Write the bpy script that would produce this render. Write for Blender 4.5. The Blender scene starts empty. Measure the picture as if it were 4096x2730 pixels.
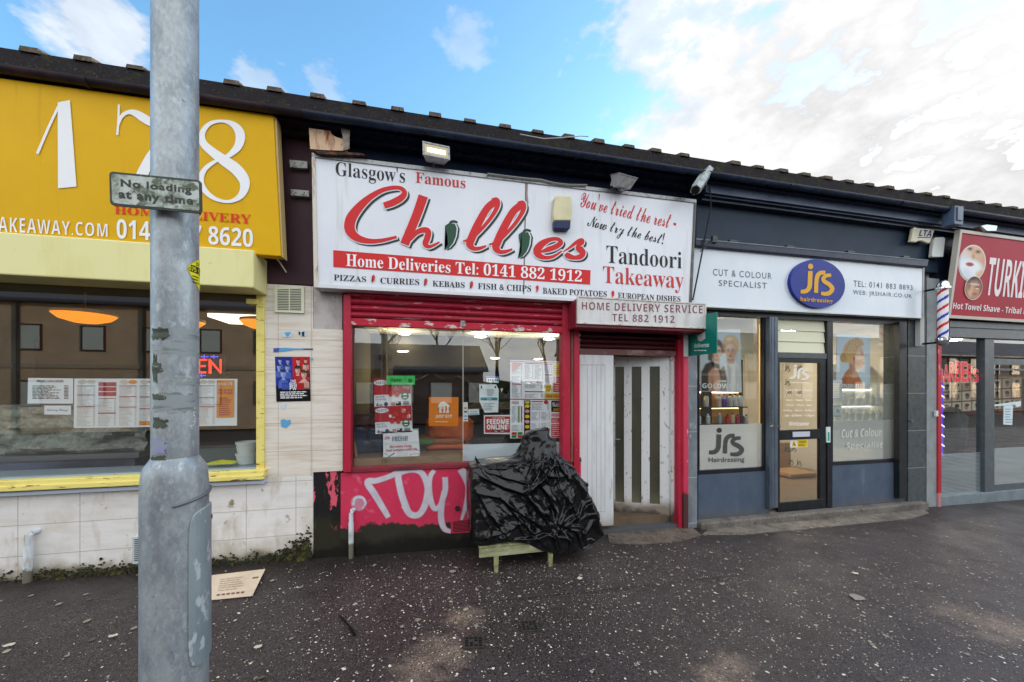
import bpy, bmesh, math, random
import numpy as np
from mathutils import Vector as V, Matrix, noise as NZ
random.seed(11)
R = math.radians
SC = bpy.context.scene
COL = SC.collection

# ------------------------------------------------------------------ camera
F, CX, HY, D, H = 850.0, 1176.5, 895.0, 4.1, 1.68
IW, IH = 2353.0, 1568.0
YAW = math.pi/2 - math.atan((4950-CX)/F)
cam = bpy.data.cameras.new('camera'); camo = bpy.data.objects.new('camera', cam); COL.objects.link(camo)
camo.location = (0, -D, H); camo.rotation_euler = (R(90), 0, -YAW)
cam.sensor_width = 36; cam.lens = 36*F/IW
cam.shift_y = (HY-IH/2)/IW
cam.clip_start = .05; cam.clip_end = 2000
SC.camera = camo

def ray(p):
    X = (p[0]-CX)/F; Z = (HY-p[1])/F
    return V((X*math.cos(YAW)+math.sin(YAW), math.cos(YAW)-X*math.sin(YAW), Z))
CAM = V((0, -D, H))
def W(p, y=0.0):
    d = ray(p); return CAM + d*((y+D)/d.y)
def G(p, z=0.0):
    d = ray(p); return CAM + d*((z-H)/d.z)

# ------------------------------------------------------------------ world, sun, exposure
SUN_AZ, SUN_EL = R(62), R(13)
world = bpy.data.worlds.new("World"); SC.world = world; world.use_nodes = True
def build_world():
    nt = world.node_tree; nt.nodes.clear(); L = nt.links.new
    def N(t, **k):
        n = nt.nodes.new(t)
        for a, b in k.items(): setattr(n, a, b)
        return n
    def math_(op, a, b=None, clamp=False):
        n = N('ShaderNodeMath', operation=op, use_clamp=clamp)
        for i, v in enumerate((a, b)):
            if v is None: continue
            if isinstance(v, (int, float)): n.inputs[i].default_value = v
            else: L(v, n.inputs[i])
        return n.outputs[0]
    sky = N('ShaderNodeTexSky', sky_type='NISHITA', sun_disc=False, sun_elevation=SUN_EL, sun_rotation=SUN_AZ,
            air_density=1.0, dust_density=.6, ozone_density=3.0)
    tc = N('ShaderNodeTexCoord'); d = tc.outputs['Generated']
    nz = N('ShaderNodeTexNoise'); nz.inputs['Scale'].default_value = 5.0; nz.inputs['Detail'].default_value = 9; nz.inputs['Roughness'].default_value = .56
    mp = N('ShaderNodeMapping'); mp.inputs['Scale'].default_value = (1, 1, 1.9); L(d, mp.inputs[0]); L(mp.outputs[0], nz.inputs['Vector'])
    nz2 = N('ShaderNodeTexNoise'); nz2.inputs['Scale'].default_value = 15; nz2.inputs['Detail'].default_value = 8; nz2.inputs['Roughness'].default_value = .6; L(mp.outputs[0], nz2.inputs['Vector'])
    nn = math_('ADD', math_('MULTIPLY', math_('SUBTRACT', nz.outputs['Fac'], .5), .75), math_('MULTIPLY', math_('SUBTRACT', nz2.outputs['Fac'], .5), .5))
    total = None
    def blob(px, rad, gain, amp=2.4):
        nonlocal total
        c = ray(px).normalized()
        vd = N('ShaderNodeVectorMath', operation='DISTANCE'); L(d, vd.inputs[0]); vd.inputs[1].default_value = c
        a = math_('SUBTRACT', 1.0, math_('DIVIDE', vd.outputs['Value'], rad))
        a = math_('ADD', a, math_('MULTIPLY', nn, amp))
        a = math_('MULTIPLY', math_('MULTIPLY', a, 2.2, True), gain)
        total = a if total is None else math_('MAXIMUM', total, a)
    blob((1850, 350), .42, 1.0, 3.4); blob((1640, 300), .22, .9, 3.0); blob((2250, 460), .22, 1.0, 2.4); blob((1980, 290), .17, 1.0, 3.0)
    blob((1560, 60), .22, .7, 4.2); blob((2200, 10), .2, .75, 4.0); blob((1800, 90), .18, .7, 4.0)
    blob((230, 62), .07, .7, 3.4); blob((610, 185), .06, .4, 4.4); blob((740, 195), .045, .3, 4.4); blob((1075, 85), .05, .3, 4.0)
    # unseen sky behind and over the photographer: bright cloud added to light the shopfronts
    sep = N('ShaderNodeSeparateXYZ'); L(d, sep.inputs[0])
    rear = math_('MULTIPLY', math_('SUBTRACT', .12, sep.outputs['Y']), 3.5, True)
    rear = math_('MULTIPLY', rear, math_('ADD', .9, math_('MULTIPLY', nn, 1.0)), True)
    m = math_('MAXIMUM', total, rear, True)
    hs = N('ShaderNodeHueSaturation'); hs.inputs['Saturation'].default_value = SKY_SAT; hs.inputs['Hue'].default_value = SKY_HUE; hs.inputs['Value'].default_value = 1.22
    L(sky.outputs[0], hs.inputs['Color'])
    bg1 = N('ShaderNodeBackground'); bg1.inputs['Strength'].default_value = SKY_STR; L(hs.outputs[0], bg1.inputs['Color'])
    bg2 = N('ShaderNodeBackground')
    cr = N('ShaderNodeMix', data_type='RGBA'); L(rear, cr.inputs['Factor'])
    cr.inputs['A'].default_value = (1.0, 1.0, 1.0, 1); cr.inputs['B'].default_value = (.965, .98, 1.0, 1)
    L(cr.outputs['Result'], bg2.inputs['Color'])
    L(math_('ADD', math_('ADD', CLOUD_FRONT, math_('MULTIPLY', nn, .5)), math_('MULTIPLY', rear, CLOUD_REAR-CLOUD_FRONT)), bg2.inputs['Strength'])
    mx = N('ShaderNodeMixShader'); L(m, mx.inputs[0]); L(bg1.outputs[0], mx.inputs[1]); L(bg2.outputs[0], mx.inputs[2])
    out = N('ShaderNodeOutputWorld'); L(mx.outputs[0], out.inputs[0])
SKY_STR, SKY_SAT, SKY_HUE = .15, 1.05, .488
CLOUD_FRONT, CLOUD_REAR = .375, .88
build_world()
sl = bpy.data.lights.new('sun', 'SUN'); sl.energy = 2.0; sl.angle = R(.5); sl.color = (1, .9, .76)
slo = bpy.data.objects.new('sun', sl); COL.objects.link(slo)
sd = V((math.sin(SUN_AZ)*math.cos(SUN_EL), math.cos(SUN_AZ)*math.cos(SUN_EL), math.sin(SUN_EL)))
slo.rotation_euler = sd.to_track_quat('Z', 'Y').to_euler()
vs = SC.view_settings; vs.view_transform = 'Standard'; vs.look = 'None'; vs.gamma = 1; vs.exposure = 1.36
SC.cycles.use_denoising = True
SC.cycles.max_bounces = 6; SC.cycles.diffuse_bounces = 3; SC.cycles.glossy_bounces = 3; SC.cycles.transparent_max_bounces = 12
SC.cycles.sample_clamp_indirect = 6; SC.cycles.caustics_reflective = False; SC.cycles.caustics_refractive = False

# ------------------------------------------------------------------ materials
def lin(h):
    h = h.lstrip('#'); o = []
    for i in (0, 2, 4):
        c = int(h[i:i+2], 16)/255; o.append(c/12.92 if c < .04045 else ((c+.055)/1.055)**2.4)
    return (*o, 1)
def mat(name, col, rough=.6, metal=0, layers=(), bump=None, spec=.5, emit=0, rvar=0, coat=0):
    """Principled material; layers repaint parts of it: ('noise',scale,lo,hi,colour) ('low',z,amp,scale,colour)
    ('vor',scale,thr,colour) ('brick',w,h,mortar,colour,x0,z0)"""
    m = bpy.data.materials.new(name); m.use_nodes = True; nt = m.node_tree; L = nt.links.new
    b = nt.nodes['Principled BSDF']
    def N(t, **k):
        n = nt.nodes.new(t)
        for a, v in k.items(): setattr(n, a, v)
        return n
    b.inputs['Roughness'].default_value = rough; b.inputs['Metallic'].default_value = metal
    b.inputs['Specular IOR Level'].default_value = spec; b.inputs['Coat Weight'].default_value = coat
    geo = N('ShaderNodeNewGeometry'); pos = geo.outputs['Position']
    def noise(scale, detail=6, rg=.6):
        n = N('ShaderNodeTexNoise'); n.inputs['Detail'].default_value = detail; n.inputs['Roughness'].default_value = rg
        if isinstance(scale, tuple):
            mp = N('ShaderNodeMapping'); mp.inputs['Scale'].default_value = scale; L(pos, mp.inputs[0]); L(mp.outputs[0], n.inputs['Vector']); n.inputs['Scale'].default_value = 1
        else:
            L(pos, n.inputs['Vector']); n.inputs['Scale'].default_value = scale
        return n.outputs['Fac']
    def ramp(v, lo, hi):
        r = N('ShaderNodeMapRange'); r.inputs['From Min'].default_value = lo; r.inputs['From Max'].default_value = hi; L(v, r.inputs['Value']); return r.outputs[0]
    cur = None
    base = lin(col) if isinstance(col, str) else (*col, 1)
    b.inputs['Base Color'].default_value = base
    for ly in layers:
        k = ly[0]; c = ly[-1] if k != 'brick' else ly[4]
        if k == 'noise': fac = ramp(noise(ly[1]), ly[2], ly[3])
        elif k == 'low':
            s = N('ShaderNodeSeparateXYZ'); L(pos, s.inputs[0])
            a = N('ShaderNodeMath', operation='MULTIPLY_ADD'); L(noise(ly[3]), a.inputs[0]); a.inputs[1].default_value = ly[2]; L(s.outputs['Z'], a.inputs[2])
            z = ly[1]+ly[2]*.5; w_ = ly[4] if len(ly) > 5 else .012; fac = ramp(a.outputs[0], z+w_, z-w_)
        elif k == 'vor':
            v = N('ShaderNodeTexVoronoi'); v.inputs['Scale'].default_value = ly[1]; L(pos, v.inputs['Vector']); fac = ramp(v.outputs['Distance'], ly[2]+.03, ly[2])
        elif k == 'cell':
            v = N('ShaderNodeTexVoronoi'); v.inputs['Scale'].default_value = ly[1]
            mp = N('ShaderNodeMapping'); mp.inputs['Scale'].default_value = ly[5] if len(ly) > 6 else (1, 1, 1); L(pos, mp.inputs[0]); L(mp.outputs[0], v.inputs['Vector'])
            s = N('ShaderNodeSeparateColor'); L(v.outputs['Color'], s.inputs[0]); fac0 = ramp(s.outputs[0], ly[2], ly[3])
            mm = N('ShaderNodeMath', operation='MULTIPLY'); L(fac0, mm.inputs[0]); mm.inputs[1].default_value = ly[4]; fac = mm.outputs[0]
        elif k == 'brick':
            t = N('ShaderNodeTexBrick'); t.offset = ly[7] if len(ly) > 7 else 0; mp = N('ShaderNodeMapping')
            mp.inputs['Location'].default_value = (-ly[5], ly[6], 0); mp.inputs['Rotation'].default_value = (R(-90), 0, 0)
            L(pos, mp.inputs[0]); L(mp.outputs[0], t.inputs['Vector'])
            t.inputs['Scale'].default_value = 1; t.inputs['Brick Width'].default_value = ly[1]; t.inputs['Row Height'].default_value = ly[2]
            t.inputs['Mortar Size'].default_value = ly[3]; t.inputs['Mortar Smooth'].default_value = .1
            fac = t.outputs['Fac']
        mx = N('ShaderNodeMix', data_type='RGBA'); L(fac, mx.inputs['Factor'])
        if cur is None: mx.inputs['A'].default_value = base
        else: L(cur, mx.inputs['A'])
        mx.inputs['B'].default_value = lin(c) if isinstance(c, str) else (*c, 1)
        cur = mx.outputs['Result']
    if cur is not None: L(cur, b.inputs['Base Color'])
    if rvar:
        L(ramp(noise(14), .3, .7), (a := N('ShaderNodeMath', operation='MULTIPLY_ADD')).inputs[0]); a.inputs[1].default_value = rvar; a.inputs[2].default_value = rough-rvar/2
        L(a.outputs[0], b.inputs['Roughness'])
    if bump:
        bn = N('ShaderNodeBump'); bn.inputs['Strength'].default_value = bump[1]; bn.inputs['Distance'].default_value = bump[2] if len(bump) > 2 else .01
        L(noise(bump[0]), bn.inputs['Height']); L(bn.outputs[0], b.inputs['Normal'])
    if emit:
        b.inputs['Emission Color'].default_value = base; b.inputs['Emission Strength'].default_value = emit
    return m
_hx = {}
def hx(h, rough=.5, emit=0):
    k = (h, rough, emit)
    if k not in _hx: _hx[k] = mat('print_'+h[1:], h, rough, emit=emit, spec=.2)
    return _hx[k]
def glass(name, tint=(.93, .95, .93), refl=.15, frost=0, frostcol=(.8, .85, .86)):
    m = bpy.data.materials.new(name); m.use_nodes = True; nt = m.node_tree; nt.nodes.clear(); L = nt.links.new
    o = nt.nodes.new('ShaderNodeOutputMaterial'); t = nt.nodes.new('ShaderNodeBsdfTransparent'); t.inputs[0].default_value = (*tint, 1)
    g = nt.nodes.new('ShaderNodeBsdfGlossy'); g.inputs['Roughness'].default_value = .0; g.inputs['Color'].default_value = (1, 1, 1, 1)
    lw = nt.nodes.new('ShaderNodeLayerWeight'); lw.inputs[0].default_value = .5
    pw = nt.nodes.new('ShaderNodeMath'); pw.operation = 'POWER'; L(lw.outputs['Facing'], pw.inputs[0]); pw.inputs[1].default_value = 4.0
    f = nt.nodes.new('ShaderNodeMath'); f.operation = 'MULTIPLY_ADD'; f.inputs[1].default_value = 1-refl; f.inputs[2].default_value = refl; L(pw.outputs[0], f.inputs[0])
    mx = nt.nodes.new('ShaderNodeMixShader'); L(f.outputs[0], mx.inputs[0]); src = t.outputs[0]
    if frost:
        d = nt.nodes.new('ShaderNodeBsdfDiffuse'); d.inputs[0].default_value = (*frostcol, 1)
        tl = nt.nodes.new('ShaderNodeBsdfTranslucent'); tl.inputs[0].default_value = (*frostcol, 1)
        m2 = nt.nodes.new('ShaderNodeMixShader'); m2.inputs[0].default_value = .22; L(d.outputs[0], m2.inputs[1]); L(tl.outputs[0], m2.inputs[2])
        m1 = nt.nodes.new('ShaderNodeMixShader'); m1.inputs[0].default_value = frost; L(t.outputs[0], m1.inputs[1]); L(m2.outputs[0], m1.inputs[2]); src = m1.outputs[0]
    L(src, mx.inputs[1]); L(g.outputs[0], mx.inputs[2]); L(mx.outputs[0], o.inputs[0])
    return m

# ------------------------------------------------------------------ mesh helpers
def crop(x0, y0, x1, y1, w):
    k = (x1-x0)/w/1.74077
    return lambda x, y: (x0/1.74077+x*k, y0/1.74077+y*k)
c1 = crop(0, 100, 1150, 1100, 1803); c2 = crop(0, 1050, 1150, 2050, 1803); c3 = crop(0, 1750, 1150, 2730, 1840)
c4 = crop(1050, 400, 2050, 1250, 1845); c5 = crop(1950, 550, 2900, 1350, 1862); c6 = crop(1050, 1100, 1750, 1700, 1829)
c7 = crop(1350, 1250, 2350, 1950, 2240); c8 = crop(1200, 1800, 2500, 2350, 2353)
e1 = crop(2200, 1150, 2950, 2150, 1176); e2 = crop(2750, 1200, 3250, 2100, 871); e3 = crop(3050, 1200, 3750, 2050, 1291)
e4 = crop(3550, 850, 4096, 1500, 1317); e5 = crop(3600, 1250, 4096, 2100, 915); e6 = crop(2600, 600, 3900, 1300, 2353)
dd = lambda x, y: (x, y)

class PM:
    """a real plane in the street (through p0, facing n); at() takes measured positions to points of that plane"""
    def __init__(s, p0, n, cf=dd): s.p0 = V(p0); s.n = V(n).normalized(); s.cf = cf
    def at(s, x, y):
        d = ray(s.cf(x, y)); return CAM + d*((s.p0-CAM).dot(s.n)/d.dot(s.n))
    def on(s, cf): return PM(s.p0, s.n, cf)
def FP(y, cf=dd): return PM((0, y, 0), (0, -1, 0), cf)
class Q:
    """a rectangle in space; local s to the right, t down, both in the given units"""
    def __init__(q, tl, tr, br, bl, su=1., tu=1.):
        q.c = [V(tl), V(tr), V(br), V(bl)]; q.su = su; q.tu = tu
        q.n = (q.c[3]-q.c[0]).cross(q.c[1]-q.c[0]).normalized()
    def at(q, s, t):
        s /= q.su; t /= q.tu
        return q.c[0].lerp(q.c[1], s).lerp(q.c[3].lerp(q.c[2], s), t)
def QP(pl, cf, tl, tr, br, bl, su=1., tu=1.):
    p = pl.on(cf); return Q(p.at(*tl), p.at(*tr), p.at(*br), p.at(*bl), su, tu)

_tx = {}
def sty(s, k):
    if not k: return s
    u, l, dg = {'sb': (0x1D400, 0x1D41A, 0x1D7CE), 'sc': (0x1D4D0, 0x1D4EA, None), 'b': (0x1D5D4, 0x1D5EE, 0x1D7EC)}[k]
    r = ''
    for c in s:
        if 'A' <= c <= 'Z': r += chr(u+ord(c)-65)
        elif 'a' <= c <= 'z': r += chr(l+ord(c)-97)
        elif c.isdigit() and dg: r += chr(dg+ord(c)-48)
        else: r += c
    return r
def glyphs(body, k='', bold=0., sp=1.):
    """outline mesh of a line of writing in Blender's own built-in lettering (sb serif bold, sc script, b sans bold, i at the end: slanted)"""
    key = (body, k, bold, sp)
    if key not in _tx:
        sl_ = .2 if k.endswith('i') else 0; k0 = k[:-1] if sl_ else k
        c = bpy.data.curves.new('lettering_curve', 'FONT'); c.body = sty(body, k0); c.size = 1; c.offset = bold; c.space_character = sp; c.resolution_u = 3
        o = bpy.data.objects.new('lettering_curve', c); me = bpy.data.meshes.new_from_object(o)
        vs_ = [V((v.co.x+sl_*v.co.y, v.co.y, 0)) for v in me.vertices]; fs = [tuple(p.vertices) for p in me.polygons]
        bpy.data.objects.remove(o); bpy.data.curves.remove(c); bpy.data.meshes.remove(me)
        xs = [v.x for v in vs_]; ys = [v.y for v in vs_]
        _tx[key] = (vs_, fs, min(xs), max(xs), min(ys), max(ys))
    return _tx[key]
def cat(pts, n=6):
    """Catmull-Rom through tuples"""
    o = []; P = [pts[0]]+list(pts)+[pts[-1]]
    for i in range(1, len(P)-2):
        a, b, c, d = P[i-1:i+3]
        for j in range(n):
            t = j/n
            o.append(tuple(.5*((2*b[k])+(-a[k]+c[k])*t+(2*a[k]-5*b[k]+4*c[k]-d[k])*t*t+(-a[k]+3*b[k]-3*c[k]+d[k])*t**3) for k in range(len(b))))
    o.append(tuple(pts[-1])); return o

class MB:
    def __init__(s): s.v = []; s.f = []; s.m = []; s.k = 0
    def face(s, pts, mi=0):
        b = len(s.v); s.v += [V(p) for p in pts]; s.f.append(tuple(range(b, b+len(pts)))); s.m.append(mi)
    def lay(s): s.k += 1; return .00006*(s.k % 40)
    def prism(s, front, back, mi=0):
        n = len(front); b = len(s.v); front = [V(p) for p in front]; back = [V(p) for p in back]
        nn = V((0, 0, 0)); o = front[0]
        for i in range(1, n-1): nn += (front[i]-o).cross(front[i+1]-o)
        if nn.dot(sum(front, V((0, 0, 0)))-sum(back, V((0, 0, 0)))) < 0: front.reverse(); back.reverse()
        s.v += front+back
        s.f.append(tuple(range(b, b+n))); s.f.append(tuple(reversed(range(b+n, b+2*n)))); s.m += [mi, mi]
        for i in range(n):
            j = (i+1) % n; s.f.append((b+j, b+i, b+n+i, b+n+j)); s.m.append(mi)
        return s
    def box(s, x0, x1, y0, y1, z0, z1, mi=0):
        return s.prism([(x0, y0, z0), (x1, y0, z0), (x1, y0, z1), (x0, y0, z1)], [(x0, y1, z0), (x1, y1, z0), (x1, y1, z1), (x0, y1, z1)], mi)
    def bx(s, x0, x1, yt, yb, yf, dep, mi=0, xr=None):
        """upright box standing behind the plane y=yf, from measured left/right/top/bottom"""
        xr = (x0+x1)/2 if xr is None else xr
        return s.box(W((x0, yt), yf).x, W((x1, yt), yf).x, yf, yf+dep, W((xr, yb), yf).z, W((xr, yt), yf).z, mi)
    def slab(s, S, pts, t, off=0., mi=0):
        p = [S.at(*q) for q in pts]; return s.prism([a+S.n*off for a in p], [a+S.n*(off-t) for a in p], mi)
    def poly(s, S, pts, off=.002, mi=0):
        e = off+s.lay(); p = [S.at(*q)+S.n*e for q in pts]
        if len(p) > 4:
            bm = bmesh.new(); vv = [bm.verts.new(q) for q in p]; bm.faces.new(vv); bmesh.ops.triangulate(bm, faces=bm.faces[:])
            bm.verts.index_update(); b = len(s.v); s.v += [v.co.copy() for v in bm.verts]
            for f in bm.faces: s.f.append(tuple(b+v.index for v in f.verts)); s.m.append(mi)
            bm.free()
        else: s.face(p, mi)
    def rect(s, S, x0, y0, x1, y1, off=.002, mi=0): s.poly(S, [(x0, y0), (x1, y0), (x1, y1), (x0, y1)], off, mi)
    def ell(s, S, cx, cy, rx, ry, off=.002, mi=0, n=28, a0=0, a1=360):
        s.poly(S, [(cx+rx*math.cos(R(a0+(a1-a0)*i/n)), cy+ry*math.sin(R(a0+(a1-a0)*i/n))) for i in range(n+(a1-a0 < 360))], off, mi)
    def text(s, S, body, q, off=.002, mi=0, k='', bold=0., sp=1.):
        """q = (x0,top0,bottom0,x1,top1,bottom1) or (x0,y0,x1,y1) or four corners tl,tr,br,bl of the ink"""
        if len(q) == 6: tl, tr, br, bl = (q[0], q[1]), (q[3], q[4]), (q[3], q[5]), (q[0], q[2])
        elif isinstance(q[0], tuple): tl, tr, br, bl = q
        else: tl, tr, br, bl = (q[0], q[1]), (q[2], q[1]), (q[2], q[3]), (q[0], q[3])
        vv, ff, x0, x1, y0, y1 = glyphs(body, k, bold, sp); b = len(s.v); e = off+s.lay()
        for v in vv:
            u = (v.x-x0)/(x1-x0); t = (y1-v.y)/(y1-y0)
            x = (tl[0]*(1-u)+tr[0]*u)*(1-t)+(bl[0]*(1-u)+br[0]*u)*t
            y = (tl[1]*(1-u)+tr[1]*u)*(1-t)+(bl[1]*(1-u)+br[1]*u)*t
            s.v.append(S.at(x, y)+S.n*e)
        for f in ff: s.f.append(tuple(b+i for i in f)); s.m.append(mi)
    def ribbon(s, S, pts, off=.002, mi=0, n=6, grow=0., dx=0., dy=0., cap=True, smooth=True):
        P = cat(pts, n) if smooth else pts; e = off+s.lay(); Lf = []; Rt = []
        for i, (x, y, w) in enumerate(P):
            a = P[max(i-1, 0)]; c = P[min(i+1, len(P)-1)]; tx, ty = c[0]-a[0], c[1]-a[1]; l = math.hypot(tx, ty) or 1
            nx, ny = -ty/l, tx/l; h = w/2+grow
            ex = (tx/l*grow*(-1 if i == 0 else 1 if i == len(P)-1 else 0)); ey = (ty/l*grow*(-1 if i == 0 else 1 if i == len(P)-1 else 0))
            Lf.append((x+nx*h+dx+ex, y+ny*h+dy+ey)); Rt.append((x-nx*h+dx+ex, y-ny*h+dy+ey))
        b = len(s.v); m = len(P)
        for j, (l, r) in enumerate(zip(Lf, Rt)):
            ee = e+.0000025*j
            s.v += [S.at(*l)+S.n*ee, S.at(*r)+S.n*ee]
        for i in range(m-1): s.f.append((b+2*i, b+2*i+1, b+2*i+3, b+2*i+2)); s.m.append(mi)
    def dashes(s, S, x0, y0, x1, y1, rows, off=.002, mi=0, fill=.45, price=True, rnd=random):
        h = (y1-y0)/rows; w = x1-x0
        for i in range(rows):
            y = y0+h*(i+.5-fill/2); x = x0; end = x0+w*(rnd.uniform(.45, .8) if price else rnd.uniform(.7, 1))
            while x < end:
                l = min(w*rnd.uniform(.06, .2), end-x)
                s.rect(S, x, y, x+l, y+h*fill, off, mi); x += l+w*.025
            if price: s.rect(S, x1-w*.12, y, x1, y+h*fill, off, mi)
    def tube(s, path, r, mi=0, n=8, caps=True, closed=False):
        rs = r if isinstance(r, (list, tuple)) else [r]*len(path); P = [V(p) for p in path]; b = len(s.v)
        for i, p in enumerate(P):
            t = (P[min(i+1, len(P)-1)]-P[max(i-1, 0)]).normalized()
            a = t.cross(V((0, 0, 1)) if abs(t.z) < .9 else V((1, 0, 0))).normalized(); c = t.cross(a)
            for j in range(n): s.v.append(p+(a*math.cos(2*math.pi*j/n)+c*math.sin(2*math.pi*j/n))*rs[i])
        for i in range(len(P)-1):
            for j in range(n):
                k = (j+1) % n; s.f.append((b+i*n+j, b+i*n+k, b+(i+1)*n+k, b+(i+1)*n+j)); s.m.append(mi)
        if caps:
            s.f.append(tuple(b+j for j in reversed(range(n)))); s.f.append(tuple(b+(len(P)-1)*n+j for j in range(n))); s.m += [mi, mi]
        return s
    def lathe(s, c, prof, mi=0, n=24, a0=0., a1=360., caps=True):
        c = V(c); b = len(s.v); full = a1-a0 >= 360; m = n if full else n+1
        for r, z in prof:
            for j in range(m):
                a = R(a0+(a1-a0)*j/n); s.v.append(c+V((r*math.cos(a), r*math.sin(a), z)))
        for i in range(len(prof)-1):
            for j in range(n):
                k = (j+1) % m; s.f.append((b+i*m+j, b+i*m+k, b+(i+1)*m+k, b+(i+1)*m+j)); s.m.append(mi)
        if full and caps:
            if prof[0][0] > .0005: s.f.append(tuple(b+j for j in reversed(range(m)))); s.m.append(mi)
            if prof[-1][0] > .0005: s.f.append(tuple(b+(len(prof)-1)*m+j for j in range(m))); s.m.append(mi)
        return s
    def profile(s, x0, x1, prof, mi=0):
        """extrude a (y,z) outline along x"""
        return s.prism([(x0, y, z) for y, z in prof], [(x1, y, z) for y, z in prof], mi)
    def build(s, name, mats, parent=None, bevel=0, smooth=False, fix=True):
        if not isinstance(mats, (list, tuple)): mats = [mats]
        me = bpy.data.meshes.new(name); off = V((0, 0, 0))
        if parent is None:
            xs = [v.x for v in s.v]; ys = [v.y for v in s.v]; zs = [v.z for v in s.v]
            off = V(((min(xs)+max(xs))/2, (min(ys)+max(ys))/2, min(zs)))
        else:
            p = parent
            while p: off += p.location; p = p.parent
        me.from_pydata([v-off for v in s.v], [], s.f); me.polygons.foreach_set('material_index', s.m)
        for m in mats: me.materials.append(m)
        if smooth: me.polygons.foreach_set('use_smooth', [True]*len(me.polygons))
        o = bpy.data.objects.new(name, me); COL.objects.link(o)
        if fix and (bevel or smooth):
            bm = bmesh.new(); bm.from_mesh(me); bmesh.ops.recalc_face_normals(bm, faces=bm.faces[:]); bm.to_mesh(me); bm.free()
        if parent is not None: o.parent = parent
        else: o.location = off
        if bevel:
            b = o.modifiers.new('edge', 'BEVEL'); b.width = bevel; b.segments = 2; b.limit_method = 'ANGLE'; b.harden_normals = False
        if smooth == 'auto':
            o.data.set_sharp_from_angle(angle=R(40))
        return o
def lines(S, items, m, parent, name='lettering', off=.003):
    for it in items:
        b = MB(); b.text(it[2] if len(it) > 2 and it[2] else S, it[0], it[1], off, 0, *(it[3] if len(it) > 3 else ())); b.build(name, m, parent)
# printed photographs: a soft painted picture held as colours on a fine grid
class Pic:
    def __init__(s, w, h, col, res=1.0):
        s.res = res; s.W, s.H = int(w*res)+1, int(h*res)+1; s.a = np.ones((s.H, s.W, 3))*np.array(lin(col)[:3]); s.yy, s.xx = np.mgrid[0:s.H, 0:s.W]/res
    def mix(s, m, col): s.a = s.a*(1-m[..., None])+m[..., None]*np.array(lin(col)[:3])
    def blur(s, m, r):
        r = int(r*s.res)
        if r < 1: return m
        k = np.ones(2*r+1)/(2*r+1)
        for _ in range(2):
            m = np.apply_along_axis(lambda v: np.convolve(np.pad(v, r, 'edge'), k, 'valid'), 0, m); m = np.apply_along_axis(lambda v: np.convolve(np.pad(v, r, 'edge'), k, 'valid'), 1, m)
        return m
    def ell(s, cx, cy, rx, ry, col, soft=.15, al=1., rot=0.):
        c, n = math.cos(R(rot)), math.sin(R(rot)); x, y = s.xx-cx, s.yy-cy; u, v = (x*c+y*n)/rx, (-x*n+y*c)/ry
        s.mix(np.clip((1-np.sqrt(u*u+v*v))/soft+.5, 0, 1)*al, col)
    def poly(s, pts, col, soft=1., al=1.):
        ins = np.zeros((s.H, s.W), bool); n = len(pts)
        for i in range(n):
            (x0, y0), (x1, y1) = pts[i], pts[(i+1) % n]
            if y0 == y1: continue
            ins ^= ((s.yy >= min(y0, y1)) & (s.yy < max(y0, y1)) & (s.xx < x0+(s.yy-y0)*(x1-x0)/(y1-y0)))
        s.mix(s.blur(ins.astype(float), soft)*al, col)
    def face(s, x, y, k, skin, dark, lip='#a8564e', brow='#4a362c', t=1):
        s.poly([(x-6*k, y+8*k), (x+6*k, y+8*k), (x+8*k, y+30*k), (x-8*k, y+30*k)], skin, 1); s.ell(x, y+19*k, 8*k, 6*k, dark, .9, .55)
        s.ell(x, y, 13*k, 18*k, skin, .10); s.ell(x+8*t*k, y+3*k, 7*k, 15*k, dark, 1.2, .42); s.ell(x-3*t*k, y-8*k, 8*k, 7*k, '#f4ddca', 1.5, .35)
        for d in (-5.2, 5.2):
            s.ell(x+(d-1*t)*k, y-2*k, 4.4*k, 3*k, dark, 1.2, .5); s.ell(x+(d-1*t)*k, y-1.6*k, 2.7*k, 1.1*k, '#e9e2dc', .6); s.ell(x+(d-1*t)*k, y-1.6*k, 1.25*k, 1.25*k, '#2b2320', .6); s.ell(x+(d-1*t)*k, y-5.6*k, 3.9*k, .8*k, brow, .8, .85)
        s.ell(x+1.2*t*k, y+3.5*k, 1.8*k, 4.5*k, dark, 1.2, .45); s.ell(x-.6*t*k, y+6.4*k, 2.6*k, 1.0*k, dark, .9, .7); s.ell(x-.8*t*k, y+11*k, 4.2*k, 1.7*k, lip, .6, .9); s.ell(x-.8*t*k, y+10.9*k, 4*k, .35*k, '#5a2a28', .8, .8); s.ell(x-.5*t*k, y+14.2*k, 3*k, 1*k, dark, 1.2, .4)
def printmat():
    m = bpy.data.materials.get('printed_photograph')
    if m: return m
    m = bpy.data.materials.new('printed_photograph'); m.use_nodes = True; b = m.node_tree.nodes['Principled BSDF']; b.inputs['Roughness'].default_value = .35; b.inputs['Specular IOR Level'].default_value = .2
    a = m.node_tree.nodes.new('ShaderNodeAttribute'); a.attribute_name = 'print'; m.node_tree.links.new(a.outputs['Color'], b.inputs['Base Color']); return m
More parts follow.
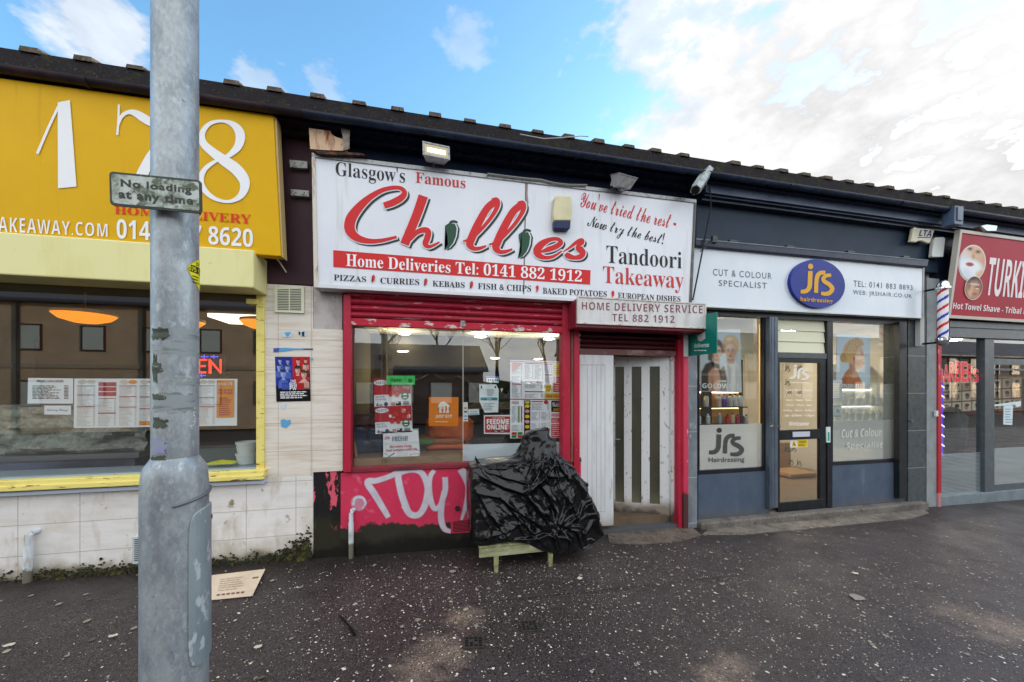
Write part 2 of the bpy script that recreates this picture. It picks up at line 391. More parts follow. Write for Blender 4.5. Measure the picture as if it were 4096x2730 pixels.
def put_print(pic, S, parent, name='print', off=.0022, mask=None):
    b = MB(); W_, H_ = pic.W, pic.H; idx = {}; cols = []
    for j in range(H_):
        for i in range(W_):
            if mask is None or mask(i/pic.res, j/pic.res):
                idx[i, j] = len(b.v); b.v.append(S.at(i/pic.res, j/pic.res)+S.n*off); cols += [*pic.a[j, i], 1.]
    for j in range(H_-1):
        for i in range(W_-1):
            q = [(i, j), (i+1, j), (i+1, j+1), (i, j+1)]
            if all(k in idx for k in q): b.f.append(tuple(idx[k] for k in q)); b.m.append(0)
    o = b.build(name, printmat(), parent); at_ = o.data.color_attributes.new('print', 'FLOAT_COLOR', 'POINT'); at_.data.foreach_set('color', cols); return o
def tag(o, label=None, cat_=None, group=None, kind=None):
    if label: o['label'] = label
    if cat_: o['category'] = cat_
    if group: o['group'] = group
    if kind: o['kind'] = kind
    return o
def thing(name, loc, label, cat_, group=None):
    o = bpy.data.objects.new(name, None); COL.objects.link(o); o.location = V(loc); o.empty_display_size = .1
    return tag(o, label, cat_, group)
def dup(o, loc, label, group=None):
    r = o.copy(); COL.objects.link(r); r.location = loc; r['label'] = label
    if group: r['group'] = group
    for ch in list(o.children):
        c = ch.copy(); COL.objects.link(c); c.parent = r
        for g in ch.children:
            d = g.copy(); COL.objects.link(d); d.parent = c
    return r

# ------------------------------------------------------------------ shared materials
M = dict(
    stone=mat('cream_stone_panels', '#e2e0dd', .7, layers=[('noise', (3, 3, 14), .42, .75, '#d3cdc4'), ('noise', 1.6, .5, .75, '#e6e4e1'), ('noise', (5, 5, 1.6), .56, .7, '#c2b8a9'), ('noise', 2.3, .54, .7, '#cfc7ba'), ('noise', 9, .63, .69, '#aa9f8f'), ('noise', (40, 40, 5), .68, .73, '#94897a'),
        ('brick', .44, .27, .0026, '#a3988b', -3.62+.12, .05), ('noise', 60, .66, .75, '#a4978a'), ('low', .10, .42, 3.3, .10, '#a69a86'), ('low', .07, .34, 5, .04, '#77705c'), ('low', .02, .26, 8, '#2e2b22'), ('noise', (3, 3, 3), .68, .71, '#8b8468')], bump=(30, .15)),
    stone2=mat('cream_stone_pier', '#dfd9cf', .65, layers=[('noise', (2, 2, 26), .45, .7, '#c9baa6'), ('brick', .30, .28, .0024, '#a99c8d', -1.16, .06), ('noise', 50, .68, .78, '#a09484'),
        ('noise', (24, 24, 3), .68, .74, '#8c7f70'), ('low', .2, .4, 4, .1, '#a3967f'), ('low', .08, .3, 7, .03, '#2d2a20')], bump=(30, .12)),
    marble=mat('grey_veined_marble', '#b9b3b0', .35, layers=[('noise', (7, 7, 4), .42, .66, '#978e8c'), ('noise', (18, 18, 9), .58, .72, '#d2ccc6')]),
    slate=mat('grey_marble_cladding', '#7f868c', .3, layers=[('noise', (7, 7, 4), .4, .68, '#656c74'), ('noise', (20, 20, 6), .6, .7, '#a3aab0'), ('brick', 2.0, .58, .004, '#aab0b4', 0, .02)]),
    granite=mat('dark_grey_tiles', '#4b5357', .25, layers=[('noise', 14, .4, .7, '#39413f'), ('noise', 40, .62, .72, '#6c7675'), ('brick', 3.0, .56, .005, '#858d8f', 0, .06)]),
    brownplum=mat('plum_brown_paint', '#3b232b', .55, spec=0.25, layers=[('noise', 5, .4, .7, '#331d26'), ('noise', 70, .7, .78, '#57434a')], bump=(50, .1)),
    navy=mat('blue_black_board', '#16223c', .5, spec=0.12, layers=[('noise', 6, .4, .7, '#101a2e'), ('noise', 90, .72, .8, '#3d4757')], bump=(60, .05)),
    charcoal=mat('charcoal_board', '#2a3a4a', .5, spec=0.2, layers=[('noise', 3, .4, .7, '#24323f'), ('noise', 45, .73, .78, '#7b868c')]),
    trim=mat('black_gloss_trim', '#1a2436', .32, spec=0.3, layers=[('noise', 7, .45, .75, '#2a3850'), ('noise', 60, .68, .78, '#646c74')], rvar=.2),
    plumtrim=mat('plum_black_trim', '#241c22', .45, spec=0.2, layers=[('noise', 7, .45, .7, '#3a2a2e'), ('noise', 40, .66, .76, '#1c2622')]),
    bluetrim=mat('blue_grey_fascia_board', '#4d5d76', .4, layers=[('noise', (2, 6, 9), .42, .7, '#34425a'), ('noise', 40, .64, .76, '#7e8894')]),
    tile=mat('mossy_roof_tile', '#29272c', .9, spec=.1, layers=[('noise', 26, .44, .62, '#272322'), ('noise', 9, .56, .68, '#333622'), ('noise', 60, .6, .7, '#5a5847'), ('noise', 33, .66, .74, '#59502f')], bump=(70, .6)),
    roll=mat('roof_tile_roll', '#63574f', .9, spec=.1, layers=[('noise', 26, .44, .62, '#4b423a'), ('noise', 60, .56, .68, '#8a7c6a'), ('noise', 9, .52, .66, '#4e5232')], bump=(70, .5)),
    yellow=mat('mustard_sign_vinyl', '#d6a600', .42, spec=0.15, layers=[('noise', 2, .4, .8, '#dfb000'), ('noise', (12, 12, .8), .6, .78, '#c29402'), ('noise', 60, .74, .8, '#be9003')]),
    cream=mat('pale_yellow_paint', '#e4e0a4', .5, spec=0.2, layers=[('noise', (5, 5, 1.2), .5, .75, '#dbd08a'), ('noise', (30, 30, 2.5), .68, .76, '#a79a64'), ('noise', 12, .7, .76, '#b9ab74')]),
    yframe=mat('flaking_yellow_paint', '#e8da80', .5, spec=0.25, layers=[('noise', (3, 8, 8), .55, .7, '#dcc766'), ('noise', (7, 14, 40), .6, .66, '#7a5c3a'), ('noise', 30, .66, .72, '#efe7c4')], bump=(40, .2)),
    white=mat('white_paint', '#dcdfe0', .45, layers=[('noise', (14, 14, 3), .5, .75, '#c6c9c8'), ('noise', 40, .68, .76, '#9f9d96')]),
    signwhite=mat('white_sign_face', '#dfe3ea', .28, layers=[('noise', 1.4, .35, .75, '#d2d8e2'), ('noise', (14, 14, 1.0), .58, .8, '#c3c5c4'), ('noise', (3, 3, .6), .6, .75, '#cfd2d4'), ('noise', 40, .76, .82, '#aab0ae')]),
    salonwhite=mat('salon_sign_face', '#d9e2ea', .15, layers=[('noise', 1.2, .4, .7, '#ccd7e0'), ('noise', 26, .75, .8, '#a8b0b4')]),
    alu=mat('aluminium_trim', '#8d8f90', .4, .6, layers=[('noise', 25, .5, .7, '#5e5d5a')]),
    rusty=mat('rusty_white_trim', '#cfc9bd', .5, layers=[('noise', (20, 20, 5), .55, .68, '#9a7b58'), ('noise', 45, .66, .74, '#4c3726')]),
    red=mat('crimson_paint', '#b02840', .4, spec=0.25, layers=[('noise', (9, 9, 2), .5, .75, '#9c1830'), ('noise', 30, .68, .73, '#d99aa2'), ('noise', 70, .7, .76, '#5b1420')], bump=(40, .1), rvar=.2),
    redflake=mat('flaking_crimson_paint', '#b81f3a', .42, spec=0.25, layers=[('noise', (9, 9, 22), .56, .60, '#c9c4bf'), ('noise', 55, .67, .72, '#8e8a86')], bump=(30, .25)),
    redslat=mat('crimson_shutter_slats', '#a5233a', .33, spec=0.35, layers=[('noise', (4, 9, 30), .62, .66, '#c7aeb0'), ('noise', (2, 5, 9), .55, .75, '#8a3444'), ('noise', 5, .5, .8, '#8d1528')], rvar=.2),
    maroon=mat('dark_maroon_slats', '#4d1a20', .4, spec=0.25, layers=[('noise', (4, 9, 20), .55, .7, '#39181a'), ('noise', 50, .7, .75, '#877b74')]),
    riser=mat('peeling_pink_riser', '#cc3a58', .5, spec=0.2, layers=[('noise', 3, .4, .7, '#c93255'), ('noise', 50, .68, .74, '#8f2b3c'), ('noise', 11, .7, .72, '#33201f'), ('noise', (30, 30, 3), .7, .74, '#8d2338'), ('noise', 6, .6, .74, '#e0708c'), ('low', .22, .62, 1.9, '#34322a'), ('low', .10, .3, 5, .05, '#1d1c18')], bump=(24, .4)),
    base=mat('peeling_black_base', '#1d1b1d', .6, spec=0.2, layers=[('noise', (9, 9, 3.2), .54, .56, '#d4596d'), ('noise', 25, .66, .7, '#4f463f'), ('low', .36, .5, 3, .05, '#2c2b20'), ('noise', (14, 14, 5), .58, .72, '#3b3a2c'), ('low', .05, .2, 6, '#1c1a17')], bump=(24, .4)),
    greypanel=mat('blue_grey_riser', '#4f5c6e', .45, spec=0.3, layers=[('low', .06, .3, 4, .08, '#5b5c5c'), ('noise', (9, 9, 2), .6, .72, '#626d7c'), ('noise', 4, .4, .7, '#465264'), ('noise', 120, .6, .72, '#66738a'), ('noise', 20, .76, .78, '#c4ccd4')]),
    steelpost=mat('grey_steel_guide', '#66727f', .35, .4, layers=[('noise', (6, 6, 2), .4, .7, '#4a545f'), ('noise', 30, .66, .75, '#8f989f')]),
    blackframe=mat('black_window_frame', '#14181c', .3, layers=[('noise', 9, .5, .75, '#252b31')]),
    greyframe=mat('grey_window_frame', '#4b5358', .35, layers=[('noise', 9, .5, .75, '#5f686c')]),
    concrete=mat('worn_concrete', '#6f6a64', .8, layers=[('noise', 7, .4, .7, '#58534e'), ('noise', 40, .55, .7, '#8c877f'), ('noise', 3, .52, .7, '#4a4541'), ('noise', 11, .6, .7, '#3b3734')], bump=(50, .4)),
    galv=mat('galvanised_steel', '#a3aaac', .42, .35, layers=[('noise', (11, 11, 6), .42, .62, '#838b90'), ('cell', 120, .4, 1.1, .30, (1, 1, .5), '#b9c2ca'), ('cell', 190, .4, 1.1, .28, (1, 1, .5), '#6a7784'), ('noise', (60, 60, 30), .56, .72, '#aeb8c0'), ('noise', (30, 30, 6), .6, .72, '#9fa9b2'), ('noise', 60, .68, .74, '#5e6a74')], bump=(60, .08), rvar=.15),
    galv2=mat('galvanised_cover', '#98a5aa', .42, .3, layers=[('noise', (9, 9, 5), .4, .68, '#84929a'), ('noise', (18, 18, 9), .6, .64, '#c3ccd0')], bump=(60, .08)),
    tape=mat('old_tape_residue', '#474f42', .6, layers=[('noise', (12, 12, 60), .45, .6, '#1e2318'), ('noise', (20, 20, 90), .6, .66, '#8e9790')]),
    greyresidue=mat('grey_tape_residue', '#8c9597', .5, layers=[('noise', (12, 12, 70), .5, .6, '#6c7574'), ('noise', 40, .6, .68, '#b0b8ba')]),
    blackplastic=None, glass=glass('window_glass'), darkglass=glass('tinted_glass', (.55, .55, .5)),
    frost=glass('frosted_vinyl', frost=.84, frostcol=(.86, .89, .89)), frostfaint=glass('faint_frosted_vinyl', frost=.55, frostcol=(.82, .90, .92)),
    reeded=glass('reeded_frosted_glass', frost=.8, frostcol=(.33, .40, .42)),
    cardboard=mat('pale_cardboard', '#dac8b0', .85, layers=[('noise', 6, .4, .7, '#ccb89f')]),
    dirtyplate=mat('mossy_white_plate', '#b9c3bd', .5, layers=[('noise', 16, .42, .58, '#75836f'), ('noise', 45, .5, .62, '#4f5b46'), ('noise', 26, .58, .64, '#3f4a38'), ('noise', 8, .6, .7, '#d0d8d4')]),
    cream_plastic=mat('yellowed_plastic', '#d2cba6', .45, layers=[('noise', 9, .4, .75, '#c2ba92')]),
    whiteplastic=mat('white_plastic', '#d5dadb', .4, layers=[('noise', 9, .5, .75, '#bcc2c2')]),
    chrome=mat('chrome', '#c9cdcf', .12, 1.0), dark=mat('dark_void', '#171412', .8), black=hx('#15171a', .4), ink=hx('#22252b'), redink=hx('#c42a30'), paper=hx('#e3e9f0'), whiteink=hx('#eceef0'),
)
def asphalt():
    m = bpy.data.materials.new('damp_asphalt'); m.use_nodes = True; nt = m.node_tree; L = nt.links.new; b = nt.nodes['Principled BSDF']
    def N(t, **k):
        n = nt.nodes.new(t)
        for a, v in k.items(): setattr(n, a, v)
        return n
    pos = N('ShaderNodeNewGeometry').outputs['Position']
    def noise(sc, det=6, rg=.6):
        n = N('ShaderNodeTexNoise'); n.inputs['Scale'].default_value = sc; n.inputs['Detail'].default_value = det; n.inputs['Roughness'].default_value = rg; L(pos, n.inputs['Vector']); return n.outputs['Fac']
    def ramp(v, lo, hi, a=0., c=1.):
        r = N('ShaderNodeMapRange'); r.inputs[1].default_value = lo; r.inputs[2].default_value = hi; r.inputs[3].default_value = a; r.inputs[4].default_value = c; L(v, r.inputs[0]); return r.outputs[0]
    def mm(op, a, c):
        n = N('ShaderNodeMath', operation=op)
        for i, v in enumerate((a, c)):
            if isinstance(v, (int, float)): n.inputs[i].default_value = v
            else: L(v, n.inputs[i])
        return n.outputs[0]
    def mix(f, a, c):
        x = N('ShaderNodeMix', data_type='RGBA'); L(f, x.inputs['Factor'])
        for k, v in (('A', a), ('B', c)):
            if isinstance(v, str): x.inputs[k].default_value = lin(v)
            else: L(v, x.inputs[k])
        return x.outputs['Result']
    c = mix(ramp(noise(1.1, 4), .35, .65), '#2e2422', '#3b3231')
    sx = N('ShaderNodeSeparateXYZ'); L(pos, sx.inputs[0])
    c = mix(mm('MULTIPLY', ramp(mm('ADD', sx.outputs['X'], mm('MULTIPLY', noise(.8, 3), 4.)), 3.2, 8.), .55), c, '#564f52')  # paler to the right: the pavement's sheen painted into its colour
    c = mix(ramp(noise(130, 2), .46, .64), c, '#5a5353')
    c = mix(ramp(noise(60, 3), .52, .66), c, '#1d1818')
    c = mix(mm('MULTIPLY', ramp(noise(3.4, 4), .55, .72), .5), c, '#241e1f')
    # worn sandy patches
    tot = None
    for p, rad in (((1062, 1425), .22), ((1010, 1500), .26), ((960, 1545), .25), ((1690, 1535), .22), ((2290, 1435), .42), ((1640, 1565), .2)):
        g = G(p, -.07); d = N('ShaderNodeVectorMath', operation='DISTANCE'); L(pos, d.inputs[0]); d.inputs[1].default_value = g
        a = mm('SUBTRACT', 1., mm('DIVIDE', d.outputs['Value'], rad)); tot = a if tot is None else mm('MAXIMUM', tot, a)
    a = mm('ADD', tot, mm('MULTIPLY', mm('SUBTRACT', noise(7, 9, .72), .52), 3.0))
    a = mm('MULTIPLY', ramp(a, .1, .9), ramp(noise(90, 3), .35, .6))
    c = mix(mm('MULTIPLY', a, .75), c, '#a58f7c')
    # fine grit
    for sc, thr, keep, col in ((48, .13, .55, '#b5ab98'), (85, .17, .6, '#a39a8c'), (150, .2, .6, '#948b80'), (13, .07, .84, '#c4bba2')):
        v = N('ShaderNodeTexVoronoi'); v.inputs['Scale'].default_value = sc; wp = N('ShaderNodeVectorMath', operation='ADD')
        L(pos, wp.inputs[0]); nv = N('ShaderNodeTexNoise'); nv.inputs['Scale'].default_value = sc*1.5; L(pos, nv.inputs['Vector'])
        sv = N('ShaderNodeVectorMath', operation='SCALE'); sv.inputs['Scale'].default_value = .9/sc; L(nv.outputs['Color'], sv.inputs[0]); L(sv.outputs[0], wp.inputs[1]); L(wp.outputs[0], v.inputs['Vector'])
        s = N('ShaderNodeSeparateColor'); L(v.outputs['Color'], s.inputs[0])
        f = mm('MULTIPLY', ramp(v.outputs['Distance'], thr*1.25, thr*.8), ramp(s.outputs[0], keep, keep+.04))
        f = mm('MULTIPLY', f, ramp(noise(.9, 3), .38, .62))
        c = mix(mm('MULTIPLY', f, .85), c, col)
    near = ramp(mm('ADD', sx.outputs['Y'], mm('MULTIPLY', noise(2.6, 5), .9)), -.25, .35)  # dirt and contact shade along the wall foot, both put into the colour
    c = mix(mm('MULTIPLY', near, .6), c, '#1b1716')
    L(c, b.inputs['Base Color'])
    L(ramp(noise(2.2, 5), .35, .7, .30, .66), b.inputs['Roughness']); b.inputs['Specular IOR Level'].default_value = .35
    bn = N('ShaderNodeBump'); bn.inputs['Strength'].default_value = .55; bn.inputs['Distance'].default_value = .006; L(noise(110, 3), bn.inputs['Height']); L(bn.outputs[0], b.inputs['Normal'])
    return m
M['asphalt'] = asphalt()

# ------------------------------------------------------------------ ground
GZ = [(-60, .12), (-9, .05), (-3.6, .015), (-1.6, -.02), (-1.1, -.035), (.5, -.07), (3.2, -.08), (4.6, -.10), (7.5, -.105), (9.6, -.13), (30, -.3), (90, -.5)]
def gz(x):
    for (a, za), (b, zb) in zip(GZ, GZ[1:]):
        if x <= b: return za+(zb-za)*(x-a)/(b-a)
    return GZ[-1][1]
def gp(p, it=4):
    z = -.07
    for _ in range(it): w = G(p, z); z = gz(w.x)
    return V((w.x, w.y, z))
mb = MB()
xs = sorted(set([a for a, _ in GZ]+[-3+.4*i for i in range(32)])); ys = [-9, -6, -4.5, -3.4, -2.6, -1.9, -1.3, -.8, -.4, 0, .4]
def gzz(x, y): return gz(x)+(.012*(NZ.noise(V((x*.7, y*.7, 3)))) if -4.6 < y < -.1 and -5 < x < 12 else 0)
for i in range(len(xs)-1):
    for j in range(len(ys)-1):
        mb.face([(xs[a], ys[b_], gzz(xs[a], ys[b_])) for a, b_ in ((i, j), (i+1, j), (i+1, j+1), (i, j+1))])
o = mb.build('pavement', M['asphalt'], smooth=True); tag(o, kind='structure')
mb = MB(); mb.face([(-200, -300, -.5), (200, -300, -.5), (200, 200, -.72), (-200, 200, -.72)]); o = mb.build('ground', mat('dark_road_surface', '#3d3b3c', .8, layers=[('noise', 30, .4, .7, '#2f2d2e')])); tag(o, kind='structure')
mb = MB()
for a, b_ in zip(GZ, GZ[1:]): mb.prism([(a[0], -9.12, a[1]-.6), (b_[0], -9.12, b_[1]-.6), (b_[0], -9.12, b_[1]), (a[0], -9.12, a[1])], [(a[0], -9.0, a[1]-.6), (b_[0], -9.0, b_[1]-.6), (b_[0], -9.0, b_[1]), (a[0], -9.0, a[1])])
o = mb.build('kerb', M['concrete']); tag(o, kind='structure')

# ------------------------------------------------------------------ the row of shops: shells, roofs
XB = [-9.0, -1.14, 3.34, 7.62, 15.0]
names = [('yellow_takeaway', 'takeaway shop with pale yellow window frame and cream stone wall below', 'shop'),
         ('red_takeaway', 'takeaway shop with red roller shutters and spray painted pink riser', 'shop'),
         ('hair_salon', 'hair salon shopfront with blue grey risers and black framed glass door', 'shop'),
         ('barber_shop', 'barber shop with grey window frames and a red painted pier', 'shop')]
shops = []
for i, (n, l, c) in enumerate(names):
    x = (max(XB[i], -4)+min(XB[i+1], 10))/2; shops.append(thing(n, (x, 0, gz(x)), l, c, 'single storey shops in one terrace'))
S1, S2, S3, S4 = shops
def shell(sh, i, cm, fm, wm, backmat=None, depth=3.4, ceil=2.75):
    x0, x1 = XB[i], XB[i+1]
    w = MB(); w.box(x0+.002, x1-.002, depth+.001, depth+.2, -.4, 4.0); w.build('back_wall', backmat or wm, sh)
    for a, b in ((x0+.002, x0+.058), (x1-.058, x1-.002)):
        w = MB(); w.box(a, b, .1, depth, -.4, 4.0); w.build('side_wall', wm, sh)
    w = MB(); w.box(x0+.06, x1-.06, .12, depth-.002, ceil, ceil+.1); w.build('ceiling', cm, sh)
    w = MB(); w.box(x0+.06, x1-.06, .12, depth-.002, -.3, .06); w.build('floor', fm, sh)
def roof(sh, i, plum):
    x0, x1 = XB[i], XB[i+1]; e = .0012*(i % 2)
    # tiled roof: pantile rolls along the eaves course and up the slope behind
    m = MB(); p = .3605; org = -3.563-.045
    y0, z0 = -.30, 4.262; y1, z1 = -.275, 4.444; y2, z2 = 1.7, 5.15
    m.prism([(x0, y0, z0), (x1, y0, z0), (x1, y1, z1), (x0, y1, z1)], [(x0, y0+.1, z0-.02), (x1, y0+.1, z0-.02), (x1, y1+.12, z1-.1), (x0, y1+.12, z1-.1)])
    m.prism([(x0, y1, z1), (x1, y1, z1), (x1, y2, z2), (x0, y2, z2)], [(x0, y1, z1-.09), (x1, y1, z1-.09), (x1, y2, z2-.09), (x0, y2, z2-.09)])
    m.prism([(x0, y2, z2), (x1, y2, z2), (x1, 4.2, 4.4), (x0, 4.2, 4.4)], [(x0, y2, z2-.09), (x1, y2, z2-.09), (x1, 4.2, 4.3), (x0, 4.2, 4.3)])
    o = m.build('roof', M['tile'], sh)
    k0, k1 = math.ceil((x0-org)/p), math.floor((x1-.13-org)/p); r_ = random.Random(i)
    for k in range(k0, k1+1):
        t = MB(); a = org+k*p+r_.uniform(-.008, .008); w = .128; dz = r_.uniform(-.006, .006)
        t.prism([(a, y1-.018, z1-.012), (a+w, y1-.018, z1-.012), (a+w*.95, y1-.016, z1+.026+dz), (a+w*.05, y1-.016, z1+.026+dz)],
                [(a, y2, z2-.02), (a+w, y2, z2-.02), (a+w*.95, y2, z2+.036), (a+w*.05, y2, z2+.036)])
        t.build('tile_roll', M['roll'], o)
    # gutter, fascia, mouldings, soffit
    tm = M['plumtrim'] if plum else M['trim']
    g = MB(); pr = [(-.345, 4.268)]+[(-.30-.045*math.cos(R(a)), 4.268-.05*math.sin(R(a))) for a in range(15, 180, 15)]+[(-.255, 4.268)]
    g.profile(x0, x1, pr)
    for k in range(int((x1-x0)/1.9)+1):
        a = x0+.5+k*1.9+.3*i
        if a < x1-.1: g.profile(a, a+.03, [(y*1.0-.006*(1 if y < -.3 else -1), z-.008) for y, z in pr])
    go = g.build('gutter', tm, sh, smooth='auto')
    f = MB(); f.profile(x0, x1, [(-.235, 4.32), (-.235, 4.218+e), (-.10, 4.218+e), (-.10, 4.19), (-.07, 4.18+e), (.05, 4.18+e), (.05, 4.32)])
    f.build('cornice', tm, sh)
    if i > 1:
        b = MB(); b.box(x0, x1, -.17, -.1005, 4.115, 4.2165); b.build('fascia_board', M['bluetrim'], sh)
        f = MB(); f.profile(x0, x1, [(-.14, 4.1148), (-.14, 4.09), (-.10, 4.082), (-.10, 4.055), (.05, 4.055), (.05, 4.1795), (-.0995, 4.1795), (-.0995, 4.1148)]); f.build('moulding', tm, sh)
    return o
wallcream = mat('cream_interior_wall', '#b7a98a', .8); ceil_w = mat('white_ceiling', '#c9c2ad', .8); tan = mat('tan_wall', '#6a5847', .8, layers=[('noise', 4, .4, .7, '#594a3c')])
floor_t = mat('vinyl_floor', '#6a5a48', .5, layers=[('noise', 5, .4, .7, '#57493a')])
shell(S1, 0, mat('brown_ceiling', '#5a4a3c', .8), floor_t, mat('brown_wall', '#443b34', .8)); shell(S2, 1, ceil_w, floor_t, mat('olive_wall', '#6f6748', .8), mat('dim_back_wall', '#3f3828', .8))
shell(S3, 2, mat('salon_ceiling', '#e2dfd0', .7), mat('wood_floor', '#86705a', .4, layers=[('noise', (3, 30, 1), .4, .7, '#74604a')]), mat('salon_wall', '#dfdace', .7)); shell(S4, 3, mat('grey_ceiling', '#6d685c', .8), floor_t, mat('barber_wall', '#4e4236', .8))
for i, sh in enumerate(shops): roof(sh, i, i == 0)

# upper boards between sign and cornice, masonry, piers
P0 = FP(0.0)
def wallbox(sh, name, m, x0, x1, z0, z1, y=0., dep=.1):
    w = MB(); w.box(x0, x1, y, y+dep, z0, z1); return w.build(name, m, sh)
X = lambda px, y=0.: W((px, 900), y).x
Z = lambda px, py, y=0.: W((px, py), y).z
# yellow takeaway
xw = X(607); zw0 = Z(300, 1112); zw1 = Z(300, 640)
wallbox(S1, 'wall', M['stone'], XB[0], -1.1405, -.4, zw0, 0, .2)
wallbox(S1, 'pier', M['stone2'], xw, -1.1405, zw0+.001, Z(660, 655), 0, .2)
wallbox(S1, 'pier_board', M['brownplum'], X(612)-.3, -1.1402, Z(660, 653), 4.30, -.012, .2)
wallbox(S1, 'upper_board', M['brownplum'], XB[0], X(612)-.302, zw1-.02, 4.30, -.01, .2)
# red takeaway
wallbox(S2, 'upper_board', M['navy'], -1.138, 3.338, 2.82, 4.30, 0, .1)
w = MB(); w.bx(721, 786, 650, 757, .0, .1); w.build('pier_panel', M['marble'], S2)
w = MB(); w.box(-1.138, X(788, -.015), -.015, .1, Z(750, 1084, -.015), Z(750, 757, -.015)); w.build('pier', M['stone2'], S2)
w = MB(); w.box(-1.138, X(783, -.006), -.006, .1, -.4, Z(750, 1085, -.006)); w.build('pier_base', M['base'], S2)
w = MB(); w.slab(FP(-.012), [(783, 1088), (1335, 1064), (1335, 1400), (783, 1400)], .1); w.build('riser', M['riser'], S2)
w = MB(); w.box(X(1578, -.02), 3.338, -.02, .3, -.4, Z(1590, 640, -.02)); w.build('marble_pier', M['slate'], S2)
# salon
xs0, xs1 = 3.342, X(2083)
wallbox(S3, 'upper_board', M['charcoal'], 3.342, 7.618, Z(1600, 570)-.02, 4.30, .0, .1)
w = MB(); w.box(X(2085), X(2126), -.01, .3, -.4, Z(2105, 735)); w.build('tiled_pier', M['granite'], S3)
w = MB(); w.box(X(2126), 7.618, -.02, .3, -.4, Z(2130, 640)); w.build('pier_edge', mat('pale_grey_render', '#8f9698', .7, layers=[('noise', 6, .4, .7, '#7c8385')]), S3)
# barber
w = MB(); w.box(7.622, X(2156, -.04), -.04, .3, -.4, Z(2146, 735, -.04)); w.build('red_pier', mat('faded_red_paint', '#b11d33', .5, layers=[('noise', (6, 6, 2), .5, .7, '#a01529'), ('low', .12, .35, 6, '#b27f83'), ('noise', (9, 9, 3), .66, .7, '#c7868c')]), S4)
wallbox(S4, 'upper_board', M['trim'], 7.622, XB[4], Z(2300, 760), 4.30, .0, .1)

# ------------------------------------------------------------------ yellow takeaway: sign, blind box, window
sg = thing('shop_sign', W((300, 560), -.26), 'mustard yellow sign board with big white numerals 178 over pale yellow box', 'sign')
SP = FP(-.26)
m = MB(); m.slab(SP, [(-420, 122), c1(1715, 565), c1(1762, 1452), (-420, 512)], .10); m.build('panel', M['yellow'], sg, bevel=.008)
m = MB(); m.slab(SP, [c1(1717, 566), c1(1731, 580), c1(1773, 1456), c1(1764, 1451)], .1, -.012); m.build('edge_trim', hx('#b8a270'), sg)
T = SP.on(c1); m = MB()
m.poly(T, [(366, 490), (443, 475), (484, 1017), (368, 1028)], .006)
m.ribbon(T, [(372, 512, 16), (305, 655, 17), (238, 812, 18)], .006, smooth=False)
m.ribbon(T, [(749, 503, 14), (746, 600, 14), (739, 695, 15)], .006)
m.ribbon(T, [(746, 640, 6), (765, 580, 22), (805, 552, 26), (850, 556, 40), (900, 585, 52), (960, 618, 46), (1040, 622, 22), (1105, 600, 12)], .006)
m.ribbon(T, [(1108, 598, 12), (1040, 700, 34), (960, 815, 62), (900, 930, 72), (872, 1010, 80)], .006)
m.ribbon(T, [(1400, 842, 20), (1450, 812, 34), (1497, 760, 52), (1508, 690, 60), (1470, 632, 40), (1400, 607, 18), (1320, 622, 26), (1272, 680, 36), (1278, 745, 46), (1335, 800, 54), (1410, 855, 64), (1490, 915, 70), (1537, 990, 64), (1515, 1070, 42), (1440, 1110, 20), (1350, 1092, 24), (1282, 1035, 36), (1262, 970, 38), (1290, 905, 30), (1360, 855, 20), (1400, 842, 14)], .006, n=8)
m.build('numerals', M['whiteink'], sg)
m = MB(); m.text(T, 'HOME DELIVERY', (722, 1138, 1186, 1577, 1192, 1250), .006, 0, 'sb', 0)
m.build('red_lettering', hx('#d8321c'), sg)
m = MB(); m.text(T, 'TAKEAWAY.COM', (-58, 1201, 1296, 678, 1250, 1332), .006, 0, 'b', -.012, 1.12); m.build('white_lettering', M['whiteink'], sg); m = MB(); m.text(T, '0141 237 8620', (735, 1218, 1341, 1588, 1283, 1397), .006, 0, 'b')
m.build('white_lettering', M['whiteink'], sg)

bb = MB(); xr = X(583, -.3); bb.box(XB[0], xr, -.3, -.004, Z(583, 662, -.3), Z(583, 575, -.3))
bb.build('blind_box', M['cream'], S1, bevel=.012)
win = MB(); yf = -.02
win.bx(588, 607, 660, 1108, yf, .12)
win.bx(565, 592, 687, 699, yf-.02, .1)
win.build('window_frame', M['yframe'], S1, bevel=.006)
wsl = MB(); zs = Z(300, 1107, -.08)
wsl.box(XB[0], X(607, -.08), -.08, .1, Z(450, 1105, -.08), Z(450, 1087, -.08)); wsl.box(XB[0], X(606, -.1), -.1, -.0801, Z(450, 1110, -.1), Z(450, 1098, -.1))
so = wsl.build('window_sill', M['yframe'], S1, bevel=.008)
m = MB(); m.box(XB[0], X(607, -.06), -.06, .02, Z(450, 1119, -.06), Z(450, 1111.5, -.06)); m.build('sill_flashing', hx('#b9c4d6', .4), S1)
m = MB(); m.box(XB[0], X(590), .0, .35, Z(450, 1080)-.03, Z(450, 1080)); m.build('inner_sill', hx('#8fa3b2', .35), S1)
m = MB(); m.face([(XB[0], .03, Z(450, 1082)), (X(590), .03, Z(450, 1082)), (X(590), .03, Z(450, 655)), (XB[0], .03, Z(450, 655))]); m.build('window_pane', M['glass'], S1)

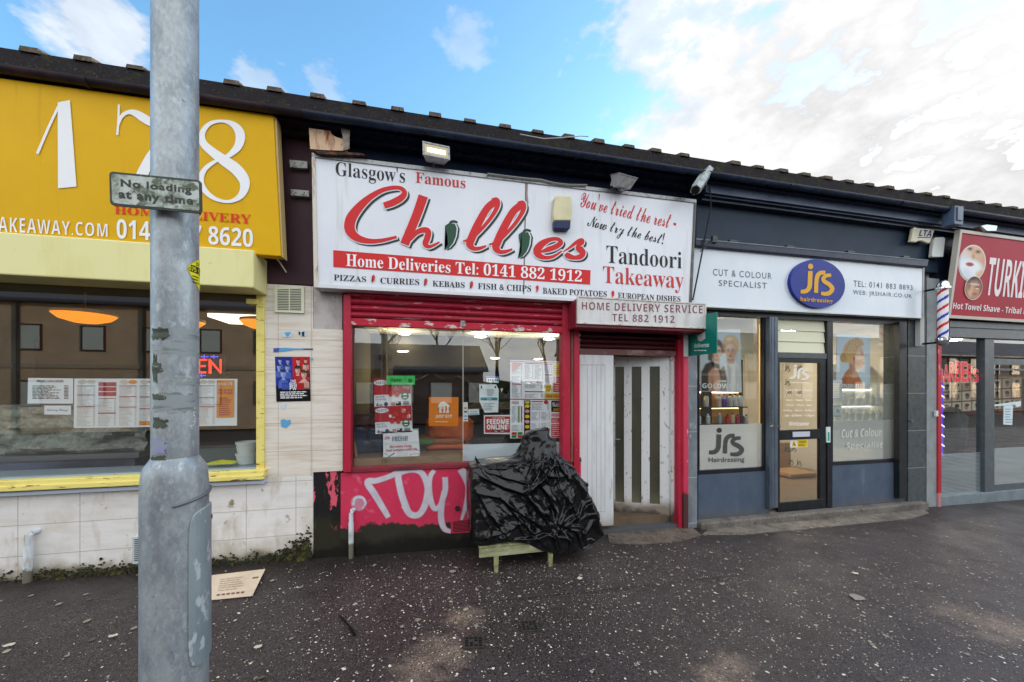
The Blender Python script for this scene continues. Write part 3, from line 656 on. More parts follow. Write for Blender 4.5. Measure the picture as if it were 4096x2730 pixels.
# contents of that window
GL = FP(.05)
def sheet(name, label, cat_, S, pts, mats, draw=None, t=.004, off=0., group=None):
    m = MB(); m.slab(S, pts, t, off)
    if draw: draw(m)
    return tag(m.build(name, mats), label, cat_, group)
gg = GL.on(c2)
N3 = [M['paper'], M['ink'], hx('#a93345'), hx('#d98a3a'), hx('#c9c3bd'), hx('#4a66a0')]
sheet('notice', 'white printed notice taped inside the window left of the long menu', 'notice', gg, [(176, 725), (458, 728), (457, 886), (172, 886)], N3,
      lambda m: (m.dashes(gg, 205, 770, 430, 858, 10, .002, 1), m.text(gg, 'SPECIAL LUNCH OFFERS', (232, 738, 400, 752), .002, 1, 'b')))
sheet('notice', 'small white paper strip with dark script below the printed notice', 'notice', gg, [(278, 899), (444, 899), (443, 956), (277, 954)], N3,
      lambda m: m.text(gg, 'Delivery Charge', (295, 918, 428, 938), .002, 5, 'sc'))
mnu = QP(GL, c2, (466, 729), (1488, 731), (1485, 1024), (462, 1040), 1000, 300)
def d_menu(m):
    rn = random.Random(3)
    for k in range(7):
        a = 18+k*122
        if k == 1:
            for t in (22, 52, 82): m.rect(mnu, a, t, a+104, t+24, .002, 2)
            m.dashes(mnu, a, 125, a+104, 290, 20, .002, 4, rnd=rn); m.rect(mnu, a, 118, a+104, 122, .003, 2); m.rect(mnu, a, 208, a+104, 214, .004, 2)
        else:
            m.ell(mnu, a+28, 20, 26, 14, .002, 4); m.ell(mnu, a+80, 20, 26, 12, .002, 3 if k in (2, 3) else 4)
            m.dashes(mnu, a, 48, a+104, 290, 30, .002, 4, rnd=rn)
            for t in (42, rn.uniform(80, 130), rn.uniform(160, 230)): m.rect(mnu, a, t, a+104, t+4, .004, 2)
    m.rect(mnu, 385, 262, 460, 285, .006, 3)
    m.rect(mnu, 868, 8, 982, 245, .006, 3); m.text(mnu, 'Cheeky 178', (880, 22, 970, 45), .008, 0, 'sbi'); m.text(mnu, '0141 237 8620', (878, 66, 972, 80), .008, 2, 'b'); m.text(mnu, '0141 773 5429', (878, 84, 972, 98), .008, 2, 'b')
    m.dashes(mnu, 885, 115, 965, 235, 9, .008, 2, price=False, rnd=rn)
m = MB(); m.slab(mnu, [(0, 0), (1000, 0), (1000, 300), (0, 300)], .004); d_menu(m)
tag(m.build('menu_poster', N3), 'long white takeaway menu with columns and an orange panel at its right end', 'menu')

lamp_or = mat('amber_lamp_glow', '#ff9108', .4, emit=.5); lampsh = mat('amber_lamp_shade', '#8a5a1c', .4, emit=.05)
def pend(c, r, label):
    t = thing('ceiling_lamp', c, label, 'lamp', 'amber lamps under the takeaway ceiling')
    m = MB(); m.lathe(c, [(r, .0), (r*.8, -.05), (r*.4, -.085), (.001, -.095)], n=32); m.build('diffuser', lamp_or, t, smooth=True)
    m = MB(); m.lathe(c, [(r*1.02, .004), (r*1.0, .03), (r*.35, .06), (.006, .07), (.006, 2.75-c[2]-.002)], n=32); m.build('shade', lampsh, t, smooth=True)
pend(W(c2(535, 330), .9), .25, 'amber dome lamp hanging over the counter left of the lamp post')
pend(W(c2(1625, 372), 1.1), .2, 'amber dome lamp cut off by the right window jamb')
pend(W(c2(1130, 372), 1.6), .26, 'amber dome lamp half hidden behind the lamp post')
m = MB(); q = W(c2(1520, 520), 2.2); m.box(q.x-.3, q.x+.3, 1.9, 2.5, 2.70, 2.749); tag(m.build('ceiling_light', mat('soft_white_panel', '#fff2d8', .5, emit=1.2)), 'white square ceiling light panel above the LED sign', 'ceiling light')
# counter
ct = thing('counter', W(c2(400, 1200), .9), 'steel topped counter with grey stone face inside the yellow window', 'counter')
u0, u1 = W(c2(-500, 1100), .85).x, W(c2(935, 1100), .85).x
m = MB(); nx, nz = 60, 16; z0, z1 = Z(150, 1040, .85), Z(150, 935, .85); gv = {}
for i in range(nx+1):
    for j in range(nz+1):
        x = u0+(u1-u0)*i/nx; z = z0+(z1-z0)*j/nz
        gv[i, j] = (x, .85-.11*NZ.fractal(V((x*3.2, z*8, 1)), 1, 2, 4)-.03, z)
for i in range(nx):
    for j in range(nz): m.face([gv[i, j], gv[i+1, j], gv[i+1, j+1], gv[i, j+1]])
m.build('stone_face', mat('grey_split_stone', '#a9ada4', .9, layers=[('noise', 12, .4, .65, '#7b7f77'), ('noise', 30, .6, .7, '#c6cac0')], bump=(30, .5)), ct, smooth=True)
m = MB(); m.box(u0, u1-.06, .98, 1.3, -.2, z1+.02); m.box(u0, u1, .7, 1.35, z0-.06, z0-.005); m.build('counter_top', mat('brushed_steel', '#8b939a', .3, .8), ct)
m = MB(); m.box(u0, u1-.05, .72, .95, -.2, z0-.062); m.build('steel_panel', mat('blue_steel_panel', '#4a5260', .35, .5, layers=[('noise', (.9, 1, 1), .4, .6, '#8088a8')]), ct)
m = MB(); q = W(c2(1440, 1160), .55); m.box(q.x-.5, q.x+.45, .5, .75, -.2, q.z); tag(m.build('worktop', mat('grey_worktop', '#6d7878', .4)), 'grey worktop behind the white tubs at the window corner', 'worktop')
m = MB(); q = W(c2(200, 520), 3.2); m.box(q.x-1.2, q.x+1.9, 3.05, 3.38, .5, 2.15); tag(m.build('wall_cabinet', mat('dark_brown_cabinet', '#463425', .6, layers=[('noise', 5, .4, .7, '#33261c')])), 'dark brown cabinet along the takeaway back wall', 'cabinet')
m = MB(); q = W(c2(100, 570), 2.0); m.slab(FP(2.0, c2), [(20, 470), (220, 480), (220, 690), (20, 680)], .05); tag(m.build('menu_board', mat('dark_menu_board', '#2a2622', .5)), 'dark framed board hanging at the far left of the takeaway', 'board')
# tubs and cloth
tb = mat('translucent_tub', '#cfd8da', .4)
for k, (a, b_, lab) in enumerate(((1198, 1265, 'lower white plastic tub of the nested pair on the window sill'), (1128, 1200, 'upper white plastic tub nested in another on the window sill'))):
    m = MB(); q0 = W(c2(1478, b_), .2); q1 = W(c2(1472, a), .2); r = (W(c2(1600, b_), .2).x-q0.x)/2*1.05; cx = q0.x+r
    m.lathe((cx, .22, q0.z+.002*k), [(r*.86, 0), (r*1.0, q1.z-q0.z-.02), (r*1.06, q1.z-q0.z-.02), (r*1.06, q1.z-q0.z), (r*.97, q1.z-q0.z), (r*.84, .012), (.001, .012)], n=28)
    tag(m.build('plastic_tub', tb, smooth='auto'), lab, 'tub')
m = MB(); zz = Z(480, 1077, .1)
q = W(c2(1300, 1265), .1); m.prism([(q.x, .06, q.z), (q.x+.24, .05, q.z), (q.x+.22, .05, q.z+.014), (q.x+.1, .05, q.z+.03), (q.x+.01, .06, q.z+.012)], [(q.x, .16, q.z), (q.x+.24, .15, q.z), (q.x+.22, .15, q.z+.014), (q.x+.1, .15, q.z+.03), (q.x+.01, .16, q.z+.012)])
tag(m.build('yellow_cloth', hx('#d8dc2c', .8)), 'folded bright yellow cloth lying on the window sill beside tubs', 'cloth')
# LED sign
led = thing('led_sign', W(c2(1300, 690), .14), 'red LED sign reading OPEN with blue stars in dark window', 'led sign')
LS = FP(.14, c2); m = MB(); m.slab(LS, [(985, 560), (1420, 575), (1420, 725), (985, 725)], .02); m.build('backing', hx('#14100f', .4), led)
m = MB(); Rd = []
def dots(path, n):
    P = cat(path, n) if len(path) > 2 and n > 0 else path
    Lh = 0; out = []
    for a, b_ in zip(P, P[1:]):
        l = math.hypot(b_[0]-a[0], b_[1]-a[1]); k = 0
        st = 11.5
        while Lh <= l: out.append((a[0]+(b_[0]-a[0])*Lh/l, a[1]+(b_[1]-a[1])*Lh/l)); Lh += st
        Lh -= l
    return out
strokes = [[(1040+28*math.cos(a*.3142), 652+38*math.sin(a*.3142)) for a in range(21)], [(1100, 692), (1100, 612), (1140, 614), (1150, 632), (1140, 652), (1100, 652)],
           [(1295, 612), (1250, 612), (1250, 690), (1295, 690)], [(1250, 651), (1290, 651)], [(1316, 692), (1316, 612), (1385, 692), (1385, 612)], [(1322, 692), (1322, 625)]]
for st in strokes:
    for x, y in dots(st, 0): m.ell(LS, x, y, 6.2, 6.2, .002, 0, 6)
m.build('red_letters', mat('red_led', '#ff2a1c', .4, emit=1.6), led)
m = MB()
for x, y in ((1030, 590), (1100, 590), (1180, 590), (1285, 592), (1345, 592), (1100, 710), (1180, 710), (1268, 710)):
    for k in (-20, -10, 0, 10, 20): m.ell(LS, x+k, y, 3.2, 3.2, .002, 0, 6)
    for k in (-8, 8): m.ell(LS, x-3, y+k, 3.2, 3.2, .002, 0, 6)
m.build('blue_stars', mat('blue_led', '#4a4dff', .4, emit=1.6), led)

# pipes, vents and moss at the wall foot
def pipe(c, x, y0, y1, r, label, y=-.05):
    m = MB(); a = W(c(x, y0), y); b_ = W(c(x-10 if c is c3 else x, y1), y)
    b_.z = min(b_.z, gz(b_.x)-.02)
    m.tube([a+V((.03, .06, .02)), a+V((.005, .02, .012)), a, a.lerp(b_, .2), a.lerp(b_, .22), b_], [r*.9, r, r, r, r*1.18, r*1.1], n=12)
    tag(m.build('waste_pipe', mat('dirty_white_pipe', '#c6cdd3', .5, layers=[('noise', (20, 20, 6), .5, .7, '#9a988a'), ('low', .12, .2, 8, '#6c675a')]), smooth='auto'), label, 'pipe')
pipe(c3, 185, 625, 905, .026, 'white plastic waste pipe stub on the cream stone wall')
pipe(c8, 370, 455, 760, .022, 'white waste pipe stub at the foot of the pink riser')
def vent(S, q, rows, label, mats, cols=2, t=.02, name='air_vent'):
    m = MB(); m.slab(S, q, t, t)
    Qv = Q(*[S.at(*p) for p in q]); w = .84/cols
    for i in range(rows):
        for k in range(cols): m.rect(Qv, .08+w*k+.02, .07+.86*i/rows, .08+w*(k+1)-.02, .07+.86*(i+.5)/rows, t+.001, 1)
    return tag(m.build(name, mats), label, 'vent')
vent(P0.on(c6), [(133, 143), (441, 132), (441, 405), (135, 393)], 13, 'cream louvred air vent at top of the cream stone pier', [hx('#d9dbc2', .5), hx('#4e4e44', .7)])
vent(P0.on(c3), [(858, 635), (985, 628), (985, 795), (858, 805)], 12, 'small white louvre vent in the stone wall beside the lamp post', [hx('#b9c2c6', .5), hx('#3f4344', .7)], 1)
vent(FP(-.012, c8), [(1090, 515), (1260, 498), (1260, 595), (1092, 605)], 8, 'pink painted vent low in the sprayed riser', [hx('#b73a50', .6), hx('#3a161c', .7)], 1, .006)
mossm = mat('moss_and_grime', '#39391f', 1, layers=[('noise', 30, .45, .6, '#1c1b14'), ('noise', 14, .55, .65, '#5d5c2b')], bump=(60, .6))
m = MB(); rn = random.Random(5)
for kk in range(1500):
    x = rn.uniform(-4.2, -1.15) if rn.random() < .55 else rn.choice([-3.0, -2.2, -1.3, -1.35, -2.6])+rn.gauss(0, .14)
    x = min(x, -1.16); z = gz(x)+abs(rn.gauss(0, .05))
    if kk > 950: x = -1.16-abs(rn.gauss(0, .16)); z = gz(x)+abs(rn.gauss(0, .12))*max(.15, 1+(x+1.16)*2.2)
    r = rn.uniform(.006, .02)
    c = V((x, -.004-rn.uniform(0, .018)-(0.03*max(0, .05-(z-gz(x)))/.05), z)); a = rn.uniform(0, 6.28)
    m.face([c+V((r*math.cos(a+k*1.57)*rn.uniform(.6, 1.2), -.006*(k % 2), r*math.sin(a+k*1.57)*rn.uniform(.6, 1.2))) for k in range(4)])
o = m.build('moss', mossm); tag(o, kind='stuff')

# poster on the pier, scraps and paint smears
ps = QP(P0, c6, (132, 856), (494, 857), (504, 1318), (147, 1327), 100, 130)
wp = thing('event_poster', ps.at(50, 130), 'blue and red wrestling event poster pasted on the cream stone pier', 'poster')
m = MB(); m.slab(ps, [(0, 0), (100, 0), (100, 130), (0, 130)], .003, .003); m.build('sheet', hx('#15161f'), wp)
pc = Pic(100, 130, '#12121a', .8); pc.poly([(0, 0), (50, 0), (50, 84), (0, 84)], '#25338c', 1); pc.poly([(50, 0), (100, 0), (100, 70), (50, 60)], '#b8222a', 1)
def bust(x, y, s, sk, dk, top):
    pc.poly([(x-15*s, y+42*s), (x-14*s, y+22*s), (x-5*s, y+14*s), (x+5*s, y+14*s), (x+14*s, y+22*s), (x+15*s, y+42*s)], top, 1.2); pc.ell(x+7*s, y+30*s, 8*s, 14*s, dk, 1.2, .4)
    pc.face(x, y, s*.55, sk, dk, dk, '#20151a'); pc.ell(x, y-8*s, 7.4*s, 4.4*s, '#19151a', .5, .9)
for x, y, s in ((14, 12, .6), (36, 14, .6), (10, 30, .7), (34, 32, .75), (22, 50, 1.0)): bust(x, y, s, '#9db3ea', '#31468f', '#5068b8')
for x, y, s, t_ in ((66, 14, .7, '#1b1718'), (88, 12, .6, '#c9a79a'), (88, 28, .75, '#1b1718'), (64, 40, .95, '#b0202a'), (82, 52, 1.05, '#d9a9a0')): bust(x, y, s, '#e0b5a4', '#8d4a42', t_)
pc.poly([(0, 92), (100, 92), (100, 130), (0, 130)], '#0e0e14', 3); put_print(pc, ps, wp, 'print', .0042)
m = MB(); PM_ = [hx('#2d3f9a'), hx('#c5262c'), hx('#e8e8ee'), hx('#4a62b8'), hx('#7b2226')]
m.rect(ps, 18, 76, 40, 96, .006, 0); m.rect(ps, 60, 76, 82, 96, .006, 1); m.text(ps, 'ENG', (20, 80, 39, 93), .007, 3, 'b'); m.text(ps, 'END', (62, 80, 81, 93), .007, 4, 'b')
m.text(ps, 'THE', (42, 67, 58, 74), .007, 2, 'b'); m.text(ps, 'BIG', (40, 75, 60, 86), .007, 2, 'b'); m.text(ps, 'PW', (40, 86, 60, 97), .007, 2, 'b')
m.dashes(ps, 12, 100, 90, 122, 4, .006, 2, .5, False, random.Random(2)); m.build('lettering', PM_, wp)
scr = [hx('#c9d6df'), hx('#5fa3cf'), hx('#1d3a46'), hx('#4b58a6'), hx('#2f2c2c')]
def scrap(name, label, cat_, polys):
    m = MB(); T = P0.on(c6)
    for pts, mi in polys: m.slab(T, pts, .003, .004+.0012*mi, mi)
    tag(m.build(name, scr), label, cat_, 'scraps left on the stone pier')
scrap('sticker_scrap', 'torn round white sticker scrap on the pier above the blue smear', 'sticker', [([(205, 595), (300, 588), (322, 610), (300, 650), (220, 655), (203, 630)], 0), ([(230, 605), (300, 600), (270, 650), (250, 640)], 1)])
scrap('sticker_scrap', 'torn white sticker scrap with dark green blotches on the pier', 'sticker', [([(380, 592), (455, 585), (460, 640), (385, 640)], 0), ([(378, 590), (400, 600), (395, 635), (380, 625)], 2), ([(410, 600), (440, 592), (438, 645), (415, 640)], 2)])
scrap('paint_smear', 'upper blue paint smear trailing across the stone pier to a dark line', 'smear', [([(116, 768), (240, 763), (330, 768), (680, 772), (680, 780), (330, 785), (240, 800), (120, 808)], 1), ([(116, 768), (180, 765), (170, 805), (118, 808)], 3), ([(430, 771), (680, 773), (680, 780), (430, 780)], 4)])
scrap('paint_smear', 'lower short bright blue smear right of the event poster', 'smear', [([(500, 868), (560, 878), (702, 878), (704, 895), (560, 894), (510, 890)], 1)])
scrap('sticker_scrap', 'small white paper scrap hanging under the event poster', 'sticker', [([(190, 1345), (250, 1340), (245, 1370), (222, 1415), (195, 1380)], 0)])
scrap('sticker_scrap', 'torn pale blue sticker scrap lowest on the stone pier', 'sticker', [([(190, 1520), (225, 1505), (250, 1520), (290, 1512), (298, 1550), (250, 1600), (200, 1590)], 1), ([(200, 1540), (260, 1530), (240, 1590)], 0)])
for lab, a, b_ in (('upper grey metal bracket on the plum pier board', (210, 462), (343, 540)), ('lower grey metal bracket on the plum pier board', (218, 676), (355, 745))):
    m = MB(); T = FP(-.012, c4); m.slab(T, [(a[0], a[1]), (b_[0], a[1]+12), (b_[0], b_[1]-12), (a[0]+4, b_[1]-20)], .05, .05)
    for k in (.3, .75): m.ell(T, a[0]+(b_[0]-a[0])*k, a[1]+28, 5, 5, .052, 1, 8)
    tag(m.build('bracket', [mat('galvanised_bracket', '#8f918d', .5, .4, layers=[('noise', 25, .5, .65, '#4f4f4c')]), M['black']], bevel=.004), lab, 'bracket', 'brackets on the plum pier board')
m = MB(); a = W(c4(105, 1175), -.03); m.tube([a, a+V((.03, -.02, -.03)), a+V((.06, -.02, -.08)), a+V((.09, -.01, -.13))], .006); tag(m.build('cable_end', hx('#c9c2b4')), 'short pale cable end hanging under the yellow sign', 'cable')

# ------------------------------------------------------------------ red takeaway: main sign
sg = thing('shop_sign', W((1150, 680), -.17), 'large white sign with red Chillies script and green chilli pods', 'sign')
SP = FP(-.17); OUT = [(717, 353), (1599, 460), (1588, 707), (722, 661)]
sq = QP(SP, dd, *OUT, 1000, 300)
m = MB(); m.slab(sq, [(4, 4), (996, 4), (996, 296), (4, 296)], .15); m.build('panel', M['signwhite'], sg)
m = MB(); m.slab(sq, [(0, 0), (1000, 0), (1000, 9), (0, 9)], .16, .012); m.build('top_trim', M['alu'], sg)
m = MB(); m.slab(sq, [(0, 9.05), (7, 9.05), (9, 300), (0, 300)], .16, .012); m.build('side_trim', M['rusty'], sg)
m = MB(); m.slab(sq, [(994, 9.05), (1000, 9.05), (1000, 300), (992, 300)], .16, .012); m.build('side_trim', mat('dark_side_trim', '#4c4d4c', .5, layers=[('noise', 20, .5, .7, '#6c665c')]), sg)
m = MB(); m.slab(sq, [(9.2, 292), (991.8, 292), (991.8, 300), (9.2, 300)], .16, .012); m.build('bottom_trim', hx('#d6dade', .4), sg)
T4 = SP.on(c4); T5 = SP.on(c5)
m = MB(); m.poly(T5, [(296, 342), (306, 345), (287, 1232), (279, 1230)], .0026); m.build('seam', hx('#6e6a68'), sg)
m = MB(); m.poly(T5, [(293, 345), (318, 350), (314, 440), (322, 520), (305, 530), (296, 470)], .0022); m.build('torn_film', hx('#9b8b83'), sg)
DG, WH, RD, GR = 0, 1, 2, 3
m = MB()
C_ = [(897, 783, 46), (960, 762, 50), (1025, 725, 48), (1048, 688, 38), (1020, 655, 28), (960, 652, 30), (880, 672, 34), (790, 725, 46), (710, 800, 64), (655, 880, 78), (645, 955, 76), (690, 1015, 58), (780, 1044, 38), (880, 1040, 28), (990, 1014, 20)]
h_ = [(1187, 712, 72), (1135, 860, 68), (1048, 1068, 66)]
h2 = [(1095, 1040, 10), (1135, 985, 34), (1185, 962, 40), (1222, 975, 44), (1215, 1025, 46), (1202, 1065, 40), (1235, 1085, 26), (1306, 1052, 12)]
l1 = [(1722, 752, 56), (1660, 800, 54), (1600, 900, 58), (1550, 1005, 60), (1530, 1065, 56), (1555, 1098, 34), (1600, 1098, 26), (1650, 1080, 14)]
l1b = [(1690, 742, 22), (1728, 738, 30), (1735, 780, 34), (1700, 850, 30), (1630, 940, 26), (1545, 1022, 24), (1478, 1046, 10)]
off2 = (192, 24)
sets = [(T4, C_), (T4, h_), (T4, h2), (T4, l1), (T4, l1b), (T4, [(x+off2[0], y+off2[1], w) for x, y, w in l1]), (T4, [(x+off2[0], y+off2[1], w) for x, y, w in l1b])]
e_ = [(402, 905, 10), (470, 882, 38), (535, 858, 42), (572, 828, 38), (548, 800, 28), (490, 804, 34), (425, 838, 54), (388, 885, 62), (400, 925, 48), (450, 945, 30), (515, 935, 24), (580, 893, 12)]
s_ = [(590, 900, 8), (640, 868, 18), (695, 826, 30), (735, 812, 38), (742, 832, 24), (715, 848, 30), (715, 870, 54), (745, 905, 46), (728, 935, 42), (680, 945, 32), (630, 930, 44), (612, 912, 30)]
sets += [(T5, e_), (T5, s_)]
for S_, p in sets: m.ribbon(S_, p, .003, DG, n=8, dx=17, dy=15, grow=3)
for S_, p in sets: m.ribbon(S_, p, .0055, WH, n=8, grow=8)
for S_, p in sets: m.ribbon(S_, p, .008, RD, n=8)
def pod(S_, x, y, k, c=GR):
    P = [(0, 25), (25, 10), (70, 12), (85, 45), (78, 105), (58, 155), (28, 190), (-5, 203), (20, 165), (16, 105), (2, 55)]
    if k > .5:
        m.poly(S_, [(x+(a+22)*k, y+(b_+4)*k) for a, b_ in P], .003, DG); m.poly(S_, [(x+(a+9)*k, y+(b_-1)*k) for a, b_ in P], .0055, WH)
        m.ribbon(S_, [(x+90*k, y+2*k, 16*k), (x+60*k, y-8*k, 16*k), (x+36*k, y+12*k, 14*k)], .003, DG)
    m.poly(S_, [(x+a*k, y+b_*k) for a, b_ in P], .008, c)
    m.ribbon(S_, [(x+34*k, y+12*k, 18*k), (x+44*k, y-4*k, 14*k), (x+66*k, y-8*k, 12*k)], .0085, c)
pod(T4, 1348, 905, 1.0); pod(T5, 243, 735, 1.06)
for x, y in ((808, 1295), (1194, 1320), (1532, 1340)): pod(T4, x, y, .27, RD)
for x, y in ((378, 1163), (970, 1205)): pod(T5, x, y, .27, RD)
a, b_ = c4(523, 1110), c4(523, 1234); c, d = c5(808, 1043), c5(803, 1155)
m.poly(SP, [a, c, d, b_], .003, RD)
m.build('script_lettering', [hx('#33423c'), M['signwhite'], hx('#cc2b2c', .35), hx('#2b4f3c', .35)], sg)
q6 = lambda p, q, r, s_: (p, q, r, s_)
rk = hx('#c23a3c', .35); dk = hx('#26282b', .35)
lines(T4, [('Famous', (1130, 533, 613, 1498, 576, 656), None, ('sb',)), ('Takeaway', (905, 1010, 1180, 1537, 1058, 1226), T5, ('sb', -.006)),
           ("You've tried the rest -", ((742, 412), (1490, 590), (1472, 727), (722, 545)), T5, ('sc', .004))], rk, sg, 'red_lettering')
a0, a1, b0, b1 = c4(1590, 1352), c4(1590, 1396), c5(342, 1163), c5(342, 1212)
lines(T5, [("Glasgow's", (540, 453, 588, 1052, 505, 645), T4, ('sb', -.006)), ('Tandoori', (932, 846, 985, 1522, 900, 1031), None, ('sb', -.006)), ('Now try the best!', ((795, 598), (1392, 750), (1366, 878), (772, 735)), None, ('sc', .004)),
           ('PIZZAS', (527, 1288, 1334, 765, 1304, 1346), T4, ('sb',)), ('CURRIES', (870, 1311, 1357, 1157, 1324, 1368), T4, ('sb',)), ('KEBABS', (1255, 1334, 1377, 1492, 1347, 1390), T4, ('sb',)),
           ('BAKED POTATOES', (433, 1178, 1227, 935, 1207, 1252), T5, ('sb',)), ('EUROPEAN DISHES', (1022, 1216, 1262, 1512, 1248, 1290), T5, ('sb',)), ('FISH & CHIPS', (a0, b0, b1, a1), SP, ('sb',))], dk, sg, 'dark_lettering')
m = MB(); a0, a1, b0, b1 = c4(618, 1133), c4(618, 1229), c5(740, 1046), c5(737, 1136)
m.text(SP, 'Home Deliveries Tel: 0141 882 1912', (a0, b0, b1, a1), .0062, 0, 'sb'); m.build('white_lettering', hx('#eef0f2', .35), sg)

# broken board above the sign
w = MB(); T = FP(-.2, c4); w.slab(T, [(342, 208), (500, 228), (512, 255), (545, 275), (600, 290), (600, 375), (480, 372), (352, 362)], .19)
w.build('broken_board', mat('rust_streaked_board', '#d3b394', .7, layers=[('noise', (14, 14, 3), .55, .68, '#8a4a22'), ('noise', 20, .62, .7, '#3b2318')], bump=(20, .3)), S2)
w = MB(); T = FP(-.225, c4); w.slab(T, [(575, 200), (645, 212), (640, 360), (605, 372), (590, 262)], .02); w.build('hanging_slate', mat('torn_grey_flashing', '#8d8279', .6, layers=[('noise', 18, .45, .65, '#5b463a')]), S2)
w = MB(); w.slab(T, [(370, 372), (560, 385), (730, 392), (760, 408), (600, 405), (420, 398)], .14); w.build('rotten_batten', mat('rotten_timber', '#2e211b', .9, layers=[('noise', 25, .5, .65, '#7a4c33')], bump=(30, .5)), S2)

# floodlights
def flood(c, rx, rz, label, lit):
    t = thing('floodlight', c, label, 'floodlight', 'floodlights above the takeaway sign')
    Mx = Matrix.Translation(V(c)) @ Matrix.Rotation(rz, 4, 'Z') @ Matrix.Rotation(rx, 4, 'X')
    def B(name, parts, mt, bevel=.004):
        m = MB()
        for p in parts: m.box(*p)
        m.v = [Mx @ v for v in m.v]; return m.build(name, mt, t, bevel=bevel)
    m = MB(); m.prism([(-.13, -.05, -.075), (.13, -.05, -.075), (.13, -.05, .075), (-.13, -.05, .075)], [(-.09, .06, -.045), (.09, .06, -.045), (.09, .06, .05), (-.09, .06, .05)])
    for k in range(9): a = -.1+k*.025; m.box(a, a+.006, -.03, .05, .05, .085)
    m.v = [Mx @ v for v in m.v]; m.build('housing', mat('cast_grey_housing', '#b9bcbd', .45, .3, layers=[('noise', 20, .5, .7, '#85888a')]), t, bevel=.003)
    f = [(-.135, .135, -.062, -.05, .06, .08), (-.135, .135, -.062, -.05, -.08, -.06), (-.135, -.115, -.0615, -.05, -.06, .06), (.115, .135, -.0615, -.05, -.06, .06)]
    B('bezel', f, M['alu'], .002)
    B('lamp_glass', [(-.115, .115, -.056, -.051, -.06, .06)], mat('lit_floodlight_glass', '#8f8568', .3, emit=.35) if lit else mat('unlit_floodlight_glass', '#8d9298', .1), 0)
    if lit: B('lamp_tube', [(-.09, .09, -.0575, -.0562, -.03, .02)], mat('floodlight_tube', '#fffbe8', .3, emit=.8), 0)
    m = MB(); m.box(-.02, .02, .03, .09, -.03, .03); (m.tube([(0, .07, 0), (0, .22, -.04)], .014) if lit else m.tube([(0, .05, .03), (0, .05, .2)], .012)); m.v = [Mx @ v for v in m.v]; m.build('bracket', M['alu'], t)
flood(W((1001, 357), -.26), R(-12), R(6), 'lit floodlight glowing warm white above the word Famous', True)
flood(W((1431, 419), -.30), R(-68), R(10), 'unlit floodlight tipped back with clear ribbed body above the slogan', False)
cc = thing('security_camera', W((1612, 415), -.25), 'grey tubular security camera fixed at the corner between two signs', 'camera')
a = W((1598, 437), -.46); b_ = W((1630, 388), -.22)
m = MB(); m.tube([a, a.lerp(b_, .1), a.lerp(b_, .9), b_], [.058, .062, .062, .05], n=4+2, caps=True); m.build('housing', mat('weathered_camera_housing', '#a9aeab', .5, .2, layers=[('noise', 20, .45, .65, '#6b7270')]), cc)
m = MB(); t = (b_-a).normalized(); m.tube([a-t*.002, a-t*.014], .044, n=12); m.build('lens', M['black'], cc)
m = MB(); m.tube([a.lerp(b_, .6)-V((0, 0, .05)), a.lerp(b_, .7)-V((0, 0, .12)), V((b_.x+.02, .0, b_.z-.22))], .018); m.build('bracket', M['trim'], cc)
m = MB(); p = V((b_.x+.03, -.19, b_.z-.2)); m.tube([p, p+V((.02, 0, -.25)), W((1592, 690), -.19)], .009, n=6); tag(m.build('cable', M['black']), 'black cable running down the right edge of the white sign', 'cable')
m = MB(); P_ = [W(c5(x, y), -.2) for x, y in ((0, 285), (150, 305), (330, 325), (420, 332), (520, 358), (640, 372), (780, 374))]
m.tube(P_, .009, n=6); tag(m.build('cable', hx('#8b8a86')), 'grey cable lying along the top edge of the white sign', 'cable')
m = MB(); P_ = [W(x, -.39) for x in ((1195, 309), (1250, 319), (1290, 317), (1335, 313), (1352, 314))]; m.tube(P_, .005, n=5); tag(m.build('cable', hx('#b9b9b4')), 'thin pale wire sagging along the roof edge', 'cable')

# alarm box on the sign
ab = thing('alarm_box', W((1293, 526), -.25), 'yellowed alarm box with navy lower lens on the white sign', 'alarm box')
T = FP(-.25, c5)
m = MB(); m.slab(T, [(530, 462), (545, 456), (650, 458), (662, 470), (664, 600), (658, 652), (522, 652), (516, 600)], .076); m.build('cover', M['cream_plastic'], ab, bevel=.012)
m = MB(); m.slab(T, [(524, 653), (656, 653), (650, 712), (640, 718), (535, 716), (526, 705)], .076, -.004); m.build('lens', hx('#232e56', .25), ab, bevel=.01)

# ------------------------------------------------------------------ red takeaway: shutter, window
sh_ = thing('roller_shutter', W((1050, 755), -.06), 'raised red roller shutter over the main takeaway window', 'shutter')
def level(x, y, yy): return W((x, y), yy).z
xl, xr = X(804, -.03), X(1296, -.03)
zt, zb = level(1050, 683, -.03), level(1050, 741, -.03)
m = MB(); n = 4
for k in range(n):
    a = zt-(zt-zb)*k/n; b2 = zt-(zt-zb)*(k+1)/n; pr = []
    for j in range(9):
        f = j/8; pr.append((-.03-.028*math.sin(math.pi*f)**.7, a+(b2-a)*(f*.94)))
    pr += [(-.01, b2+(a-b2)*.06), (-.01, a)]
    m.profile(xl, xr, pr)
m.build('slats', M['redslat'], sh_)
m = MB(); m.box(xl, xr, -.05, -.01, level(1050, 757, -.05), zb-.002); m.build('bottom_bar', M['redflake'], sh_, bevel=.006)
m = MB(); q = W((1064, 744), -.05); m.box(q.x-.03, q.x+.03, -.058, -.0502, q.z-.03, q.z+.03); m.tube([(q.x, -.0585, q.z+.008), (q.x, -.07, q.z+.008)], .012, n=10); m.build('lock', mat('chipped_lock', '#9b9a98', .5, .4, layers=[('noise', 40, .5, .6, '#4b4746')]), sh_)
m = MB(); m.box(X(786, -.03), X(1310, -.03), -.08, .1, level(1050, 682, -.03), level(1050, 655, -.03)); m.build('shutter_box', mat('dark_plum_box', '#35161d', .6), sh_)
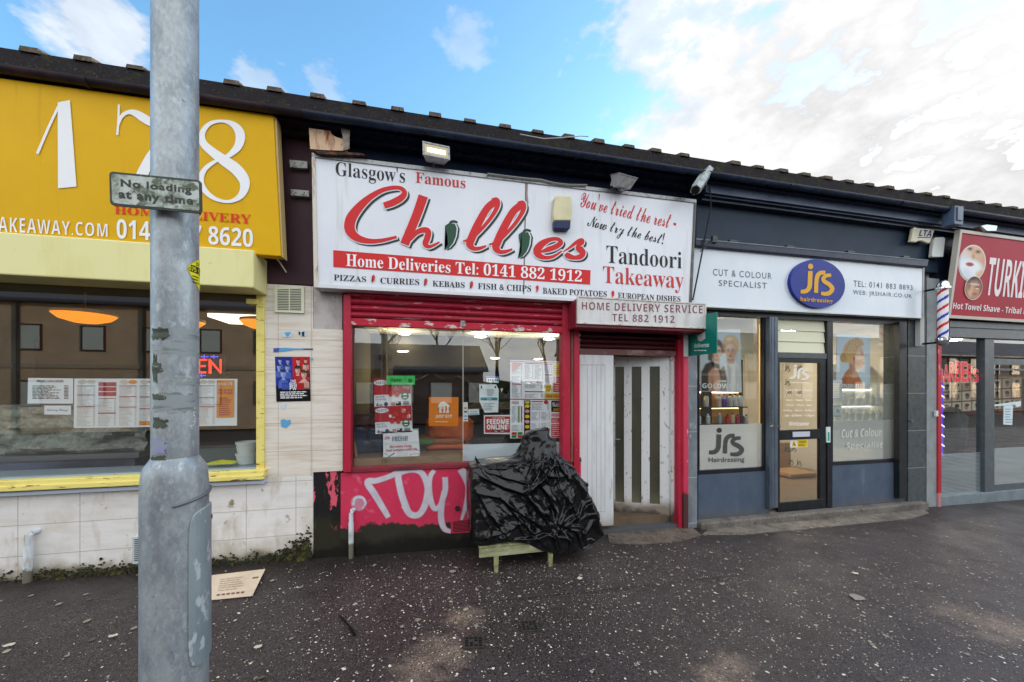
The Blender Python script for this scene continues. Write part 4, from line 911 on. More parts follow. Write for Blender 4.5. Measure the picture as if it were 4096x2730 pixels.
for a, b2 in ((789, 806), (1293, 1311)):
    m = MB(); m.bx(a, b2, 676 if a < 1000 else 690, 1086 if a < 1000 else 1062, -.07, .12, 0); m.build('guide_rail', M['red'], sh_, bevel=.005)
m = MB(); m.bx(1312.5, 1317.5, 738, 1062, -.035, .05); tag(m.build('timber_strip', mat('bare_timber', '#8a6a58', .8, layers=[('noise', (20, 20, 3), .45, .65, '#6b4a3d')])), 'bare brown timber strip between window shutter and doorway', 'timber strip')
m = MB(); m.bx(786, 790.5, 672, 757, -.03, .06); tag(m.build('timber_strip', hx('#5e1a22')), 'dark red strip beside the marble pier panel', 'timber strip')
wf = thing('shop_window', W((1050, 1076), .03), 'main takeaway window of two butted panes under the red shutter', 'window')
zs = level(1050, 1064, -.02)
m = MB(); m.box(X(806, .0), X(1334, .0), -.02, .12, zs-.045, zs); m.box(X(806, .0), X(1334, .0), -.03, -.0201, zs-.055, zs-.012)
m.build('window_sill', mat('dark_red_sill', '#7d2430', .5, layers=[('noise', (4, 9, 9), .5, .7, '#55222a')]), wf, bevel=.004)
zt = level(1050, 742, .03); xm = X(1064, .04)
m = MB(); xa, xb = X(804, .04), xm-.003; m.face([(xa, .04, zs), (xb, .04, zs), (xb, .04, zt+.25), (xa, .04, zt+.25)]); m.build('window_pane', M['glass'], wf)
m = MB(); xa, xb = xm+.003, X(1312, .04); m.face([(xa, .04, zs), (xb, .04, zs), (xb, .04, zt+.25), (xa, .04, zt+.25)]); m.build('window_pane', M['glass'], wf)
m = MB(); m.box(xm-.0029, xm+.0029, .038, .05, zs, zt+.2); m.build('silicone_joint', hx('#c9c5b8', .5), wf)
m = MB(); m.bx(805, 812, 745, 1070, .03, .04); m.build('frame_edge', hx('#3b3226', .5), wf)

# graffiti on the riser
m = MB(); T = FP(-.012, c8)
SPR = mat('silver_spray_paint', '#cbc8d2', .4, layers=[('noise', 8, .45, .75, '#b5afbd'), ('noise', 40, .6, .74, '#c7a0ae')])
hal = mat('spray_haze', '#c9718a', .5, layers=[('noise', 14, .4, .65, '#b98a9c')])
gl = [[(640, 488, 34), (600, 420, 40), (540, 320, 44), (490, 235, 46), (560, 222, 36), (660, 188, 34), (712, 160, 40), (712, 210, 44), (738, 330, 46), (780, 445, 46)],
      [(735, 160, 40), (800, 150, 26), (868, 158, 36), (912, 220, 44), (925, 300, 44), (905, 400, 44), (860, 468, 40), (800, 465, 44), (755, 400, 44)],
      [(972, 150, 28), (945, 190, 32), (935, 270, 36), (948, 370, 38), (975, 425, 34), (1015, 400, 30), (1050, 300, 36), (1050, 200, 36)], [(1045, 300, 34), (1025, 400, 38), (1022, 500, 40), (1045, 570, 34), (1090, 590, 24)],
      [(1165, 140, 50), (1195, 190, 50), (1220, 260, 44), (1215, 330, 36), (1195, 420, 26), (1165, 520, 12)]]
for g_ in gl: m.ribbon(T, g_, .0015, 1, n=7, grow=5)
for g_ in gl: m.ribbon(T, g_, .0032, 0, n=7)
m.ell(T, 425, 385, 58, 58, .0012, 1, 20); m.ribbon(T, [(385, 400, 16), (400, 350, 18), (450, 345, 20), (475, 385, 18), (450, 425, 12)], .0032, 0)
tag(m.build('graffiti_tag', [SPR, hal]), 'silver spray painted TOY tag on the pink riser', 'graffiti')
m = MB(); q = W(c8(1140, 425), -.02); m.tube([q+V((0, .01, 0)), q+V((0, -.006, 0))], .028, n=14); tag(m.build('round_vent', hx('#3a2a2c', .7)), 'small dark round vent hole in the pink riser', 'vent')

# ------------------------------------------------------------------ things in the main window
W7 = FP(.075, c7); W7i = FP(.062, c7)
PAL = ['#e6e9ee', '#b3202c', '#2a6a35', '#22252b', '#d8dde3', '#c98d8a', '#3a4660', '#d8c22a', '#c43a3a']
pm = [hx(h) for h in PAL]
m = MB(); m.box(X(812, .06), X(1064, .06), .055, .40, zs-.03, level(880, 1046, .06)-.03); tag(m.build('window_shelf', mat('pale_wood_shelf', '#8d7355', .6, layers=[('noise', (4, 20, 20), .45, .65, '#75603f')])), 'brown wooden window shelf carrying the stacked cartons', 'shelf')
def carton(q4, label, draw, su=100, tu=80, dep=.22):
    S = QP(FP(.10), c7, *q4, su, tu); m = MB(); m.slab(S, [(0, 0), (su, 0), (su, tu), (0, tu)], dep); draw(m, S)
    return tag(m.build('carton', pm), label, 'carton', 'cartons stacked in the takeaway window')
def natco(m, S, sd):
    rn = random.Random(sd)
    m.rect(S, 0, 0, 100, 46, .002, 1)
    for _ in range(16): m.ell(S, rn.uniform(40, 96), rn.uniform(6, 34), rn.uniform(2, 6), rn.uniform(2, 6), .003, rn.choice((0, 5, 5, 8)), 10)
    m.ell(S, 19, 12, 18, 7.5, .006, 0); m.text(S, 'NATCO', (5, 8, 33, 16), .007, 6, 'sb')
    m.ell(S, 46, 45, 6.5, 7, .006, 8, 14); m.ell(S, 63, 47, 6.5, 7, .006, 8, 14); m.rect(S, 50, 45.5, 60, 47, .0065, 8)
    m.ell(S, 84, 52, 10.5, 11, .006, 2, 18); m.ell(S, 84, 52, 7, 7.5, .008, 0, 14); m.rect(S, 75, 50, 93, 55, .009, 2)
    m.text(S, 'Paper Drink', (4, 49, 28, 55), .004, 6); m.text(S, 'Cups with Lids', (4, 56, 32, 62), .004, 6)
    m.text(S, '4', (5, 69, 12, 78), .004, 3, 'b'); m.text(S, 'oz', (14, 72, 22, 78), .004, 3, 'b'); m.ell(S, 32, 73, 5.5, 6, .004, 6, 14)
    m.rect(S, 46, 68, 57, 78, .004, 5); m.rect(S, 59, 67, 73, 78, .004, 3); m.rect(S, 60, 68, 66, 72, .005, 0)
    for k in range(9): m.rect(S, 79+k*1.9, 67, 80+k*1.9, 78, .004, 3)
def fressh(m, S):
    m.rect(S, 38, 0, 52, 80, .002, 4); m.rect(S, 0, 32, 100, 38, .002, 4)
    m.text(S, '250', (4, 14, 18, 22), .004, 8, 'sb'); m.text(S, 'FRESSH', (24, 15, 70, 29), .005, 6, 'sbi')
    m.text(S, 'Microwave Plastic', (18, 40, 80, 48), .004, 8, 'bi'); m.text(S, 'Food Containers with Lids', (8, 50, 94, 58), .004, 8, 'bi')
    m.poly(S, [(36, 72), (48, 62), (64, 60), (70, 66), (62, 78), (40, 79)], .004, 4); m.rect(S, 74, 68, 98, 76, .004, 6); m.rect(S, 75, 69, 97, 75, .006, 0)
    for a in ((2, 80, 30, 62), (98, 60, 70, 46), (2, 62, 16, 70)): m.poly(S, [(a[0], a[1]), (a[2], a[3]), (a[2]+2, a[3]+2), (a[0]+3, a[1])], .003, 6)
carton(((408, 1070), (722, 1058), (738, 1300), (410, 1318)), 'white food container carton lowest in the window stack', fressh)
carton(((334, 845), (660, 833), (668, 1072), (340, 1090)), 'red and white paper cup carton in the middle of the stack', lambda m, S: natco(m, S, 1))
carton(((322, 595), (655, 585), (657, 832), (330, 850)), 'red and white paper cup carton on top under the green sign', lambda m, S: natco(m, S, 2))
gi = [hx('#35c565'), hx('#173a22'), hx('#1c8f45')]
sheet('open_sign', 'bright green sign reading Open stuck inside the takeaway window', 'sign', W7i, [(440, 567), (604, 568), (603, 648), (440, 648)], gi, lambda m: m.text(W7i, 'Open', (475, 590, 572, 628), .003, 1, 'b'))
sheet('open_sign', 'small square green sign right of the green Open sign', 'sign', W7i, [(608, 568), (693, 568), (693, 648), (608, 648)], gi, lambda m: (m.rect(W7i, 635, 595, 668, 628, .002, 2), m.dashes(W7i, 634, 594, 670, 630, 4, .003, 1, .4, False)))
oj = [hx('#e07d16'), hx('#f0ece6'), hx('#c96a10')]
def d_je(m):
    S = QP(W7i, c7, (820, 759), (1084, 760), (1082, 1020), (818, 1018), 100, 100)
    m.poly(S, [(36, 20), (44, 15), (44, 18), (50, 14), (70, 30), (70, 34), (66, 35), (68, 54), (34, 54), (35, 35), (31, 36), (30, 32)], .002, 1)
    for a in (41, 44.5, 48): m.rect(S, a, 32, a+1.3, 41, .004, 0)
    m.poly(S, [(41, 41), (49, 41), (47, 45), (47, 54), (44, 54), (44, 45)], .005, 0)
    m.poly(S, [(55, 30), (60, 31), (61, 44), (58, 45), (58, 54), (55, 54)], .006, 0)
    m.text(S, 'JUST EAT', (21, 61, 79, 74), .002, 1, 'bi', .01); m.dashes(S, 21, 83, 79, 87, 1, .002, 1, .5, False)
sheet('window_sticker', 'square orange sticker with white house, fork and knife', 'sticker', W7i, [(820, 759), (1084, 760), (1082, 1020), (818, 1018)], oj, d_je)
sc_ = [hx('#dfe6ea'), hx('#3d4a66'), hx('#c4883a'), hx('#3f7fc0'), hx('#2b8d99')]
sheet('window_sticker', 'narrow upright white payment card sticker on the pane joint', 'sticker', W7i, [(1126, 807), (1167, 806), (1169, 977), (1126, 978)], sc_,
      lambda m: (m.ell(W7i, 1142, 858, 9, 7, .002, 2), m.ell(W7i, 1152, 858, 9, 7, .0035, 2), m.rect(W7i, 1134, 884, 1160, 898, .002, 1), m.rect(W7i, 1134, 925, 1160, 934, .002, 3), m.rect(W7i, 1134, 955, 1160, 964, .002, 3)))
sheet('window_sticker', 'small white tap to pay sticker right of the upright card strip', 'sticker', W7i, [(1172, 870), (1268, 866), (1271, 918), (1172, 921)], sc_,
      lambda m: (m.text(W7i, 'Tap to pay', (1186, 882, 1250, 896), .002, 1, 'b'), m.rect(W7i, 1180, 907, 1262, 914, .002, 4)))
sheet('window_sticker', 'small blue and white strip sticker above the torn certificate', 'sticker', W7i, [(1335, 572), (1443, 574), (1442, 632), (1335, 627)], sc_,
      lambda m: (m.rect(W7i, 1336, 573, 1442, 588, .002, 3), [m.ell(W7i, 1352+k*20, 607, 7, 9, .002, 1) for k in range(5)]))
sheet('certificate', 'white hygiene certificate with blue PASS band and cut corners', 'certificate', W7i, [(1270, 646), (1420, 645), (1446, 695), (1440, 895), (1320, 900), (1272, 800)], sc_,
      lambda m: (m.rect(W7i, 1281, 763, 1432, 788, .002, 4), m.text(W7i, 'PASS', (1337, 768, 1380, 783), .004, 0, 'b'), m.dashes(W7i, 1338, 685, 1410, 750, 6, .002, 1, .3, False), m.dashes(W7i, 1308, 810, 1412, 880, 5, .002, 1, .25, False), m.rect(W7i, 1282, 655, 1296, 682, .002, 1), m.rect(W7i, 1408, 660, 1420, 680, .002, 1)))
fm = [hx('#eceaea'), hx('#b01f2e'), hx('#1a1416')]
def d_fm(m):
    m.rect(W7i, 1321, 932, 1545, 1078, .002, 1)
    m.text(W7i, 'Order Online at', (1386, 938, 1498, 950), .004, 0, 'sb'); m.text(W7i, 'FEEDME', (1336, 956, 1536, 1002), .004, 0, 'b', .03); m.text(W7i, 'ONLINE', (1336, 1006, 1522, 1050), .004, 0, 'b', .03)
    m.text(W7i, '.co.uk', ((1526, 1046), (1526, 1010), (1537, 1010), (1537, 1046)), .004, 0, 'b')
    m.rect(W7i, 1388, 1056, 1438, 1073, .004, 2); m.rect(W7i, 1442, 1056, 1496, 1073, .004, 2); m.dashes(W7i, 1404, 1060, 1434, 1068, 1, .006, 0, .7, False); m.dashes(W7i, 1458, 1060, 1492, 1068, 1, .006, 0, .7, False)
sheet('window_sign', 'red and white online ordering sign left of the tall menu board', 'sign', W7i, [(1312, 922), (1546, 920), (1546, 1092), (1312, 1088)], fm, d_fm)
mb_ = [hx('#e6e8ee'), hx('#a82a3a'), hx('#8f96a3'), hx('#d8c420'), hx('#c33336'), hx('#2b8a3c'), hx('#241a18'), hx('#d98f96')]
MS = QP(W7i, c7, (1548, 426), (2015, 442), (2014, 1124), (1546, 1130), 100, 150)
def d_mb(m):
    rn = random.Random(9); S = MS
    m.rect(S, 0, 74, 100, 76, .003, 1); m.rect(S, 0, 2, 100, 3.4, .003, 1)
    for (x0, y0, x1, y1, r) in ((3, 8, 22, 28, 9), (3, 30, 22, 44, 6), (3, 48, 22, 72, 11), (27, 8, 43, 36, 14), (46, 8, 62, 36, 14), (65, 8, 80, 24, 8), (65, 30, 80, 42, 5), (27, 46, 62, 54, 4), (27, 64, 62, 72, 4)): m.dashes(S, x0, y0, x1, y1, r, .003, 2, rnd=rn)
    for (x0, y0, x1) in ((3, 5, 22), (27, 4.6, 62), (65, 5, 80), (27, 40, 62), (27, 59, 62), (3, 45, 22), (65, 26, 80)): m.rect(S, x0, y0, x1, y0+1.8, .004, 1)
    m.poly(S, [(3, 6), (24, 5), (12, 14), (3, 24)], .006, 7)
    for (x0, y0, x1, y1, c) in ((82, 5, 97, 27, 3), (82, 30, 97, 42, 4), (82, 44, 97, 60, 4), (65, 46, 80, 60, 3), (65, 62, 97, 73, 3)): m.rect(S, x0, y0, x1, y1, .006, c); m.dashes(S, x0+2, y0+2, x1-2, y1-2, 4, .008, 1 if c == 3 else 0, .4, False, rn)
    m.text(S, '£6.99 EACH', (68, 66, 94, 71), .01, 4, 'b')
    m.text(S, 'PIZZAS', (3, 79, 16, 84), .004, 1, 'b'); m.dashes(S, 3, 88, 14, 120, 14, .003, 2, rnd=rn); m.rect(S, 15, 88, 17.5, 120, .004, 5); m.rect(S, 20, 88, 22.5, 120, .004, 4)
    m.dashes(S, 3, 124, 23, 136, 5, .003, 2, rnd=rn); m.rect(S, 3, 138, 12, 143, .004, 4); m.rect(S, 14, 138, 23, 143, .004, 5); m.rect(S, 3, 144, 12, 149, .004, 5); m.rect(S, 14, 144, 23, 149, .004, 4)
    m.rect(S, 26, 77, 38, 149, .004, 6); [m.ell(S, 32, 88+k*10, 4.5, 3.4, .006, 7 if k % 2 else 3, 12) for k in range(6)]; m.rect(S, 28, 79, 36, 83, .006, 3)
    for (x0, y0, x1, y1, r) in ((40, 82, 74, 96, 6), (40, 99, 56, 116, 7), (59, 99, 75, 116, 7), (40, 120, 56, 134, 6), (59, 120, 75, 128, 4)): m.dashes(S, x0, y0, x1, y1, r, .003, 2, rnd=rn)
    m.rect(S, 40, 78, 62, 80, .004, 1); m.ell(S, 68, 80, 4.5, 4, .006, 1, 14); m.text(S, 'BUFFET', (58, 131, 76, 136), .006, 6, 'b')
    m.rect(S, 78, 77, 99, 99, .004, 6); m.text(S, 'Chillies', (80, 80, 97, 89), .006, 0, 'sc'); m.dashes(S, 82, 92, 96, 97, 2, .006, 3, .5, False, rn)
    m.rect(S, 78, 102, 99, 108, .004, 7); m.rect(S, 78, 111, 99, 149, .004, 4); m.dashes(S, 80, 113, 97, 147, 9, .006, 0, .3, False, rn); m.rect(S, 78, 121, 99, 123, .008, 0)
m = MB(); m.slab(MS, [(0, 0), (100, 0), (100, 150), (0, 150)], .006, .002); d_mb(m); tag(m.build('menu_poster', mb_), 'tall white takeaway menu with yellow and red offer boxes', 'menu')
sheet('display_board', 'blank white panel standing low in the right window pane', 'panel', FP(.075, c7), [(1126, 1186), (2040, 1160), (2040, 1336), (1124, 1345)], [hx('#cdd9e2')], None, .01)
m = MB(); S = FP(.16, c7); m.slab(S, [(570, 1308), (790, 1300), (845, 1352), (845, 1372), (570, 1378)], .12); tag(m.build('white_box', hx('#d9d9ea')), 'flattened white paper box at the foot of the cartons', 'box')
m = MB(); S = FP(.10, c7)
for i, (pts, o) in enumerate((([(930, 1318), (965, 1288), (1010, 1320), (1022, 1350), (965, 1352)], 0), ([(965, 1288), (985, 1312), (960, 1330)], .006))): m.slab(S, pts, .004, o)
tag(m.build('paper_scrap', hx('#d3d8d6')), 'crumpled folded white paper lying on the window shelf', 'paper')

# delivery bags, crates, counter behind the glass
def softbox(name, mt, label, cat_, c, size, seed, group=None, amp=.03, n=14, pw=3.5):
    m = MB(); gvv = {}; K = 2*n; J = n
    for j in range(J+1):
        ph = -math.pi/2+math.pi*j/J
        for i in range(K):
            th = 2*math.pi*i/K
            sp = lambda v: math.copysign(abs(v)**(2/pw), v)
            d = V((sp(math.cos(ph))*sp(math.cos(th)), sp(math.cos(ph))*sp(math.sin(th)), sp(math.sin(ph))))
            p = V((d.x*size[0]/2, d.y*size[1]/2, d.z*size[2]/2)); q = p*5+V((seed, seed*2, 0))
            p += d*amp*(NZ.fractal(q, 1, 2, 3)+abs(NZ.noise(q*.7))*-.6)
            gvv[i, j] = V(c)+p+V((0, 0, size[2]/2))
    for j in range(J):
        for i in range(K): m.face([gvv[i, j], gvv[(i+1) % K, j], gvv[(i+1) % K, j+1], gvv[i, j+1]])
    o = m.build(name, mt, smooth=True, fix=False); me = o.data
    bm = bmesh.new(); bm.from_mesh(me); bmesh.ops.remove_doubles(bm, verts=bm.verts[:], dist=.0004); bmesh.ops.recalc_face_normals(bm, faces=bm.faces[:]); bm.to_mesh(me); bm.free()
    return tag(o, label, cat_, group)
orange = mat('orange_bag_fabric', '#d2651a', .6, layers=[('noise', 8, .4, .7, '#b5500f'), ('noise', 22, .64, .72, '#8a3a0a')], bump=(26, .3))
a0 = W(c7(735, 1280), .45); a1 = W(c7(1240, 1280), .45); wb = a1.x-a0.x; cb = (a0.x+a1.x)/2
zb0 = level(c7(900, 1)[0], c7(900, 1270)[1], .45); z1_ = level(c7(900, 1)[0], c7(900, 1190)[1], .45); z2_ = level(c7(900, 1)[0], c7(900, 1125)[1], .45); z3_ = level(c7(900, 1)[0], c7(900, 930)[1], .45)
gB = 'orange delivery bags piled in the window'
m = MB(); m.box(a0.x-.1, a1.x+.9, .3, 1.0, zb0-.06, zb0-.02); m.box(a0.x-.05, a1.x+.85, .34, .98, -.2, zb0-.061); tag(m.build('display_table', mat('dark_table', '#1f1a18', .6)), 'dark low table carrying the orange delivery bags', 'table')
softbox('delivery_bag', orange, 'flat folded orange delivery bag at the bottom of the pile', 'bag', (cb+.02, .6, zb0-.02), (wb*.86, .45, (z1_-zb0)*.62), 1, gB, .012, pw=6)
softbox('delivery_bag', orange, 'second flat orange delivery bag from the bottom of the pile', 'bag', (cb-.01, .62, zb0+(z1_-zb0)*.52), (wb*.8, .45, (z1_-zb0)*.62), 2, gB, .015, pw=6)
softbox('delivery_bag', mat('brown_orange_bag', '#a55a20', .6, layers=[('noise', 8, .4, .7, '#8a4512')], bump=(26, .3)), 'brownish sagging delivery bag in the middle of the pile', 'bag', (cb-.02, .62, z1_), (wb*.95, .46, z2_-z1_+.02), 4, gB, .03, pw=3.5)
softbox('delivery_bag', orange, 'bulging orange delivery bag on top of the pile', 'bag', (cb+.03, .62, z2_-.02), (wb*.92, .46, z3_-z2_), 7, gB, .06, pw=4)
softbox('black_umbrella', mat('black_fabric', '#141416', .6, bump=(20, .3)), 'dark domed umbrella shape propped behind the orange sticker', 'umbrella', tuple(W(c7(930, 905), 1.2)), (1.1, .5, .55), 9, None, .05, pw=2.0)
softbox('green_bag', hx('#4d7a36', .6), 'green bag lying left of the brownish delivery bag', 'bag', tuple(W(c7(800, 1190), .42)), (.22, .18, .08), 12, None, .02)
blu = mat('blue_bottle_wrap', '#1d3c66', .3, layers=[('noise', 12, .45, .65, '#0f2238'), ('noise', 25, .64, .7, '#4a6a94')])
k = 0
for zi in range(3):
    for xi in range(2):
        a = W(c7(150+xi*130, 1300-zi*105), .6)
        softbox('bottle_pack', [blu, blu, mat('red_bottle_wrap', '#46202a', .4, layers=[('noise', 20, .45, .65, '#251418'), ('noise', 30, .62, .68, '#7d5f5f')])][zi], ['lowest', 'middle', 'top'][zi]+' shrink wrapped bottle pack in the '+['left', 'right'][xi]+' column beside the cartons', 'bottle pack', (a.x+.1, .62, a.z-.0), (.27, .3, .245), 20+k, 'bottle packs beside the cartons', .025, pw=5); k += 1
m = MB(); a = W(c7(125, 1080), .2); b2 = W(c7(175, 1320), .12); m.tube([a, b2], .016, n=8); tag(m.build('broom_handle', hx('#8a5a34')), 'brown wooden handle leaning in the window corner', 'handle')
m = MB(); a = W(c7(660, 760), 2.0); m.box(a.x, a.x+2.6, 1.9, 2.4, -.2, 1.32); m.box(a.x-.02, a.x+2.62, 1.86, 2.44, 1.321, 1.36); tag(m.build('counter', mat('dark_shop_counter', '#2b2622', .5, layers=[('noise', 6, .4, .7, '#40372e')])), 'dark serving counter at the back of the red takeaway', 'counter')
m = MB(); a = W(c7(330, 470), 1.6); m.box(a.x, a.x+.16, 1.6, 1.75, 1.3, 2.2); tag(m.build('yellow_column', hx('#b98f4a')), 'yellowish narrow column behind the carton stack', 'column')
m = MB(); m.box(X(812, .1), X(812, .1)+.5, 1.2, 3.3, -.2, 1.75); tag(m.build('drinks_fridge', mat('dark_fridge', '#241f1c', .4, layers=[('noise', 9, .52, .6, '#5a3430'), ('noise', 18, .6, .66, '#66624f')])), 'dark drinks fridge along the left wall of the takeaway', 'fridge')
m = MB(); a = W(c7(1130, 560), 2.4); m.box(a.x-1.2, a.x+2.0, 2.55, 2.65, 1.45, 2.08); tag(m.build('dark_hood', mat('dark_kitchen_hood', '#3a3a3c', .4, .2, layers=[('noise', 4, .45, .7, '#4f5148')])), 'dark kitchen opening behind the serving counter', 'kitchen hood')
ml = mat('round_ceiling_lamp', '#fff3d6', .4, emit=24.0)
for (x, y, yy, r, lab) in ((600, 187, .75, .1, 'large round ceiling lamp nearest the left pane top'), (1280, 212, .95, .11, 'large round ceiling lamp above the torn certificate'), (1897, 232, .95, .11, 'large round ceiling lamp above the tall menu'), (585, 342, 1.9, .1, 'small far ceiling lamp below the left large lamp'), (1413, 404, 2.4, .09, 'small far ceiling lamp above the blue strip sticker'), (1800, 411, 2.6, .09, 'small far ceiling lamp just above the tall menu')):
    d_ = ray(c7(x, y)); q = CAM+d_*((2.745-H)/d_.z) if d_.z > 0 else None
    if q.y > 3.2: q = CAM+d_*((2.9+D)/d_.y)
    t = thing('ceiling_lamp', q, lab, 'ceiling lamp', 'round ceiling lamps in the red takeaway')
    m = MB(); m.lathe(q, [(r*1.15, .004), (r*1.15, -.012), (r*1.0, -.02)], n=24, caps=False); m.build('rim', M['whiteplastic'], t)
    m = MB(); m.lathe(q, [(r, -.012), (r*.6, -.02), (.001, -.022)], n=24); m.build('diffuser', ml, t, smooth=True)

# ------------------------------------------------------------------ doorway of the red takeaway
db = thing('delivery_sign', W((1470, 750), -.32), 'grimy white box sign reading HOME DELIVERY SERVICE over the doorway', 'sign')
T = FP(-.32, c5); DQ = [(703, 1250), (1715, 1297), (1708, 1492), (708, 1470)]
x0, x1 = T.at(703, 1360).x, T.at(1712, 1390).x; zb, zt = T.at(1200, 1481).z, T.at(1200, 1273).z
m = MB(); m.box(x0-.01, x1+.01, -.30, -.03, zb-.035, zt-.03); m.build('hood', mat('maroon_hood', '#7c1c2c', .45, layers=[('noise', 10, .45, .7, '#5c1420'), ('noise', 40, .68, .74, '#a98a88')]), db, bevel=.006)
m = MB(); m.box(x0, x1, -.32, -.3005, zb, zt)
m.build('face', mat('grimy_white_face', '#d2d3d3', .5, layers=[('noise', (12, 12, 2), .48, .72, '#b9b6b2'), ('noise', 30, .66, .75, '#8d8780')]), db)
fr = M['rusty']
for a in ((x0, x1, zt-.014, zt), (x0, x1, zb, zb+.014)): m = MB(); m.box(a[0], a[1], -.328, -.3202, a[2], a[3]); m.build('rim', fr, db)
for a in ((x0, x0+.014), (x1-.014, x1)): m = MB(); m.box(a[0], a[1], -.3275, -.3202, zb+.0142, zt-.0142); m.build('rim', fr, db)
lines(T, [('HOME DELIVERY SERVICE', (740, 1290, 1350, 1685, 1320, 1381), None, ('b', -.014, 1.1)), ('TEL 882 1912', (978, 1383, 1441, 1465, 1399, 1455), None, ('b', -.014, 1.1))], mat('faded_maroon_lettering', '#80404a', .5, layers=[('noise', 30, .5, .7, '#6f343c')]), db)

ds = thing('roller_shutter', W((1445, 815), .05), 'raised dark maroon shutter at the head of the white doorway', 'shutter')
xl, xr = X(1332, .05), X(1559, .05); z1 = Z(1445, 770, .05); z0 = Z(1445, 804, .05)
m = MB(); n = 3
for k in range(n):
    a = z1-(z1-z0)*k/n; b2 = z1-(z1-z0)*(k+1)/n
    m.profile(xl, xr, [(.05-.025*math.sin(math.pi*j/8)**.7, a+(b2-a)*j/8*.94) for j in range(9)]+[(.07, b2+(a-b2)*.06), (.07, a)])
m.build('slats', M['maroon'], ds)
m = MB(); m.box(xl, xr, .035, .07, Z(1445, 817, .05), z0-.002); m.build('bottom_bar', mat('rubbed_maroon_bar', '#6b3a38', .45, layers=[('noise', (4, 9, 9), .5, .64, '#8e7a70')]), ds)
m = MB(); m.bx(1319, 1332, 700, 1240, -.05, .15); m.build('guide_rail', M['red'], ds, bevel=.005)
m = MB(); m.bx(1571, 1582, 740, 1226, -.05, .12); m.build('guide_rail', mat('faded_pink_red_paint', '#c93a55', .45, layers=[('noise', (9, 9, 2), .5, .7, '#b8304a'), ('noise', (14, 14, 4), .66, .71, '#d8cfcf'), ('low', .35, .3, 6, '#4d2b2c')]), ds, bevel=.004)
m = MB(); m.bx(1559, 1570.5, 780, 1222, -.02, .12); m.build('guide_rail', M['red'], ds, bevel=.004)
m = MB(); m.bx(1571.5, 1581.5, 767, 820, -.058, .008); m.build('cover_strip', hx('#c5cbcb'), ds)

dw = thing('double_door', W((1445, 1205), .1), 'white panelled doorway with one leaf ajar and three tall glass slits', 'door')
doorwhite = mat('scuffed_white_door', '#d8dbdd', .45, layers=[('noise', (16, 16, 2), .5, .78, '#c3c7c8'), ('noise', 30, .66, .74, '#a4a39d'), ('low', .12, .25, 4, .09, '#a39d94'), ('noise', (22, 22, 3), .62, .74, '#b0aca6')])
doorflake = mat('flaking_white_door', '#d6d8d8', .5, layers=[('noise', (26, 26, 12), .60, .66, '#9a8378'), ('noise', 50, .68, .73, '#6b5a50'), ('low', .20, .25, 5, .07, '#8a8074'), ('low', .10, .3, 7, .04, '#4c443c')])
yp = .03; T = FP(yp, e1)
m = MB(); pz = Z(1370, 1211, yp); m.box(X(1332, yp), X(1410, yp), yp, yp+.045, pz, Z(1370, 816, yp)); panel = m.build('fixed_leaf', doorwhite, dw, bevel=.003)
m = MB()
for a in (233, 262, 290, 318, 343): m.rect(T, a, 488, a+2.6, 1408, .0012, 0)
m.rect(T, 190, 485, 345, 489, .0016, 0); m.rect(T, 233, 1406, 346, 1409, .0016, 0)
m.build('plank_grooves', hx('#a9aeb0', .6), panel)
yr = .10; pr = W(e1(757, 1470), yr); zfl = pr.z; pl_ = G(e1(402, 1446), zfl)
hin = V((pr.x, yr, 0)); fre = V((pl_.x, min(max(pl_.y, .15), .45), 0)); Lw = (hin-fre).length; ax = (hin-fre)/Lw; nr = V((ax.y, -ax.x, 0))
ztop = Z(1530, 818, yr)
LQ = Q(fre+V((0, 0, ztop)), hin+V((0, 0, ztop)), hin+V((0, 0, zfl+.004)), fre+V((0, 0, zfl+.004)), 355, 1018)
if LQ.n.y > 0: LQ.n = -LQ.n
def lq(a): return a-402
holes = [(7, 64), (113, 174), (226, 289)]; ht, hb = 63, 918
m = MB(); th = .045
xs_ = [0]+[v for h in holes for v in h]+[355]
m.slab(LQ, [(0, 0), (355, 0), (355, ht), (0, ht)], th); m.slab(LQ, [(0, hb), (355, hb), (355, 1018), (0, 1018)], th)
for a, b2 in ((0, 7), (64, 113), (174, 226), (289, 355)): m.slab(LQ, [(a, ht), (b2, ht), (b2, hb), (a, hb)], th)
leaf = m.build('open_leaf', doorflake, dw)
slit = mat('dirty_frosted_slit', '#4b4a3d', .3, layers=[('noise', (3, 3, 1.4), .4, .7, '#36362e'), ('low', .3, .4, 4, .15, '#6b6752'), ('noise', 60, .6, .72, '#5f5d4e')])
for a, b2 in holes:
    m = MB(); m.face([LQ.at(a, ht)-LQ.n*.02, LQ.at(b2, ht)-LQ.n*.02, LQ.at(b2, hb)-LQ.n*.02, LQ.at(a, hb)-LQ.n*.02]); m.build('glass_slit', slit, leaf)
m = MB(); p = LQ.at(12, 520); m.tube([p+LQ.n*.0, p+LQ.n*.03, p+LQ.n*.03+ax*.05], .009, n=8); m.build('handle', M['alu'], leaf)
m = MB(); m.box(X(1543, .06), X(1558, .06), .06, .16, Z(1550, 1204, .06), Z(1550, 815, .06)); m.build('frame_post', doorflake, dw, bevel=.003)
m = MB(); m.box(X(1332, .2), X(1558, .2), .30, .34, ztop+.004, 2.75); m.build('overpanel', M['dark'], dw)
m = MB(); xa, xb = X(1332, -.0), X(1575, 0); m.box(xa, xb, .0, .9, -.4, zfl); o = m.build('doorstep', mat('grey_slate_step', '#4e5256', .6, layers=[('noise', 8, .4, .7, '#4b4d50')]), S2)
m = MB(); pts = [gp(p) for p in ((1395, 1216), (1580, 1206), (1612, 1232), (1560, 1246), (1480, 1252), (1400, 1250))]
